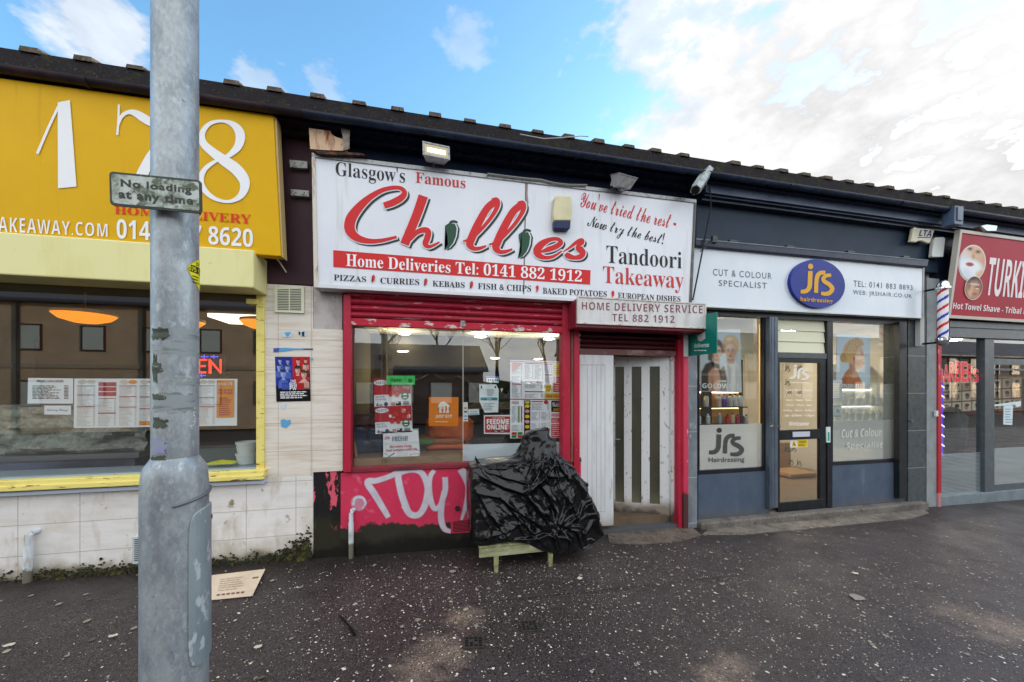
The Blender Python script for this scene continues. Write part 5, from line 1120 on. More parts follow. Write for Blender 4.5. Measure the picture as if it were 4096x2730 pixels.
m.prism([p+V((0, 0, .012)) for p in pts], [p-V((0, 0, .1)) for p in pts]); tag(m.build('entrance_apron', mat('worn_concrete_apron', '#665b52', .9, layers=[('noise', 6, .42, .64, '#4a413b'), ('noise', 40, .55, .7, '#857a6e')], bump=(50, .4))), kind='structure')

# green hanging sign
hq = W(e1(870, 430), -.03); PG = PM((hq.x, 0, 0), (-1, 0, 0), e1)
hs_ = thing('hanging_sign', PG.at(960, 420), 'green hanging delivery sign sticking out beside the white box sign', 'sign')
m = MB(); m.slab(PG, [(868, 190), (1045, 155), (1045, 412), (868, 432)], .012); m.build('panel', mat('teal_green_sign', '#0f7d70', .4, layers=[('noise', 3, .4, .7, '#0b6c62')]), hs_)
m = MB(); m.text(PG, 'deliveroo', (904, 352, 380, 998, 346, 374), .002, 0, 'b'); m.dashes(PG, 906, 390, 996, 402, 1, .002, 0, .5, False); m.build('lettering', hx('#cfe5df'), hs_)
m = MB(); m.poly(PG, [(920, 300), (972, 280), (975, 320), (950, 340), (930, 335)], .002); m.build('torn_patch', hx('#b7b9b4'), hs_)

# ------------------------------------------------------------------ black plastic cover over a low table
yf = -.62
zt0 = W(c8(1296, 702), yf).z; xa = W(c8(1296, 740), yf).x; xb = W(c8(1832, 700), yf).x
tb_ = thing('low_table', ((xa+xb)/2, -.4, gz(xa)), 'weathered green wooden table showing under the black plastic sheet', 'table')
wood = mat('algae_green_wood', '#8d8f62', .8, layers=[('noise', (4, 20, 20), .4, .65, '#5e6340'), ('noise', 16, .55, .7, '#b7b593'), ('noise', 9, .6, .7, '#3a3d22')], bump=(30, .3))
m = MB(); m.box(xa, xb, yf, -.12, zt0-.025, zt0); m.build('tabletop', wood, tb_, bevel=.004)
m = MB(); m.box(xa+.003, xb-.05, yf+.006, yf+.03, zt0-.11, zt0-.0252); m.build('apron', mat('pale_algae_wood', '#a5a787', .8, layers=[('noise', (4, 20, 20), .4, .65, '#7c8158'), ('noise', 12, .55, .7, '#c4c6b2')]), tb_, bevel=.003)
for px, py in (((1420, 870)), (1812, 822)):
    q = W(c8(px, 780), yf+.02); m = MB(); z = gz(q.x)-.012
    m.prism([(q.x-.018, yf+.002, z), (q.x+.018, yf+.002, z), (q.x+.024, yf+.0055, zt0-.111), (q.x-.024, yf+.0055, zt0-.111)], [(q.x-.018, yf+.038, z), (q.x+.018, yf+.038, z), (q.x+.024, yf+.045, zt0-.111), (q.x-.024, yf+.045, zt0-.111)])
    m.build('leg', wood, tb_, bevel=.003)
for px in (1420, 1812):
    q = W(c8(px, 780), yf+.02); m = MB(); z = gz(q.x)-.012; m.box(q.x-.02, q.x+.02, -.18, -.14, z, zt0-.026); m.build('leg', wood, tb_)

def bag():
    yb = -.06
    lv = [(983.5, 1246, 1262, -.40, -.30), (990, 1224, 1270, -.46, -.24), (1002, 1210, 1274, -.50, -.2), (1021, 1200, 1288, -.53, -.18), (1043, 1195, 1293, -.55, -.16), (1058, 1186, 1302, -.57, -.13),
          (1065, 1110, 1315, -.59, -.10), (1075, 1084, 1326, -.62, -.08), (1097, 1079, 1343, -.635, -.06), (1145, 1079.5, 1366, -.645, -.06), (1186, 1081, 1384, -.65, -.06), (1224, 1083, 1398, -.655, -.06), (1250, 1086, 1403, -.66, -.06), (1285, 1088, 1405, -.66, -.06)]
    L_ = []
    for py, a, b2, y0, y1 in lv:
        L_.append((W(((a+b2)/2, py), y0).z, W((a, py), y0).x, W((b2, py), y0).x, y0, y1))
    zs_ = [l[0] for l in L_]
    def at(z):
        if z >= zs_[0]: return L_[0][1:]
        for a, b2 in zip(L_, L_[1:]):
            if z >= b2[0]:
                f = (z-b2[0])/(a[0]-b2[0]); return [b2[i]+(a[i]-b2[i])*f for i in range(1, 5)]
        return L_[-1][1:]
    hem = [c8(*p) for p in ((1232, 700), (1290, 708), (1420, 688), (1560, 664), (1660, 690), (1750, 738), (1880, 766), (1960, 758), (2030, 738), (2140, 690), (2245, 632))]
    hz = []
    for i, p in enumerate(hem):
        w = W(p, -.66); hz.append((w.x, max(w.z, gz(w.x)+.004)))
    def hemz(x):
        if x <= hz[0][0]: return hz[0][1]
        for a, b2 in zip(hz, hz[1:]):
            if x <= b2[0]: return a[1]+(b2[1]-a[1])*(x-a[0])/(b2[0]-a[0])
        return hz[-1][1]
    def ring(n, K):
        th = np.linspace(0, 2*np.pi, 20001); c, q = np.cos(th), np.sin(th); x, y = np.sign(c)*np.abs(c)**(2/n), np.sign(q)*np.abs(q)**(2/n)
        w = np.hypot(np.diff(x)*.75, np.diff(y)*.3)*np.where(y[:-1] > .2, .35, 1.); l = np.concatenate([[0], np.cumsum(w)]); t = np.linspace(0, l[-1], K, endpoint=False)
        return np.interp(t, l, x), np.interp(t, l, y)
    K = 380; RG = [ring(n, K) for n in (7., 4., 2.6)]
    J = 230; ztop = zs_[0]; mb = MB(); PT, NR, ED = [], [], []
    for j in range(J+1):
        for i in range(K):
            f = j/J; c, s_ = RG[0][0][i], RG[0][1][i]
            ax0, ax1, ay0, ay1 = at(zs_[-2])
            xc = (ax0+ax1)/2+(ax1-ax0)/2*c
            zh = hemz(xc) if s_ < .3 else max(gz(xc)+.02, hemz(xc))
            z = zh+(ztop-zh)*f; ax0, ax1, ay0, ay1 = at(z)
            h0, h1, h2 = zs_[8], zs_[6], zs_[4]
            if z < h0: g0, g1, t = 0, 0, 0
            elif z < h1: g0, g1, t = 0, 1, (z-h0)/(h1-h0)
            elif z < h2: g0, g1, t = 1, 2, (z-h1)/(h2-h1)
            else: g0, g1, t = 2, 2, 0
            c = RG[g0][0][i]*(1-t)+RG[g1][0][i]*t; s_ = RG[g0][1][i]*(1-t)+RG[g1][1][i]*t
            PT.append(((ax0+ax1)/2+(ax1-ax0)/2*c, (ay0+ay1)/2+(ay1-ay0)/2*s_, z))
            n_ = V((math.copysign(abs(c)**3, c)*.9, math.copysign(abs(s_)**1.5, s_)*1.2, .12)).normalized(); NR.append(tuple(n_)); ED.append(min(1, (1-f)*7+.15))
    PT, NR, ED = np.array(PT), np.array(NR), np.array(ED)
    # folds of the sheet: each a sharp crest along a line on the front, steeper on one side
    def fold(*pts): return [np.array([(w := W(c8(*p), -.62)).x, w.z]) for p in pts]
    folds = [(fold((1285, 318), (1450, 345), (1560, 430), (1700, 520), (1810, 600)), .034, .10, .03), (fold((1300, 190), (1450, 255), (1620, 312), (1760, 470), (1815, 570)), .040, .11, .035), (fold((1330, 150), (1500, 205), (1640, 235), (1735, 120)), .030, .08, .03),
             (fold((1285, 325), (1390, 480), (1490, 610), (1560, 650)), .034, .09, .03), (fold((1490, 380), (1560, 470), (1650, 560), (1770, 690)), .026, .06, .025), (fold((1625, 310), (1705, 400), (1790, 540)), .028, .06, .025),
             (fold((1730, 240), (1800, 330), (1850, 450), (1825, 590)), .034, .07, .03), (fold((1950, 250), (1935, 400), (1850, 570)), .036, .08, .03), (fold((1990, 180), (2060, 300), (2110, 430), (2160, 560), (2220, 620)), .040, .09, .04),
             (fold((1890, 540), (2000, 590), (2050, 720)), .030, .07, .025), (fold((1870, 560), (1950, 650), (1935, 750)), .028, .05, .022), (fold((1820, 600), (1700, 636), (1560, 640)), .026, .06, .025), (fold((1822, 600), (1865, 745)), .028, .05, .02),
             (fold((1295, 645), (1440, 605), (1565, 550)), .024, .06, .025), (fold((1350, 140), (1480, 128), (1610, 95)), .024, .05, .03), (fold((1300, 430), (1370, 560), (1350, 680)), .022, .05, .02), (fold((1560, 440), (1590, 560), (1640, 650)), .020, .045, .02),
             (fold((2080, 330), (2020, 460), (1900, 560)), .026, .06, .02), (fold((2140, 480), (2060, 600), (2080, 700)), .024, .05, .02), (fold((1900, 300), (1990, 440), (2010, 560)), .022, .05, .02),
             (fold((1715, 10), (1690, 110), (1630, 215)), .030, .05, .025), (fold((1800, -20), (1765, 100), (1690, 230), (1600, 300)), .034, .06, .03), (fold((1880, 0), (1850, 100), (1760, 210), (1650, 290)), .028, .05, .022), (fold((1890, 60), (1900, 140), (1960, 210)), .028, .06, .025), (fold((1840, 40), (1860, 160), (1880, 260)), .020, .04, .02), (fold((1740, 130), (1800, 190), (1900, 200)), .022, .04, .02)]
    rr_ = random.Random(12)
    for _ in range(70):
        x, y = rr_.uniform(1290, 2160), rr_.uniform(-60, 700); dx, dy = 1815-x, 580-y; l = math.hypot(dx, dy)+1; k = rr_.uniform(60, 150); t = rr_.uniform(-.5, .5)
        ux, uy = dx/l, dy/l; ux, uy = ux*math.cos(t)-uy*math.sin(t), ux*math.sin(t)+uy*math.cos(t)
        folds.append((fold((x, y), (x+ux*k*.5-uy*12, y+uy*k*.5+ux*12), (x+ux*k, y+uy*k)), rr_.uniform(.008, .02), rr_.uniform(.018, .05), rr_.uniform(.006, .014)))
    Dp = np.zeros(len(PT)); X2 = PT[:, [0, 2]]; wob = np.array([NZ.noise(V(p)*9) for p in PT])
    for path, hgt, wa, wb_ in folds:
        best = np.full(len(PT), 9.); sgn = np.ones(len(PT)); along = np.zeros(len(PT)); n = len(path)-1
        for k_ in range(n):
            p, q = path[k_], path[k_+1]; d = q-p; L2 = float(d@d)+1e-9; t = np.clip(((X2-p)@d)/L2, 0, 1); r = X2-p-t[:, None]*d; dist = np.hypot(r[:, 0], r[:, 1])
            m_ = dist < best; best = np.where(m_, dist, best); sgn = np.where(m_, np.sign(d[0]*r[:, 1]-d[1]*r[:, 0]), sgn); along = np.where(m_, (k_+t)/n, along)
        w = np.where(sgn > 0, wa, wb_*.8)*(1+.5*wob); Dp += 1.4*hgt*np.clip(1-best/w, 0, 1)*(.35+.65*np.sin(np.pi*np.clip(along, .04, .96)))*(1+.4*wob)
    fine = np.array([(-.5+abs(NZ.noise(V(p)*11+V((2, 5, 1))))*1.1)*.010+(-.5+abs(NZ.noise(V(p)*25))*1.1)*.003+.03*NZ.noise(V(p)*3.2)+(.05*NZ.noise(V(p)*7)-.05*abs(NZ.noise(V(p)*5+V((3, 0, 1)))) if p[2] > zs_[6]-.03 else 0) for p in PT])
    box_side = np.where(PT[:, 0] < L_[8][1]+.04, .35, 1.)
    P2 = PT+NR*((Dp-.024+fine)*ED*box_side)[:, None]
    gr = []
    for j in range(J+1):
        row = []
        for i in range(K):
            x, y, z = P2[j*K+i]; row.append(V((x, min(y, -.02), max(z, gz(x)+.003))))
        gr.append(row)
    for j in range(J):
        for i in range(K): mb.face([gr[j][i], gr[j][(i+1) % K], gr[j+1][(i+1) % K], gr[j+1][i]])
    top = sum(gr[J], V((0, 0, 0)))/K+V((0, 0, .01))
    for i in range(K): mb.face([gr[J][i], gr[J][(i+1) % K], top])
    # torn flaps
    for base, dr in ((W(c7(1240, 1345), -.6), V((-.01, 0, .06))), (W(c7(1640, 1280), -.52), V((-.05, -.02, .01))), (W(c8(2235, 615), -.5), V((.05, -.03, -.02)))):
        mb.face([base, base+V((.035, -.01, -.01)), base+dr+V((.008, 0, 0)), base+dr])
    bp = mat('black_bin_plastic', (.004, .0042, .005), .17, spec=.42, bump=(45, .25, .006))
    o = mb.build('plastic_cover', bp, smooth=True, fix=False)
    bm = bmesh.new(); bm.from_mesh(o.data); bmesh.ops.remove_doubles(bm, verts=bm.verts[:], dist=.0002); bmesh.ops.recalc_face_normals(bm, faces=bm.faces[:]); bm.to_mesh(o.data); bm.free()
    tag(o, 'crumpled black plastic sheeting draped over a lumpy load on the table', 'plastic sheet')
bag()

# ------------------------------------------------------------------ hair salon
sg = thing('shop_sign', W((1860, 735), -.12), 'white salon sign with blue oval jrs badge and grey writing', 'sign')
SP = FP(-.12); TS = SP.on(e6)
m = MB(); m.slab(TS, [(318, 696), (1980, 855), (1975, 1222), (302, 1134.5)], .1); m.build('panel', M['salonwhite'], sg)
m = MB(); m.slab(TS, [(1972, 854.2), (1984, 855.4), (1979, 1222.4), (1967, 1221.6)], .1, .006); m.build('edge_trim', M['alu'], sg)
m = MB(); m.slab(TS, [(302, 1127), (1966, 1214), (1966, 1221.5), (302, 1134)], .1, .008); m.build('bottom_trim', hx('#c9cfc8', .4), sg)
lines(TS, [(t, q, None, ('', .004, 1.2)) for t, q in (('CUT & COLOUR', (455, 860, 910, 880, 893, 936)), ('SPECIALIST', (497, 942, 986, 845, 963, 1006)), ('TEL: 0141 883 8893', (1473, 945, 990, 1900, 981, 1017)), ('WEB: JRSHAIR.CO.UK', (1470, 1014, 1056, 1897, 1046, 1081)))], hx('#5c6a76'), sg, 'grey_lettering', .002)
bd = MB(); P_ = [(1190+196*math.cos(R(a))+6*math.sin(R(a)), 975+174*math.sin(R(a))+10*math.cos(R(a))) for a in range(0, 360, 8)]
bd.slab(TS, P_, .045, .046, 0); bd_o = bd.build('badge', mat('royal_blue_badge', '#20308c', .35, spec=.25, layers=[('noise', 3, .4, .7, '#1b2a7c')]), sg)
def jrs(m, S, x0, y0, x1, y1, off=.002, mi=0, wk=1.):
    kx, ky = (x1-x0)/250, (y1-y0)/232
    P = lambda pts: [(x0+(a-1085)*kx, y0+(b_-824)*ky, w*kx*wk) for a, b_, w in pts]
    m.ell(S, x0+(1160-1085)*kx, y0+(845-824)*ky, 19*kx, 21*ky, off, mi, 16)
    m.ribbon(S, P([(1158, 878, 34), (1156, 940, 34), (1152, 990, 34), (1135, 1018, 32), (1112, 1027, 30), (1088, 1026, 26)]), off, mi)
    m.ribbon(S, P([(1200, 1036, 30), (1202, 960, 30), (1210, 915, 32), (1232, 892, 30), (1268, 890, 28)]), off, mi)
    m.ribbon(S, P([(1310, 908, 24), (1275, 912, 26), (1252, 932, 28), (1262, 955, 30), (1295, 975, 32), (1318, 1005, 32), (1300, 1035, 32), (1265, 1044, 28), (1236, 1038, 24)]), off, mi)
m = MB(); bs = PM((0, -.12-.046, 0), (0, -1, 0), e6); jrs(m, bs, 1086, 824, 1334, 1056, .004)
m.text(bs, 'hairdressing', (1088, 1064, 1104, 1320, 1081, 1120), .004, 0, '', .02, 1.1); m.build('badge_lettering', hx('#d9a52e', .4), bd_o)
m = MB(); T = FP(-.17, e6); m.slab(T, [(330, 640), (2020, 796), (2010, 848), (330, 694)], .16); m.build('awning_cassette', M['trim'], S3, bevel=.01)
m = MB(); m.slab(FP(-.176, e6), [(335, 641), (2018, 797), (2018, 802), (335, 648)], .004); m.build('cassette_lip', M['steelpost'], S3)
for a in (610, 1020, 1460, 1860):
    m = MB(); q = T.at(a, 636+(a-330)*.0923); m.box(q.x-.06, q.x+.06, -.168, -.002, q.z-.004, q.z+.018); m.build('cassette_bracket', M['blackframe'], S3)
m = MB(); q = W(e6(470, 650), -.2); m.box(q.x-.03, q.x+.04, -.2, -.171, q.z-.03, q.z+.05); m.tube([q, q+V((-.08, .0, -.06)), q+V((-.2, .02, -.16))], .006, n=5); m.build('cable_clip', M['blackframe'], S3)
# hopper box at the cornice
m = MB(); m.slab(FP(-.38, e6), [(2208, 402), (2272, 408), (2268, 545), (2205, 536)], .14); m.build('hopper', M['bluetrim'], S3, bevel=.006)
m = MB(); m.slab(FP(-.38, e6), [(2222, 415), (2262, 420), (2258, 515), (2219, 508)], .01, .012); m.build('hopper_panel', M['steelpost'], S3)
# shopfront frame
yfr = .02
zh0 = Z(1780, 732, yfr); zfl3 = .004
m = MB(); m.box(X(1605, yfr), X(2087, yfr), yfr-.02, yfr+.09, zh0, Z(1780, 710, -.1)); m.build('head_frame', M['blackframe'], S3)
def swindow(xl, xr, yt, yb, label_):
    f = MB(); zb_, zt_ = Z((xl+xr)/2, yb, yfr), zh0-.001; a, b2 = X(xl, yfr), X(xr, yfr)
    f.box(a, b2, yfr, yfr+.06, zb_-.055, zb_); f.box(a, a+.02, yfr+.0005, yfr+.06, zb_, zt_); f.box(b2-.09, b2, yfr+.0005, yfr+.06, zb_, zt_)
    o = f.build('window_frame', M['blackframe'], S3, bevel=.003)
    g = MB(); g.face([(a+.02, yfr+.03, zb_), (b2-.09, yfr+.03, zb_), (b2-.09, yfr+.03, zt_), (a+.02, yfr+.03, zt_)]); g.build('window_pane', M['glass'], o)
    r_ = MB(); r_.box(a, b2, yfr+.004, yfr+.08, zfl3, zb_-.056); r_.build('riser', M['greypanel'], S3)
    return o, a+.02, b2-.09, zb_, zt_
w1, wa, wb_, wz0, wz1 = swindow(1605, 1768, 732, 1077, 'left')
w2, va, vb, vz0, vz1 = swindow(1912, 2084, 732, 1057, 'right')
pd = MB(); pd.bx(1769, 1788, 728, 1168, -.05, .07); pd.bx(1773, 1777, 729, 1167, -.056, .0058); pd.bx(1781, 1785, 729, 1167, -.056, .0058); pd.build('shutter_guide', M['steelpost'], S3, bevel=.003)
pd = MB(); pd.bx(2067, 2084, 740, 1146, -.05, .068); pd.build('shutter_guide', M['blackframe'], S3, bevel=.003)
q = W(e2(585, 880), -.06); m = MB(); m.tube([q, q+V((0, -.03, 0))], .022, n=12); m.build('lock_knob', M['chrome'], S3); q = W(e2(628, 882), -.03); m = MB(); m.tube([q, q+V((0, -.03, 0))], .018, n=12); m.build('lock_knob', M['chrome'], S3)
q = W(e3(1085, 893), -.055); m = MB(); m.tube([q, q+V((0, -.03, 0))], .022, n=12); m.build('lock_knob', M['steelpost'], S3)
st = MB(); st.box(3.342, X(2140, -.12), -.10, .2, -.5, .0); st.build('step', M['concrete'], S3, bevel=.02)
pts = [gp(p) for p in ((1612, 1230), (1660, 1196), (2120, 1170), (2135, 1180), (2090, 1192), (1900, 1212), (1700, 1230))]
m = MB(); m.prism([p+V((0, 0, .006)) for p in pts], [p-V((0, 0, .1)) for p in pts]); tag(m.build('concrete_patch', mat('worn_concrete_strip', '#7b746b', .9, layers=[('noise', 6, .42, .64, '#57504a'), ('noise', 40, .55, .7, '#989085')], bump=(50, .4))), kind='structure')
# door
D3 = FP(yfr); dr = thing('glass_door', W((1846, 1155), yfr), 'black framed glass salon door with white opening hours lettering', 'door')
DT = D3.on(e3)
xa, xb = X(1788.5, yfr), X(1911, yfr); zt_, zb_ = Z(1846, 824, yfr), zfl3; zr0, zr1 = DT.at(280, 1030).z, DT.at(280, 958).z
m = MB()
for a in ((xa, xb, zt_-.06, zt_), (xa, xb, zb_, zb_+.13), (xa+.03, xb-.2, zr0, zr1)): m.box(a[0], a[1], yfr+.002, yfr+.05, a[2], a[3])
m.box(xa, xa+.03, yfr+.0025, yfr+.05, zb_+.13, zt_-.06); m.box(xb-.2, xb-.09, yfr+.0025, yfr+.05, zb_+.13, zt_-.06)
m.build('leaf_frame', M['blackframe'], dr, bevel=.003)
m = MB(); m.box(xb-.088, xb, yfr-.01, yfr+.06, zb_, zh0-.002); m.build('jamb', M['blackframe'], dr)
m = MB(); m.face([(xa+.03, yfr+.025, zb_+.13), (xb-.2, yfr+.025, zb_+.13), (xb-.2, yfr+.025, zt_-.06), (xa+.03, yfr+.025, zt_-.06)]); m.build('door_glass', M['glass'], dr)
m = MB(); m.box(xa, xb-.09, yfr-.004, yfr+.06, zt_+.002, zt_+.075); m.build('transom', M['greyframe'], dr)
zc = (zt_+.077, zh0-.002); m = MB()
for k in range(3):
    h_ = (zc[1]-zc[0])/3; m.prism([(xa+.005, yfr+.02, zc[0]+h_*k+.004), (xb-.095, yfr+.02, zc[0]+h_*k+.004), (xb-.095, yfr+.035, zc[0]+h_*(k+1)-.002), (xa+.005, yfr+.035, zc[0]+h_*(k+1)-.002)], [(xa+.005, yfr+.05, zc[0]+h_*k+.004), (xb-.095, yfr+.05, zc[0]+h_*k+.004), (xb-.095, yfr+.05, zc[0]+h_*(k+1)-.002), (xa+.005, yfr+.05, zc[0]+h_*(k+1)-.002)])
m.build('fanlight_boards', hx('#dedfc4', .35), dr)
m = MB(); m.slab(DT, [(222, 974), (347, 971), (347, 1008), (222, 1012)], .008, .006); m.build('letter_plate', hx('#c5cad6', .3), dr)
m = MB(); m.slab(DT, [(466, 938), (495, 936), (495, 1050), (468, 1052)], .012, .012); m.rect(DT, 474, 975, 488, 1040, .013, 1); m.build('push_plate', [hx('#d6e3df', .3), hx('#3fa08f')], dr)
m = MB(); G2 = PM((0, yfr+.022, 0), (0, -1, 0), e3)
jrs(m, G2, 200, 478, 345, 590, .001); m.text(G2, 'Hairdressing', (205, 602, 340, 620), .001, 0, 'b')
for t, a, b2, y in (('Sun & Mon - Closed', 172, 368, 655), ('Tues - 10am - 5pm', 180, 360, 693), ('Wed - 10am - 5pm', 176, 362, 731), ('Thurs - 10am - 7pm', 174, 366, 769), ('Friday - 10am - 6.30pm', 152, 388, 808), ('Sat - 8.30am - 4.30pm', 162, 384, 845), ('Welcome', 196, 342, 896)):
    h_ = 20 if t != 'Welcome' else 34; m.text(G2, t, (a, y, b2, y+h_), .001, 0, 'bi')
m.build('vinyl_lettering', hx('#e9e4d8', .4), dr)
m = MB(); jrs(m, G2, 190, 470, 236, 530, -.06); jrs(m, G2, 280, 470, 330, 525, -.062)
for x, y in ((190, 585), (205, 660), (280, 660), (185, 1080), (235, 1080), (215, 1175), (275, 1185)): jrs(m, G2, x, y, x+46, y+48, -.06)
m.build('vinyl_shadow_lettering', hx('#5a4f40', .6), dr)
sheet('warning_sticker', 'yellow and white caution sticker under the letter plate of the salon door', 'sticker', G2, [(205, 1033), (334, 1030), (334, 1086), (205, 1090)], [hx('#e8e6dc'), hx('#e6c51c'), hx('#2a2620')],
      lambda m: (m.rect(G2, 258, 1033, 330, 1084, .002, 1), m.poly(G2, [(232, 1038), (252, 1080), (213, 1082)], .002, 1), m.ribbon(G2, [(232, 1050, 4), (228, 1062, 6), (240, 1074, 5)], .004, 2), m.text(G2, 'Caution', (266, 1040, 320, 1054), .004, 2, 'b'), m.dashes(G2, 264, 1062, 324, 1080, 3, .004, 2, .4, False)), .002, 0)
# window vinyls
G1 = PM((0, yfr+.027, 0), (0, -1, 0), e2)
m = MB(); zf = G1.at(300, 868).z; m.face([(wa, yfr+.036, wz0), (wb_, yfr+.036, wz0), (wb_, yfr+.036, zf), (wa, yfr+.036, zf)]); m.build('frosted_band', M['frost'], w1)
m = MB(); jrs(m, G1, 148, 892, 398, 1088, -.004); m.text(G1, 'Hairdressing', (148, 1098, 1142, 398, 1094, 1138), -.004, 0, '', .01); m.build('vinyl_lettering', hx('#38382f', .5), w1)
m = MB(); zf = DT.at(740, 892).z; zg = DT.at(740, 620).z; m.face([(va, yfr+.036, zf+.001), (vb, yfr+.036, zf+.001), (vb, yfr+.036, zg), (va, yfr+.036, zg)], 1); m.face([(va, yfr+.036, vz0), (vb, yfr+.036, vz0), (vb, yfr+.036, zf), (va, yfr+.036, zf)]); m.build('frosted_band', [M['frostfaint'], glass('thin_frosted_film', frost=.3, frostcol=(.85, .93, .95))], w2)
lines(G2, [('Cut & Colour', (582, 952, 1018, 880, 942, 1006), None, ('bi',)), ('Specialist', (615, 1052, 1112, 888, 1046, 1104), None, ('bi',))], hx('#c4cac6', .5), w2, 'vinyl_lettering', .001)
# posters in the salon windows
pp = [hx(h) for h in ('#b9c7d0', '#1c1f22', '#d9a98c', '#e3dfd8', '#caa878', '#5d4a3c', '#d9dee2', '#8f5b3a', '#b5683c', '#c98f78')]
PS = QP(FP(.10), e2, (86, 207), (366, 206), (378, 646), (90, 640), 100, 155)
hp = thing('hair_poster', PS.at(50, 155), 'pale blue poster of two people above the salon bottles', 'poster')
m = MB(); m.slab(PS, [(0, 0), (100, 0), (100, 155), (0, 155)], .004); m.build('sheet', pp[0], hp)
pc = Pic(100, 155, '#b4c4ce', .9); pc.ell(60, 40, 70, 60, '#c9d6dd', 1.6, .8)
pc.poly([(44, 154), (44, 100), (58, 86), (72, 80), (84, 80), (96, 88), (100, 104), (100, 154)], '#dfdfdc', 1.5); pc.poly([(46, 100), (58, 88), (64, 122), (62, 154), (44, 154)], '#6e665e', 1.5); pc.poly([(66, 84), (76, 98), (72, 154), (66, 154)], '#b9bbba', 2, .8); pc.poly([(86, 84), (92, 110), (88, 154), (84, 154)], '#b3b8ba', 2, .7); pc.ell(96, 120, 8, 40, '#a9b0b4', 1.2, .6)
pc.ell(75, 38, 21, 24, '#c9a878', .3); pc.face(75, 54, 1.05, '#dcb69c', '#9a705a', '#b36a60', '#8d6a4a', 1); pc.poly([(54, 58), (54, 34), (64, 18), (82, 15), (94, 28), (96, 52), (91, 42), (82, 31), (68, 33), (61, 42), (58, 60)], '#d0b184', 1.3); pc.poly([(62, 24), (74, 18), (84, 22), (70, 30)], '#e8d3aa', 2, .8); pc.poly([(56, 40), (62, 34), (60, 58), (55, 60)], '#9a7a50', 1.5, .8)
pc.poly([(2, 154), (2, 106), (12, 86), (28, 78), (46, 86), (50, 110), (46, 154)], '#1b1d20', 1.5); pc.poly([(20, 154), (20, 108), (30, 94), (44, 98), (48, 120), (46, 154)], '#c89a80', 1.5); pc.ell(26, 130, 7, 30, '#8f6450', 1.2, .6)
pc.ell(36, 46, 20, 23, '#4f4036', .3); pc.face(40, 56, .92, '#d4a48a', '#8a5c48', '#a04a46', '#3a2a22', -1); pc.poly([(18, 76), (20, 46), (32, 28), (48, 26), (56, 38), (44, 36), (34, 46), (30, 62), (30, 80)], '#54443a', 1.3); pc.poly([(24, 50), (34, 34), (40, 34), (28, 60)], '#7d6656', 2, .7)
put_print(pc, PS, hp)
m = MB(); m.rect(PS, 40, 126, 62, 129, .005, 0); m.text(PS, 'GOLDWELL', (4, 134, 95, 146), .005, 0, 'b'); m.build('lettering', pp[6], hp)
PS2 = QP(FP(.10), e3, (545, 250), (795, 262), (793, 660), (545, 655), 100, 160)
hp = thing('hair_poster', PS2.at(50, 160), 'pale blue poster of a person in profile with orange top', 'poster')
m = MB(); m.slab(PS2, [(0, 0), (100, 0), (100, 160), (0, 160)], .004); m.build('sheet', pp[0], hp)
pc = Pic(100, 160, '#b6ccdc', .9); pc.ell(70, 50, 60, 60, '#cbdbe6', 1.6, .8)
pc.poly([(12, 160), (12, 138), (24, 114), (36, 100), (56, 104), (68, 126), (76, 140), (78, 160)], '#b0622e', 1.5); pc.poly([(12, 160), (16, 136), (30, 116), (30, 160)], '#7d4220', 3, .7)
pc.poly([(36, 118), (38, 74), (58, 84), (58, 108), (66, 124), (50, 128)], '#cf9c80', 1.3); pc.poly([(36, 116), (38, 80), (48, 90), (46, 122)], '#8a5c46', 3, .7)
pc.poly([(38, 78), (40, 42), (56, 26), (72, 30), (78, 46), (79, 56), (85, 68), (79, 72), (81, 78), (79, 82), (81, 86), (77, 98), (64, 102), (50, 96)], '#dcb096', .9)
pc.ell(60, 84, 16, 12, '#a8745a', 1.3, .5); pc.ell(68, 62, 10, 8, '#f2d8c4', 1.5, .5); pc.ell(75, 57, 3.2, 1.1, '#2d2420', .7); pc.ell(74, 51, 5, 1, '#7d5f40', .8, .9); pc.ell(79, 83, 3.4, 1.6, '#a8524a', .7, .9); pc.ell(80, 73, 2, 1.2, '#8f5c48', .9, .7); pc.ell(51, 70, 3.6, 6, '#c08a70', .5); pc.ell(51, 70, 1.8, 3.6, '#8a5a46', .9, .8)
pc.poly([(12, 66), (18, 52), (22, 34), (38, 16), (60, 8), (76, 16), (82, 32), (72, 30), (62, 40), (56, 60), (46, 66), (42, 84), (26, 84)], '#c9a36a', 1.2); pc.ell(20, 70, 10, 13, '#b58e56', .4)
for k in range(9): pc.poly([(20+k*4, 64-k*3), (40+k*4, 20+k), (43+k*4, 22+k), (25+k*4, 66-k*3)], '#ead2a0' if k % 2 else '#8f6c3c', 1.4, .5)
put_print(pc, PS2, hp)
m = MB(); m.text(PS2, 'GOLDWELL', (6, 146, 76, 156), .005, 0, 'b'); m.build('lettering', pp[6], hp)
nb = [hx('#cfe0e6'), hx('#59767f')]
G2b = PM((0, yfr+.045, 0), (0, -1, 0), e3)
sheet('notice', 'upper pale blue notice at the left edge of the right salon window', 'notice', G2b, [(522, 590), (588, 592), (588, 745), (522, 742)], nb, lambda m: m.dashes(G2b, 530, 605, 580, 735, 8, .002, 1, .25, False))
sheet('notice', 'lower pale notice with a frame under the other salon notice', 'notice', G2b, [(522, 776), (583, 778), (583, 868), (522, 864)], nb, lambda m: (m.rect(G2b, 528, 782, 577, 786, .002, 1), m.rect(G2b, 528, 856, 577, 860, .002, 1), jrs(m, G2b, 540, 800, 570, 838, .002, 1)))
warm = mat('shelf_strip_light', '#ffd48a', .5, emit=3.0); pale = hx('#dad9c4', .6)
sh3 = thing('display_shelves', (W((1680, 1000), .6).x, .65, .06), 'lit glass display shelves with bottles in the left salon window', 'shelves')
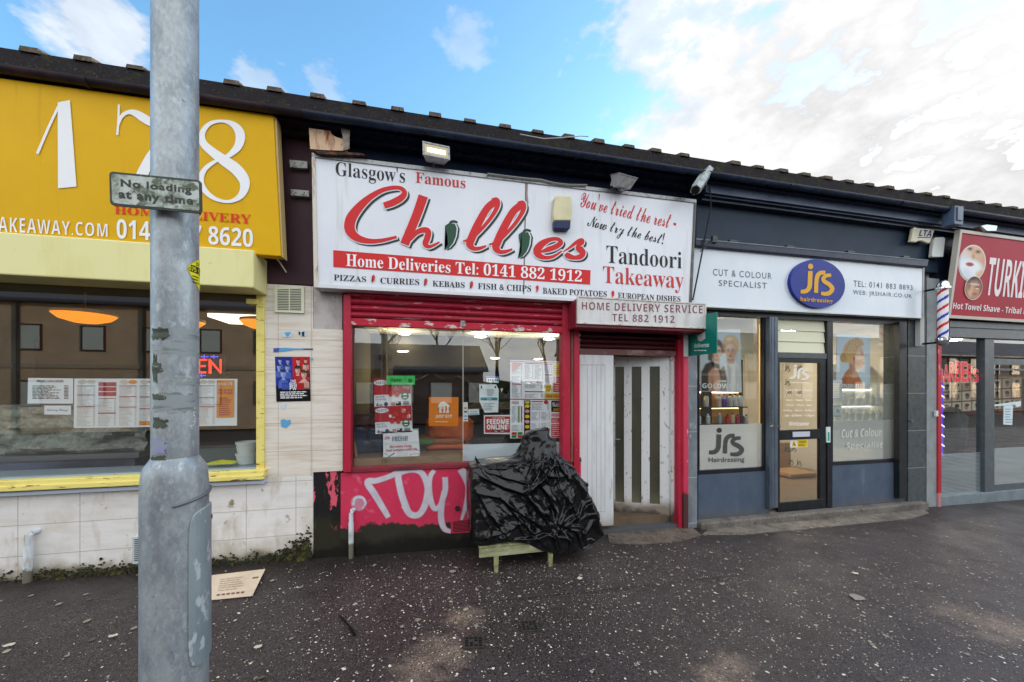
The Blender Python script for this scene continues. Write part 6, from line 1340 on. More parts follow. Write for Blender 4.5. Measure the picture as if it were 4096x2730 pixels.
yS = .55; TT = FP(yS, e2); xl3, xr3 = TT.at(60, 700).x, TT.at(420, 700).x; zA, zB, zC = TT.at(300, 745).z, TT.at(300, 864).z, TT.at(300, 640).z
m = MB(); m.box(xl3-.3, xr3+.02, yS+.18, yS+.2, zB-.1, zC+.1); m.build('back_panel', mat('amber_back_panel', '#c9924a', .5), sh3)
m = MB(); m.box(xl3-.3, xr3, yS+.172, yS+.1795, zC-.02, zC+.0); m.build('strip_lamp', warm, sh3)
m = MB(); m.box(xl3-.3, xr3, yS+.172, yS+.1795, zA-.035, zA-.02); m.build('strip_lamp', warm, sh3)
for z in (zA, zB): m = MB(); m.box(xl3-.3, xr3, yS, yS+.17, z-.018, z); m.build('shelf', M['blackframe'], sh3)
m = MB(); m.box(TT.at(150, 700).x, TT.at(222, 700).x, yS+.15, yS+.171, zB-.4, zC+.2); m.build('upright', M['blackframe'], sh3)
def bottle(x, y, z, h, r, colr, cap, label, grp='hair products on the lit shelves'):
    m = MB(); m.lathe((x, y, z+.0008), [(r*.9, 0), (r, h*.04), (r, h*.72), (r*.55, h*.82), (r*.42, h*.84)], 0, 14); m.lathe((x, y, z+.0008), [(r*.44, h*.842), (r*.44, h*.98), (r*.3, h)], 1, 12)
    return tag(m.build('product_bottle', [hx(colr, .35), hx(cap, .4)], smooth='auto'), label, 'bottle', grp)
rowA = [(95, '#3a4a42', '#222', 70), (152, '#c9d2d6', '#333333', 88), (240, '#c8b8b0', '#333333', 82), (278, '#6a4db0', '#222222', 88), (320, '#bcc8d0', '#333333', 84), (356, '#c4ced4', '#333333', 88), (392, '#d0d6d8', '#333333', 86)]
posn = ['first', 'second', 'third', 'fourth', 'fifth', 'sixth', 'seventh', 'eighth']
for i, (x, c_, k_, hp) in enumerate(rowA):
    q = TT.at(x, 745); h_ = TT.at(x, 745-hp).z-q.z
    bottle(q.x, yS+.06, zA, h_*1.05, .035, c_ if len(c_) == 7 else '#3a4a42', '#26282a', posn[i]+' bottle from the left on the upper lit salon shelf')
rowB = [(100, '#cfd8dc', 70), (165, '#b9cbd2', 72), (245, '#7f9aa8', 74), (302, '#c23a3a', 66), (336, '#b9ae90', 74), (372, '#b94a5a', 62), (402, '#5a4a52', 66), (432, '#c9ccc4', 60)]
for i, (x, c_, hp) in enumerate(rowB):
    q = TT.at(x, 864); h_ = TT.at(x, 864-hp).z-q.z
    bottle(q.x, yS+.06, zB, h_*1.0, .03, c_, '#2a2a2a' if i > 2 else '#c8ccd0', posn[i]+' bottle from the left on the lower lit salon shelf')
m = MB(); q = TT.at(375, 700); q2 = TT.at(500, 700); m.box(q.x, q2.x, yS+.3, yS+.7, -.1, TT.at(430, 405).z); tag(m.build('black_cabinet', mat('black_cabinet_panel', '#202226', .35)), 'tall black cabinet behind the salon poster', 'cabinet')
m = MB(); T = FP(.35, e2); m.slab(T, [(200, 130), (460, 130), (460, 385), (200, 385)], .02); tag(m.build('roller_blind', hx('#d8d2b4', .6)), 'cream roller blind behind the top of the left salon window', 'blind')
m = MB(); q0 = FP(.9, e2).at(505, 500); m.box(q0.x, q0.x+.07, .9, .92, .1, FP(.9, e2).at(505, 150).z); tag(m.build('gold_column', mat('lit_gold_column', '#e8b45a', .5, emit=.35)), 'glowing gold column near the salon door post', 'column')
sh4 = thing('display_shelves', (W((1990, 1000), .6).x, .65, .06), 'white display shelves of pale products behind the right salon window', 'shelves')
TT = FP(.6, e3); xl4, xr4 = TT.at(560, 700).x, TT.at(990, 700).x; zA, zB = TT.at(740, 775).z, TT.at(740, 890).z
m = MB(); m.box(xl4, xr4+.2, .86, .88, zB-.5, TT.at(740, 470).z); m.build('back_panel', mat('white_back_panel', '#d5dcd8', .5), sh4)
for z in (zA, zB): m = MB(); m.box(xl4, xr4, .6, .85, z-.02, z); m.build('shelf', M['whiteplastic'], sh4)
m = MB(); m.box(xl4+.1, xr4, .84, .8595, zA-.04, zA-.022); m.build('strip_lamp', mat('white_strip_light', '#fff3d8', .5, emit=3.0), sh4)
m = MB(); m.box(xl4+.1, xr4, .84, .8595, zA+.24, zA+.26); m.build('strip_lamp', mat('white_strip_light', '#fff3d8', .5, emit=3.0), sh4)
rn = random.Random(4)
for r_, (zz, nm) in enumerate(((zA, 'upper'), (zB, 'lower'))):
    for i in range(8):
        x = xl4+.08+(xr4-xl4-.2)*i/7; bottle(x, .68, zz, rn.uniform(.15, .2), .034, rn.choice(['#d3dcdc', '#c2d3d6', '#dcdcd2', '#b8c6c8']), '#cfd4d4', posn[i]+' pale bottle from the left on the '+nm+' white salon shelf', 'pale products on the white shelves')
ch = thing('salon_chair', W(e3(230, 1300), 1.5), 'tan salon chair with slim metal legs seen low through the glass door', 'chair')
q = W(e3(230, 1270), 1.5)
m = MB(); m.box(q.x-.3, q.x+.3, 1.3, 1.8, q.z-.06, q.z+.02); m.build('seat', mat('tan_leather', '#b08a58', .5), ch, bevel=.02)
m = MB(); m.box(q.x-.3, q.x+.3, 1.8, 1.88, q.z+.0, q.z+.5); m.build('backrest', mat('tan_leather_back', '#9a7648', .5), ch, bevel=.02)
for dx in (-.26, .26):
    for dy in (1.34, 1.76): m = MB(); m.tube([(q.x+dx, dy, .06), (q.x+dx*.9, dy, q.z-.061)], .014, n=8); m.build('leg', M['chrome'], ch)
sl3 = mat('salon_ceiling_lamp', '#fff0d6', .4, emit=60.0)
for i, (x, y) in enumerate(((4.2, 1.4), (5.2, 1.8), (6.4, 1.4))):
    m = MB(); m.lathe((x, y, 2.745), [(.12, .0), (.12, -.012), (.001, -.014)], n=20); tag(m.build('ceiling_lamp', sl3), ['round warm ceiling lamp over the left salon shelves', 'round warm ceiling lamp behind the salon door', 'round warm ceiling lamp over the right salon window'][i], 'ceiling lamp', 'warm lamps in the salon ceiling')

# alarm boxes beside the salon
al = thing('alarm_box', W(e4(330, 300), -.10), 'cream alarm box with blue LTA lettering on the charcoal board', 'alarm box')
T = FP(-.10, e4)
m = MB(); m.slab(T, [(255, 133), (300, 130), (445, 142), (461, 152), (440, 230), (410, 302), (370, 290), (335, 274), (300, 276), (275, 290), (228, 282), (246, 200)], .05); m.build('cover', mat('cream_alarm_cover', '#dcd7bd', .4), al, bevel=.014)
m = MB(); m.text(T, 'LTA', ((318, 168), (438, 176), (420, 238), (300, 228)), .003, 0, 'b'); m.rect(T, 290, 240, 412, 247, .003, 0); m.build('lettering', hx('#3a3f8e'), al)
m = MB(); T = FP(-.10, e4); m.slab(T, [(466, 240), (545, 238), (560, 248), (542, 430), (440, 432), (432, 425), (452, 258)], .05)
tag(m.build('siren_box', mat('white_siren_box', '#cfd4d2', .4), bevel=.02), 'plain white siren box right of the cream alarm box', 'siren')

# ------------------------------------------------------------------ barber shop
zb_ = W(e4(590, 1020), -.12).z; zt_ = W(e4(682, 165), -.25).z
U = V((0, -.13, zt_-zb_)); BPn = V((0, -U.z, U.y)).normalized(); BP = PM((8, -.12, zb_), BPn); BT = BP.on(e4)
sg = thing('shop_sign', W((2260, 735), -.12), 'red barber sign with oval portraits and slanted white lettering', 'sign')
xl = BT.at(590, 1020).x; xl = (xl+BT.at(682, 165).x)/2
def bpt(x, z): f = (z-zb_)/(zt_-zb_); return V((x, -.12-.13*f, z))
BS = Q(bpt(xl, zt_), bpt(13, zt_), bpt(13, zb_), bpt(xl, zb_), 1000, 200)
if BS.n.y > 0: BS.n = -BS.n
m = MB(); m.slab(BS, [(7, 0), (1000, 0), (1000, 200), (7, 200)], .05); m.build('panel', mat('cherry_red_vinyl', '#a8182f', .5, spec=.3, layers=[('noise', 2, .4, .7, '#9c152a'), ('noise', 60, .75, .79, '#d08a94')]), sg)
for n_, q in (('top_trim', [(0, 0), (1000, 0), (1000, 7), (0, 7)]), ('bottom_trim', [(0, 193), (1000, 193), (1000, 200), (0, 200)]), ('side_trim', [(0, 7.1), (8, 7.1), (8, 192.9), (0, 192.9)])):
    m = MB(); m.slab(BS, q, .063, .012); m.build(n_, hx('#c3bdb4', .4), sg)
def oval(cx, cy, rx, ry, pic, off):
    class SV:
        n = BS.n
        @staticmethod
        def at(x, y): u, v = (x-50)/50, (y-50)/50; return BT.at(cx+rx*u-ry*.12*v, cy+ry*v+rx*.1*u)
    m = MB(); m.poly(SV, [(50+53*math.cos(R(a)), 50+53*math.sin(R(a))) for a in range(0, 360, 10)], off, 0); fr_ = m.build('portrait_rim', hx('#e3ddd8'), sg)
    put_print(pic, SV, sg, 'portrait', off+.004, lambda x, y: (x-50)**2+(y-50)**2 <= 49.5**2)
pc = Pic(100, 100, '#d9e2ea', 1.0); pc.poly([(40, 0), (100, 0), (100, 62), (70, 70), (52, 40), (30, 10)], '#c99c7e', 4); pc.ell(50, 15, 40, 24, '#dcb798', 1, .8)
for x, y in ((66, 16), (34, 10)): pc.ell(x, y, 12, 6, '#8a6248', 1.2, .7); pc.ell(x, y, 7, 3, '#2a1f1a', .8, .9)
pc.ell(50, 34, 6, 12, '#b07c5e', 1.2, .7); pc.ell(44, 66, 46, 26, '#e8eef4', .5); pc.ell(28, 84, 22, 14, '#c6d3de', 1.2, .7); pc.ell(40, 54, 15, 6, '#b03a48', .6); pc.ell(40, 53, 14, 1.4, '#6b1f28', .9, .8); pc.poly([(66, 76), (100, 60), (96, 92), (74, 96)], '#d7ae88', 4)
oval(815, 492, 124, 168, pc, .002)
pc = Pic(100, 100, '#a47658', 1.0); pc.ell(50, 12, 56, 26, '#241a16', .4); pc.ell(88, 40, 18, 30, '#2c201a', .6); pc.ell(58, 56, 30, 36, '#c08c6a', .8); pc.ell(70, 46, 14, 5, '#5a3a2a', 1, .8); pc.ell(70, 52, 9, 3, '#e6d6c8', .9, .8)
pc.ell(30, 62, 14, 34, '#d8b090', 1, .8); pc.ell(22, 40, 10, 22, '#6b4630', 1, .7); pc.ell(60, 76, 16, 6, '#7a4a38', 1, .7); pc.ell(50, 34, 30, 4, '#d9cfc6', .8, .7)
oval(822, 730, 80, 110, pc, .009)
m = MB(); m.text(BT, 'TURKISH', ((988, 430), (1488, 492), (1440, 846), (942, 803)), .003, 0, 'b'); m.text(BT, 'Hot Towel Shave - Tribal D', (628, 866, 930, 1345, 925, 986), .003, 0, 'bi'); m.build('lettering', hx('#e6e2e4', .35), sg)
m = MB(); m.slab(FP(-.30, e4), [(905, 130), (960, 118), (1060, 130), (1050, 178), (960, 178)], .1); m.tube([FP(-.2, e4).at(980, 170), FP(-.02, e4).at(960, 200)], .02); tag(m.build('sign_spotlight', mat('silver_spotlight', '#c3ccca', .25, .7)), 'silver spotlight over the red barber sign', 'spotlight')
m = MB(); T = FP(-.05, e4)
m.slab(T, [(600, 1045), (1700, 1075+12), (1700, 1150), (600, 1105)], .1); m.slab(FP(-.03, e4), [(600, 1108), (1700, 1153), (1700, 1240), (600, 1200)], .1); m.build('head_frame', M['greyframe'], S4)
yg = .02; TB = FP(yg, e5); zs4 = TB.at(470, 1385).z; ztop4 = TB.at(470, 178).z
m = MB(); m.box(X(2156, yg), 14.9, yg-.04, yg+.14, -.5, TB.at(460, 1340).z); m.build('sill', mat('grey_painted_sill', '#7a878c', .5, layers=[('noise', 6, .4, .7, '#66737a')]), S4, bevel=.005)
zs4 = TB.at(460, 1340).z
xpl, xpr = TB.at(614, 700).x, TB.at(682, 700).x; xg0 = X(2156, yg)
m = MB(); m.box(xpl, xpr, yg-.02, yg+.08, zs4+.001, ztop4+.1); m.build('mullion', M['greyframe'], S4, bevel=.004)
m = MB(); m.box(xg0, xg0+.05, yg-.01, yg+.07, zs4+.001, ztop4+.1); m.box(xg0+.0501, xpl-.001, yg-.01, yg+.07, ztop4, ztop4+.1); fo = m.build('window_frame', M['greyframe'], S4)
zfr = TB.at(460, 1040).z
m = MB(); m.face([(xg0+.05, yg+.03, zfr), (xpl, yg+.03, zfr), (xpl, yg+.03, ztop4), (xg0+.05, yg+.03, ztop4)]); m.build('window_pane', M['glass'], fo)
m = MB(); nn = 30
for k in range(nn):
    a, b2 = zs4+(zfr-zs4)*k/nn, zs4+(zfr-zs4)*(k+.62)/nn
    m.face([(xg0+.05, yg+.031, a), (xpl, yg+.031, a), (xpl, yg+.031, b2), (xg0+.05, yg+.031, b2)])
m.build('frosted_stripes', M['reeded'], fo)
m = MB(); m.face([(xg0+.05, yg+.034, zs4), (xpl, yg+.034, zs4), (xpl, yg+.034, zfr), (xg0+.05, yg+.034, zfr)]); m.build('frosted_band', glass('grey_green_film', frost=.75, frostcol=(.16, .21, .23)), fo)
bdr = thing('glass_door', (xpr+.6, yg, zs4), 'grey framed barber door with frosted lower pane at the right edge', 'door')
xd1 = xpr+1.15; zbar = TB.at(790, 365).z; zlow = TB.at(790, 1000).z
m = MB(); m.box(xpr+.002, xd1, yg, yg+.05, zbar-.05, zbar+.05); m.box(xpr+.002, xpr+.05, yg+.001, yg+.05, zs4+.1, zbar-.0502); m.box(xd1-.05, xd1, yg+.001, yg+.05, zs4+.1, zbar-.0502); m.box(xpr+.002, xd1, yg, yg+.05, zs4+.002, zs4+.0998); m.build('leaf_frame', M['greyframe'], bdr)
m = MB(); m.box(xpr+.05, xd1-.05, yg+.001, yg+.05, TB.at(790, 415).z-.03, TB.at(790, 415).z); m.build('rail', M['greyframe'], bdr)
m = MB(); m.face([(xpr, yg+.02, zlow), (xd1, yg+.02, zlow), (xd1, yg+.02, ztop4+.1), (xpr, yg+.02, ztop4+.1)]); m.build('door_glass', M['glass'], bdr)
m = MB(); m.face([(xpr+.05, yg+.022, zs4+.1), (xd1-.05, yg+.022, zs4+.1), (xd1-.05, yg+.022, zlow), (xpr+.05, yg+.022, zlow)]); m.build('frosted_pane', M['reeded'], bdr)
m = MB(); m.box(xd1+.002, 14.8, yg, yg+.07, zs4+.001, zs4+.6); m.build('riser', M['greyframe'], S4)
m = MB(); m.box(xd1+.002, xd1+.07, yg-.001, yg+.07, zs4+.601, ztop4+.1); m.build('mullion', M['greyframe'], S4)
m = MB(); m.face([(xd1+.07, yg+.03, zs4+.6), (14.9, yg+.03, zs4+.6), (14.9, yg+.03, ztop4+.12), (xd1+.07, yg+.03, ztop4+.12)]); m.build('window_pane', M['glass'], S4)
# arched window lettering
nt_ = thing('window_lettering', FP(.07, e5).at(430, 520), 'arched red BARBERS lettering with white outline in the window', 'window lettering')
NS = FP(.07, e5); m = MB(); m2 = MB()
let = 'BARBERS'; top = lambda x: 362+70*((x-430)/150)**2*1.1; bot = lambda x: 516
for i, ch_ in enumerate(let):
    a = 276+i*44; b2 = a+40
    q_ = ((a, top(a+10)), (b2, top(b2-10)), (b2, 514), (a, 514))
    m.text(NS, ch_, q_, .004, 0, 'b', .0); g_ = 4; m2.text(NS, ch_, ((a-g_, top(a+10)-6), (b2+g_, top(b2-10)-6), (b2+g_, 520), (a-g_, 520)), .0015, 0, 'b', .03)
m.build('red_letters', mat('glowing_red_letters', '#b01c28', .4, emit=.45), nt_); m2.build('outline', hx('#d9c7c0'), nt_)  # red letters given a glow of their own to read brighter in the window
lt = thing('led_tube', FP(.12, e5).at(295, 1080), 'purple striped LED tube glowing behind the red pier', 'led tube')
a, b2 = FP(.12, e5).at(294, 1075), FP(.12, e5).at(294, 430); m = MB(); m.tube([a, b2], .035, n=12); m.build('tube', mat('violet_led_tube', '#3a1fb0', .4, emit=.6), lt)
m = MB()
for k in range(9):
    z = a.z+(b2.z-a.z)*(k+.5)/9; m.face([(a.x-.034, .083, z-.02), (a.x+.034, .083, z-.055), (a.x+.034, .083, z-.03), (a.x-.034, .083, z+.005)])
m.build('stripes', mat('led_stripes', '#d9c9f4', .4, emit=.8), lt)
# picture grid on the back wall, chair, notice
pg = thing('picture_display', FP(1.6, e5).at(460, 740), 'wall grid of haircut pictures with reddish dividers', 'pictures')
PG_ = FP(1.6, e5); m = MB(); m.slab(PG_, [(300, 500), (900, 440), (900, 760), (300, 745)], .03, -.004); m.build('backing', mat('red_brown_backing', '#6a3a30', .6), pg)
rn = random.Random(8); hues = [hx('#d8cdbb'), hx('#b8ab96'), hx('#c9b7a0'), hx('#e3dccd')]; skin = [hx('#8d6a54'), hx('#a57f66')]; hair = hx('#1d1815')
for r_ in range(3):
    for c_ in range(8):
        x = 312+c_*74; y = 520-(x-300)*.06+r_*76; m = MB()
        m.slab(PG_, [(x, y), (x+64, y-4), (x+64, y+62), (x, y+66)], .006, .004, 0); m.ell(PG_, x+32+rn.uniform(-6, 6), y+36, 14, 20, .006, 1, 14); m.ell(PG_, x+32, y+22, 16, 12, .007, 2, 12)
        m.build('picture', [rn.choice(hues), rn.choice(skin), hair], pg)
gown = mat('black_gown', '#17181c', .6, bump=(20, .3)); q = W(e5(410, 1010), .8)
softbox('gowned_chair', gown, 'dark gown draped over a barber chair behind the window', 'chair', (q.x, .95, q.z-.25), (.62, .5, W(e5(400, 680), .8).z-q.z+.25), 31, None, .08, pw=2.4)
G5 = PM((0, yg+.015, 0), (0, -1, 0), e5)
sheet('notice', 'narrow white notice taped inside the barber door', 'notice', G5, [(767, 688), (834, 686), (828, 832), (764, 828)], nb, lambda m: m.dashes(G5, 775, 705, 824, 820, 6, .002, 1, .25, False))
sheet('tape_strip', 'white torn tape strip across the barber door glass', 'tape', G5, [(690, 682), (850, 660), (892, 655), (890, 690), (860, 700), (845, 680), (690, 694)], nb, None, .003, .003)
m = MB(); m.slab(FP(-.045, e5), [(252, 725), (270, 725), (270, 766), (252, 768)], .02, .02); tag(m.build('door_bell', M['whiteplastic']), 'small white bell box on the red barber pier', 'bell')
for x_, lab in ((9.2, 'round ceiling lamp over the barber chair'), (11, 'round ceiling lamp deep in the barber shop')):
    m = MB(); m.lathe((x_, 1.6, 2.745), [(.14, .0), (.14, -.012), (.001, -.014)], n=20); tag(m.build('ceiling_lamp', sl3), lab, 'ceiling lamp')
# barber pole
c = W(e4(534, 975), -.30); bp = thing('barber_pole', (c.x, -.30, W(e4(540, 1300), -.3).z), 'red white and blue striped barber pole with chrome caps on a bracket', 'barber pole')
r = .0615; za, zb2 = W(e4(540, 1205), -.3).z, W(e4(530, 745), -.3).z
m = MB(); n = 40; rows = 60; bcol = [0, 0, 1, 1, 0, 0, 2, 2]
for j in range(rows):
    for i in range(n):
        z0_, z1_ = za+(zb2-za)*j/rows, za+(zb2-za)*(j+1)/rows; a0, a1 = 2*math.pi*i/n, 2*math.pi*(i+1)/n
        ph = ((j/rows)*2.75-(i/n)*1.0) % 1.0
        mi = 1 if .0 <= ph < .17 else 2 if .5 <= ph < .67 else 0
        m.face([(c.x+r*.9*math.cos(a0), -.3+r*.9*math.sin(a0), z0_), (c.x+r*.9*math.cos(a1), -.3+r*.9*math.sin(a1), z0_), (c.x+r*.9*math.cos(a1), -.3+r*.9*math.sin(a1), z1_), (c.x+r*.9*math.cos(a0), -.3+r*.9*math.sin(a0), z1_)], mi)
m.build('striped_cylinder', [hx('#e8e8ea', .25), hx('#c9202c', .25), hx('#2e3fae', .25)], bp)
m = MB(); m.lathe((c.x, -.3, zb2), [(r*.95, 0), (r*1.32, .005), (r*1.32, .03), (r*1.1, .045), (r*1.05, .07), (r*.9, .10), (r*.5, .125), (.001, .13)], n=28); m.build('top_cap', M['chrome'], bp, smooth='auto')
m = MB(); m.lathe((c.x, -.3, za), [(.001, -.13), (r*.6, -.12), (r*.95, -.09), (r*1.05, -.06), (r*1.32, -.05), (r*1.32, -.02), (r*1.15, -.012), (r*.95, 0)], n=28); m.build('bottom_cap', M['chrome'], bp, smooth='auto')
m = MB(); m.box(c.x-.05, c.x+.03, -.08, -.02, za-.1, zb2+.06); m.build('mounting_rail', hx('#b9bcb9', .4), bp)
for z in (za-.07, zb2+.03): m = MB(); m.tube([(c.x, -.3+r*.5, z), (c.x, -.081, z)], .014, n=8); m.build('bracket_arm', M['black'], bp)

# ------------------------------------------------------------------ lamp post in the foreground
s_ = 1.15; Xp = (403.3-CX)/F; px_, py_ = s_*(Xp*math.cos(YAW)+math.sin(YAW)), -D+s_*(math.cos(YAW)-Xp*math.sin(YAW))
rb, ru = .0815, .0565; kz = F/s_
zsh0, zsh1 = H+(HY-1130)/kz, H+(HY-1052)/kz
lp = thing('lamp_post', (px_, py_, gz(px_)), 'thick galvanised lamp post with stepped base in the foreground', 'lamp post')
m = MB(); g0 = gz(px_)-.05
m.lathe((px_, py_, 0), [(rb, g0), (rb, zsh0), (rb*.99, zsh0+.03), (rb*.96, zsh0+.06), (rb*.90, zsh0+.082), (ru*1.10, zsh1-.006), (ru*1.04, zsh1+.0), (ru, zsh1+.004)], n=64)
m.build('base_section', M['galv'], lp, smooth='auto')
m = MB(); m.lathe((px_, py_, 0), [(ru, zsh1+.0045), (ru, 6.8), (ru*.9, 7.0), (.001, 7.02)], n=64); m.build('shaft', M['galv'], lp, smooth='auto')
def shell_patch(a0, a1, z0, z1, r, mt, name, parent, t=.0015, jag=0, rnd=None, n=10):
    """curved patch hugging the post, angles measured from the camera's side, to the right"""
    base = math.atan2(-D-py_, -px_); m = MB(); nz_ = 6 if jag else 1; pts = {}
    for i in range(n+1):
        for j in range(nz_+1):
            f = i/n; a = base+R(a0+(a1-a0)*f); zz = z0+(z1-z0)*j/nz_
            if jag and i in (0, n): a += R((rnd.uniform(-jag, jag)))
            if jag and j in (0, nz_): zz += rnd.uniform(-.5, .5)*(z1-z0)*.25
            pts[i, j] = (px_+(r+t)*math.cos(a), py_+(r+t)*math.sin(a), zz)
    for i in range(n):
        for j in range(nz_): m.face([pts[i, j], pts[i+1, j], pts[i+1, j+1], pts[i, j+1]])
    if not jag:
        for i in range(n):
            for j in (0, nz_):
                a = base+R(a0+(a1-a0)*i/n); b2 = base+R(a0+(a1-a0)*(i+1)/n); z = pts[i, j][2]
                m.face([pts[i, j], pts[i+1, j], (px_+(r-.002)*math.cos(b2), py_+(r-.002)*math.sin(b2), z), (px_+(r-.002)*math.cos(a), py_+(r-.002)*math.sin(a), z)])
        for i in (0, n):
            a = base+R(a0+(a1-a0)*i/n); p0, p1 = pts[i, 0], pts[i, nz_]; q = (px_+(r-.002)*math.cos(a), py_+(r-.002)*math.sin(a))
            m.face([p0, p1, (q[0], q[1], p1[2]), (q[0], q[1], p0[2])])
    return m.build(name, mt, parent, smooth=bool(jag))
# angle on the post of a measured column
def ang(x, r):
    d = ray((x, HY)); d.z = 0; d.normalize(); o = V((0-px_, -D-py_, 0)); b_ = o.dot(d); cc_ = o.dot(o)-r*r; t = -b_-math.sqrt(max(b_*b_-cc_, 0)); p = o+d*t
    base = math.atan2(-D-py_, -px_); a = math.degrees(math.atan2(p.y, p.x)-base); return (a+180) % 360-180
zz = lambda y: H+(HY-y)/kz
# the cover plate in the base
base = math.atan2(-D-py_, -px_); m = MB(); a0, a1 = ang(432, rb), ang(432, rb)+82; z0, z1 = zz(1520), zz(1166); n = 22; rows = []
for ring, (g_, rr) in enumerate(((0, rb-.001), (0, rb+.0045), (.03, rb+.0058))):
    pts = []
    for k in range(48):
        f = k/48*2*math.pi; cx_ = math.copysign(abs(math.cos(f))**.42, math.cos(f)); cz_ = math.copysign(abs(math.sin(f))**.22, math.sin(f))
        a = base+R((a0+a1)/2+(a1-a0)/2*cx_*(1-g_)); z = (z0+z1)/2+(z1-z0)/2*cz_*(1-g_*.3)+(.008*cx_)
        pts.append(V((px_+rr*math.cos(a), py_+rr*math.sin(a), z)))
    rows.append(pts)
for r0, r1 in zip(rows, rows[1:]):
    for k in range(48): m.face([r0[k], r0[(k+1) % 48], r1[(k+1) % 48], r1[k]])
# face of the plate as strips from left half to right half
top_ = rows[-1]
for k in range(0, 23):
    a_, b2, c_, d_ = top_[(12+k) % 48], top_[(12+k+1) % 48], top_[(12-k-1) % 48], top_[(12-k) % 48]
    seg = 8
    def arc(p, q, f):
        ap = math.atan2(p.y-py_, p.x-px_); aq = math.atan2(q.y-py_, q.x-px_); dl = (aq-ap+math.pi) % (2*math.pi)-math.pi; a = ap+dl*f
        return V((px_+(rb+.0058)*math.cos(a), py_+(rb+.0058)*math.sin(a), p.z+(q.z-p.z)*f))
    for s in range(seg):
        m.face([arc(a_, d_, s/seg), arc(a_, d_, (s+1)/seg), arc(b2, c_, (s+1)/seg), arc(b2, c_, s/seg)])
cv = m.build('cover_plate', M['galv2'], lp, smooth='auto')
m = MB(); a = base+R(a0+64); q = V((px_+(rb+.0065)*math.cos(a), py_+(rb+.0065)*math.sin(a), zz(1200))); nrm = V((math.cos(a), math.sin(a), 0)); m.tube([q-nrm*.002, q+nrm*.0015], .007, n=10); m.build('lock_hole', M['black'], cv)
# strap with a bolt around the base
m = MB(); P_ = []
for k in range(25):
    a = base+R(ang(395, rb)+k*4.2); P_.append((px_+(rb+.002)*math.cos(a), py_+(rb+.002)*math.sin(a), zz(1150)+.0011*k))
m.tube(P_, [.002]+[.005]*23+[.007], n=8); m.build('strap', mat('grey_metal_strap', '#6a6f76', .5, .4), lp, smooth=True)
rn = random.Random(21)
for x0, x1, y0, y1, mt in ((350, 388, 760, 786, 'tape'), (396, 458, 758, 800, 'greyresidue'), (352, 362, 822, 880, 'tape'), (357, 372, 838, 858, 'tape'), (352, 458, 795, 818, 'greyresidue'), (352, 380, 905, 918, 'tape'), (352, 384, 958, 980, 'tape'), (400, 458, 862, 885, 'greyresidue'), (352, 450, 905, 945, 'greyresidue'), (349, 378, 1040, 1052, 'tape')):
    shell_patch(ang(x0, ru), min(ang(x1, ru), 88), zz(y1), zz(y0), ru, M[mt], 'tape_residue', lp, .0008+rn.uniform(0, .0006), 5, rn)
shell_patch(ang(349, ru), ang(385, ru), zz(1035), zz(1005), ru, mat('violet_paint_smudge', '#8c86b4', .5, layers=[('noise', 30, .4, .65, '#8b97a3')]), 'paint_smudge', lp, .0006, 8, rn)
m = MB()
for _ in range(26):
    a = base+R(ang(rn.uniform(435, 457), ru)); z = zz(rn.uniform(938, 990)); r_ = ru+.0013; w = rn.uniform(.002, .006); hh = rn.uniform(.002, .007)
    m.face([(px_+r_*math.cos(a+k*w/ru), py_+r_*math.sin(a+k*w/ru), z+j*hh) for k, j in ((0, 0), (1, rn.uniform(-.4, .4)), (1, 1), (0, rn.uniform(.6, 1.4)))])
m.build('torn_sticker_bits', hx('#cfd4d6'), lp)
# yellow diamond sticker
SK = thing('pole_sticker', (px_+ru, py_, zz(650)), 'yellow diamond sticker with black phone band wrapped on the post', 'sticker')
def band(y0, y1, xl_fn, r, mt, name, rows=14):
    m = MB()
    for k in range(rows):
        ya, yb = y0+(y1-y0)*k/rows, y0+(y1-y0)*(k+1)/rows; la, lb = ang(xl_fn(ya), ru), ang(xl_fn(yb), ru); N_ = 6
        for s in range(N_):
            def P(l, y, f): a = base+R(l+(100-l)*f); return (px_+r*math.cos(a), py_+r*math.sin(a), zz(y))
            m.face([P(la, ya, s/N_), P(la, ya, (s+1)/N_), P(lb, yb, (s+1)/N_), P(lb, yb, s/N_)])
    return m.build(name, mt, SK)
dia = lambda y: 430+max(0, (618-y))*.95 if y < 618 else 430+max(0, y-624)*.70
band(592, 662, dia, ru+.0016, hx('#e6de1e', .4), 'backing', 24)
band(611, 627, lambda y: dia(y)+2, ru+.0019, hx('#14150f', .4), 'number_band', 4)
class CY:
    n = V((0, 0, 0))
    @staticmethod
    def at(x, y): a = base+R(ang(min(x, 458.2), ru)); return V((px_+(ru+.0022)*math.cos(a), py_+(ru+.0022)*math.sin(a), zz(y)))
m = MB(); m.text(CY, '075 91', (433, 614, 463, 625), 0, 0, 'b'); m.build('lettering', hx('#e6de1e', .4), SK)
m = MB(); m.dashes(CY, 441, 632, 457, 652, 3, 0, 0, .4, False); m.dashes(CY, 449, 600, 457, 609, 2, 0, 0, .5, False); m.build('small_print', hx('#3a3a10', .4), SK)
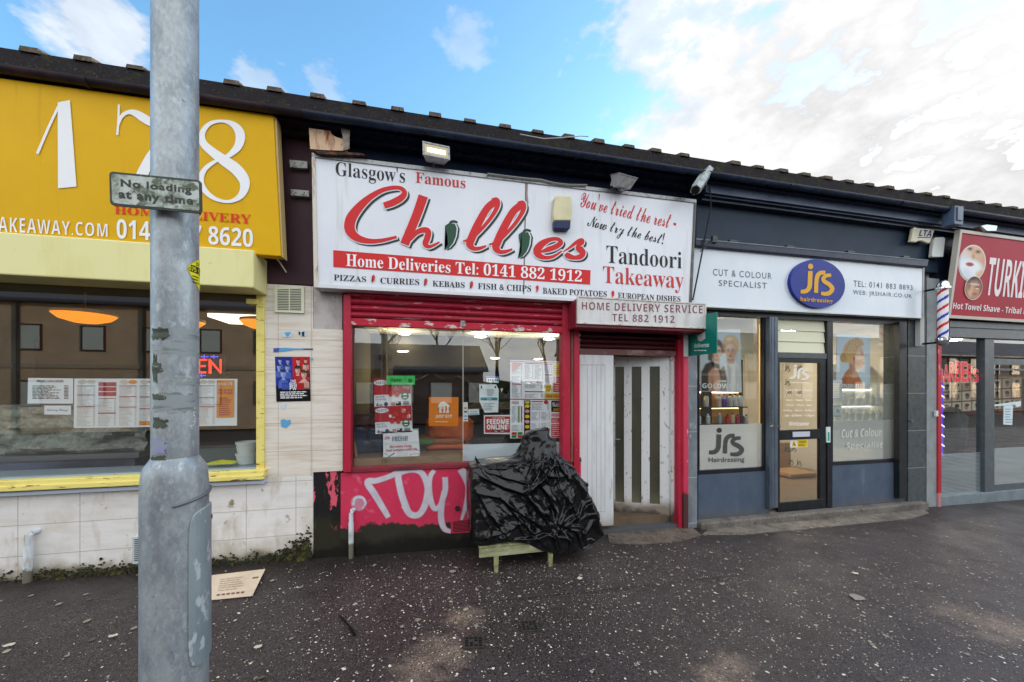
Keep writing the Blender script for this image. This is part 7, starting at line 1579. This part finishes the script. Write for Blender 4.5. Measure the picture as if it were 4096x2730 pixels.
# no loading plate
yp = py_-ru-.028; T = FP(yp, c1)
NP_ = QP(FP(yp), c1, (684, 918), (1262, 975), (1266, 1184), (690, 1131), 280, 104)
npl = thing('street_sign', NP_.at(140, 104), 'grimy white plate reading No loading at any time on the post', 'street sign')
def rr(x0, y0, x1, y1, r):
    return [(cx_+r*math.cos(R(a)), cy_+r*math.sin(R(a))) for cx_, cy_, s0 in ((x1-r, y0+r, -90), (x1-r, y1-r, 0), (x0+r, y1-r, 90), (x0+r, y0+r, 180)) for a in range(s0, s0+91, 15)]
m = MB(); m.slab(NP_, rr(0, 0, 280, 104, 12), .004); m.build('border_plate', mat('dark_mossy_border', '#34382c', .6, layers=[('noise', 40, .45, .65, '#20231b'), ('noise', 60, .6, .7, '#6a705e')]), npl)
m = MB(); m.poly(NP_, rr(7, 7, 273, 97, 8), .0009); m.build('face', M['dirtyplate'], npl)
m = MB(); m.text(NP_, 'No loading', (34, 21, 250, 51), .0016, 0, '', .035, 1.12); m.text(NP_, 'at any time', (27, 55, 254, 88), .0016, 0, '', .035, 1.12); m.build('lettering', mat('worn_black_lettering', '#2b2f2a', .6, layers=[('noise', 50, .55, .7, '#5a6156')]), npl)
m = MB(); m.lathe((px_, py_, 0), [(ru+.001, zz(478)), (ru+.005, zz(478)), (ru+.005, zz(455)), (ru+.001, zz(455))], n=32, caps=False); m.box(px_-.05, px_+.05, yp+.0045, py_-ru*.6, zz(478), zz(455)); m.build('clip', M['alu'], npl)

# ------------------------------------------------------------------ things on the pavement
cb = thing('cardboard_sheet', gp(c3(1500, 960)), 'flattened pale cardboard sheet lying beside the lamp post', 'cardboard')
P_ = [gp(c3(*p)) for p in ((1180, 925), (1698, 866), (1615, 1024), (1180, 1066))]
CQ = Q(P_[0]+V((0, 0, .03)), P_[1]+V((0, 0, .035)), P_[2]+V((0, 0, .014)), P_[3]+V((0, 0, .010)), 100, 60)
if CQ.n.z < 0: CQ.n = -CQ.n
m = MB(); m.slab(CQ, [(0, 0), (100, 0), (100, 60), (0, 60)], .004); m.build('sheet', M['cardboard'], cb)
m = MB()
for k in range(6): m.rect(CQ, 45+k*7, 49, 50+k*7, 53, .001)
m.rect(CQ, 88, 18, 96, 22, .001); m.dashes(CQ, 45, 12, 80, 44, 6, .001, 0, .18, False); m.build('print', hx('#7a6052'), cb)
e8 = crop(1000, 2200, 4096, 2730, 2353)
for lab, q in (('dark square cast iron cover in the pavement beside the sandy patch', ((650, 272), (712, 271), (714, 305), (648, 306))), ('dark square cast iron cover in the pavement nearest the black sheeting', ((820, 224), (872, 222), (882, 252), (826, 256)))):
    P_ = [gp(e8(*p)) for p in q]; S = Q(*[p+V((0, 0, .018)) for p in P_], 60, 60)
    if S.n.z < 0: S.n = -S.n
    m = MB(); m.slab(S, [(0, 0), (60, 0), (60, 60), (0, 60)], .03)
    for i in range(4):
        for j in range(4):
            if (i, j) in ((1, 1), (2, 2)): continue
            m.rect(S, 5+i*13, 5+j*13, 14+i*13, 14+j*13, .001, 1)
    tag(m.build('iron_cover', [mat('iron_cover_frame', '#2b2623', .8, layers=[('noise', 40, .4, .6, '#3d3631')]), hx('#15130f', .8)]), lab, 'iron cover', 'iron covers in the pavement')
m = MB(); P_ = [gp(e8(*p))+V((0, 0, .012)) for p in ((272, 205), (288, 222), (300, 236), (310, 250), (318, 264))]; m.tube(P_, [.006, .008, .006, .012, .01], n=6); tag(m.build('twig', hx('#15110f', .8)), 'dark broken twig lying on the asphalt left of the sandy patch', 'twig')
rn = random.Random(77)
def blobm(m, c_, r, mi=0, n=9, st=1., z=.004):
    a0 = rn.uniform(0, 6.28); ca, sa = math.cos(a0), math.sin(a0); pts = []
    for k in range(n):
        a = 6.283*k/n; rr_ = r*rn.uniform(.72, 1.15); x, y = rr_*math.cos(a)*st, rr_*math.sin(a)
        X_, Y_ = c_[0]+x*ca-y*sa, c_[1]+x*sa+y*ca; pts.append((X_, Y_, gzz(X_, Y_)+z))
    m.face(pts, mi)
fl = [hx('#c9c1aa', .8), hx('#a0988a', .8), hx('#e0dac6', .7), hx('#7d766a', .8)]
m = MB(); cen = [(.9, -1.5, 1.4), (2.6, -1.6, 1.6), (4.6, -1.7, 1.7), (1.6, -.9, .9), (6.5, -2, 1.8), (-1.2, -1.4, .8), (3.2, -2.1, 1.0), (.2, -1.0, .7)]
k = 0
while k < 10500:
    cx_, cy_, sp_ = rn.choice(cen); x, y = rn.gauss(cx_, sp_), rn.gauss(cy_, .7)
    if y > -.08 or y < -3.2 or x < -4.5 or x > 11: continue
    r = min(.011, max(.0013, rn.lognormvariate(-5.85, .5))); blobm(m, (x, y), r, rn.choice((0, 1, 2, 3, 2, 0)), 5, rn.uniform(1.0, 1.9), .0045); k += 1
tag(m.build('pavement_grit', fl), kind='stuff')
m = MB()
for _ in range(330):
    x, y = rn.uniform(-4, 9.5), -.25-abs(rn.gauss(0, 1.1))
    if y < -3.2: continue
    blobm(m, (x, y), rn.uniform(.009, .020), rn.choice((0, 0, 1, 3)), 10, rn.uniform(1, 1.3), .006)
tag(m.build('chewing_gum_spots', [hx('#8d8778', .8), hx('#a29b88', .8), hx('#c9c3ae', .8), hx('#5e5850', .8)]), kind='stuff')
m = MB(); P_ = [gp(e8(*p))+V((0, 0, .0165)) for p in ((600, 172), (760, 160), (880, 148), (1010, 135), (1130, 122), (1260, 108), (1400, 92), (1520, 80))]; nrm_ = V((.12, 1, 0)).normalized()
for a_, b_ in zip(P_, P_[1:]): m.face([a_-nrm_*.003, b_-nrm_*.0015, b_+nrm_*.002, a_+nrm_*.0025])
tag(m.build('pavement_seam', hx('#17120f', .9)), kind='structure')
for lab, p, r in (('white litter scrap on the asphalt at lower left', c3(60, 1335), .02), ('white litter scrap right of the lamp post foot', c3(1655, 1345), .018), ('pale flattened litter disc right of the low table', c8(2025, 935), .022), ('grey litter scrap on the asphalt below the pink riser', c8(1105, 885), .026), ('pale litter scrap in front of the salon step', e8(1840, 75), .02), ('dull grey wrapper on the pavement at right', e8(1845, 148), .045), ('pale brown litter disc left of the lamp post', c3(725, 1278), .02)):
    g_ = gp(p); m = MB(); n = 9; a0 = rn.uniform(0, 6)
    top_ = []; 
    for k in range(n):
        a = a0+6.283*k/n; q = r*rn.uniform(.6, 1.2); top_.append(V((g_.x+q*1.5*math.cos(a), g_.y+q*math.sin(a), gzz(g_.x, g_.y)+.010+rn.uniform(0, .006))))
    m.prism(top_, [t-V((0, 0, .003)) for t in top_]); tag(m.build('litter_scrap', hx('#8f8a86', .8) if 'grey' in lab else hx('#c9c4b4', .8)), lab, 'litter')

# ------------------------------------------------------------------ the far side of the street, seen reflected in the shop glass
def house(name, x0, x1, y0, y1, h, rh, wallm, roofm, label, wins):
    t = thing(name, ((x0+x1)/2, (y0+y1)/2, -.5), label, 'house')
    m = MB(); m.box(x0, x1, y0, y1, -.5, h); m.build('wall', wallm, t)
    m = MB(); m.prism([(x0-.3, y1+.4, h-.05), (x1+.3, y1+.4, h-.05), (x1+.3, (y0+y1)/2, h+rh), (x0-.3, (y0+y1)/2, h+rh)], [(x0-.3, y1+.4, h-.2), (x1+.3, y1+.4, h-.2), (x1+.3, (y0+y1)/2, h+rh-.2), (x0-.3, (y0+y1)/2, h+rh-.2)])
    m.prism([(x0-.3, y0-.4, h-.05), (x1+.3, y0-.4, h-.05), (x1+.3, (y0+y1)/2, h+rh), (x0-.3, (y0+y1)/2, h+rh)], [(x0-.3, y0-.4, h-.2), (x1+.3, y0-.4, h-.2), (x1+.3, (y0+y1)/2, h+rh-.2), (x0-.3, (y0+y1)/2, h+rh-.2)]); m.build('roof', roofm, t)
    m = MB(); m.box(x0-.02, x1+.02, y1+.001, y1+.08, 2.75, 2.95); m.build('string_course', hx('#9c8c78', .8), t)
    for k in range(int((x1-x0)/5.2)): m = MB(); m.box(x0+1.1+k*5.2, x0+1.2+k*5.2, y1+.085, y1+.18, -.5, h-.25); m.build('downpipe', hx('#3a332d', .6), t)
    for (wx, wz, ww, wh) in wins:
        m = MB(); m.box(wx-ww/2-.08, wx+ww/2+.08, y1, y1+.06, wz-.08, wz+wh+.08); f = m.build('window', hx('#4a3022'), t)
        m = MB(); m.box(wx-ww/2, wx+ww/2, y1+.061, y1+.07, wz, wz+wh); m.build('pane', hx('#b4b8b2', .1), f)
rw = mat('pinkish_render', '#7a6757', .8, layers=[('noise', 1, .4, .7, '#6b594a')]); slr = mat('slate_roof', '#3c3f4a', .6, layers=[('noise', 2, .4, .7, '#343742')])
house('terraced_house', -26, -7, -27, -19, 6.2, 2.6, mat('cream_render', '#b79d80', .8, layers=[('noise', 1, .4, .7, '#a58c70')]), slr, 'two storey rendered house across the street mirrored in the yellow window', [(-24.5+i*2.6, z, .85, 1.15) for i in range(7) for z in (.9, 3.7)])
house('low_hall', -5.5, 3.5, -28, -20, 3.0, 2.0, mat('dark_brick', '#4c3a36', .8), slr, 'low slate roofed hall across the street mirrored in the red takeaway window', [(-4+i*2.4, .8, 1.3, 1.3) for i in range(4)])
house('terraced_house', 12, 110, -29, -21, 5.0, 2.0, mat('dark_roughcast', '#4a4038', .8), slr, 'long rendered house across the street mirrored in the salon windows', [(14+i*2.9, z, 1.1, 1.4) for i in range(18) for z in (.9, 3.2)])
hd = MB()
for k in range(420):
    x = rn.uniform(3.6, 12); z = rn.uniform(-.3, 2.0); y = -19.5-rn.uniform(0, .9); r = rn.uniform(.12, .3); a = rn.uniform(0, 6.28); b_ = rn.uniform(-.6, .6)
    c_ = V((x, y, z)); u_ = V((math.cos(a), math.sin(a)*.5, b_)).normalized()*r; w_ = V((-math.sin(a)*.4, .5, math.cos(b_))).normalized()*r
    hd.face([c_-u_-w_, c_+u_-w_, c_+u_+w_, c_-u_+w_])
tag(hd.build('hedge', mat('hedge_leaves', (.05, .07, .025), .8, layers=[('noise', 3, .4, .65, (.025, .04, .015))])), 'green hedge across the street mirrored in the takeaway glass', 'hedge')
def bare_tree(x, y, h, seed, label):
    t = thing('bare_tree', (x, y, -.5), label, 'tree', 'bare trees across the street'); r_ = random.Random(seed)
    m = MB(); m.tube([(x, y, -.5), (x+.1, y, h*.2), (x, y+.1, h*.36)], [.26, .2, .16], n=8); m.build('trunk', mat('bark', '#33291f', .9), t)
    m = MB()
    def br(p, d, l, r, k):
        q = p+d*l*.5+V((r_.uniform(-.1, .1), r_.uniform(-.1, .1), 0))*l; e = q+(d+V((r_.uniform(-.25, .25), r_.uniform(-.25, .25), .12))).normalized()*l*.5
        m.tube([p, q, e], [r, r*.8, r*.6], n=4 if k < 2 else 3, caps=False)
        if k < 4:
            for _ in range(3 if k else 5):
                nd = (d+V((r_.uniform(-.9, .9), r_.uniform(-.9, .9), r_.uniform(-.1, .6)))).normalized(); br(e if r_.random() < .6 else q, nd, l*r_.uniform(.6, .8), r*.55, k+1)
    br(V((x, y+.1, h*.35)), V((0, 0, 1)), h*.25, .14, 0); m.build('crown', mat('twigs', '#3a2e24', .9), t)
for i, (x, y, h) in enumerate(((-3.5, -31, 9.5), (1.0, -32, 10.5), (5.5, -26, 9), (9.5, -25, 8.5), (-9, -33, 10))): bare_tree(x, y, h, 40+i, 'bare winter tree across the street, '+['behind the left half of the hall', 'behind the right half of the hall', 'rising over the hedge', 'at the right end of the hedge', 'behind the terraced house'][i])
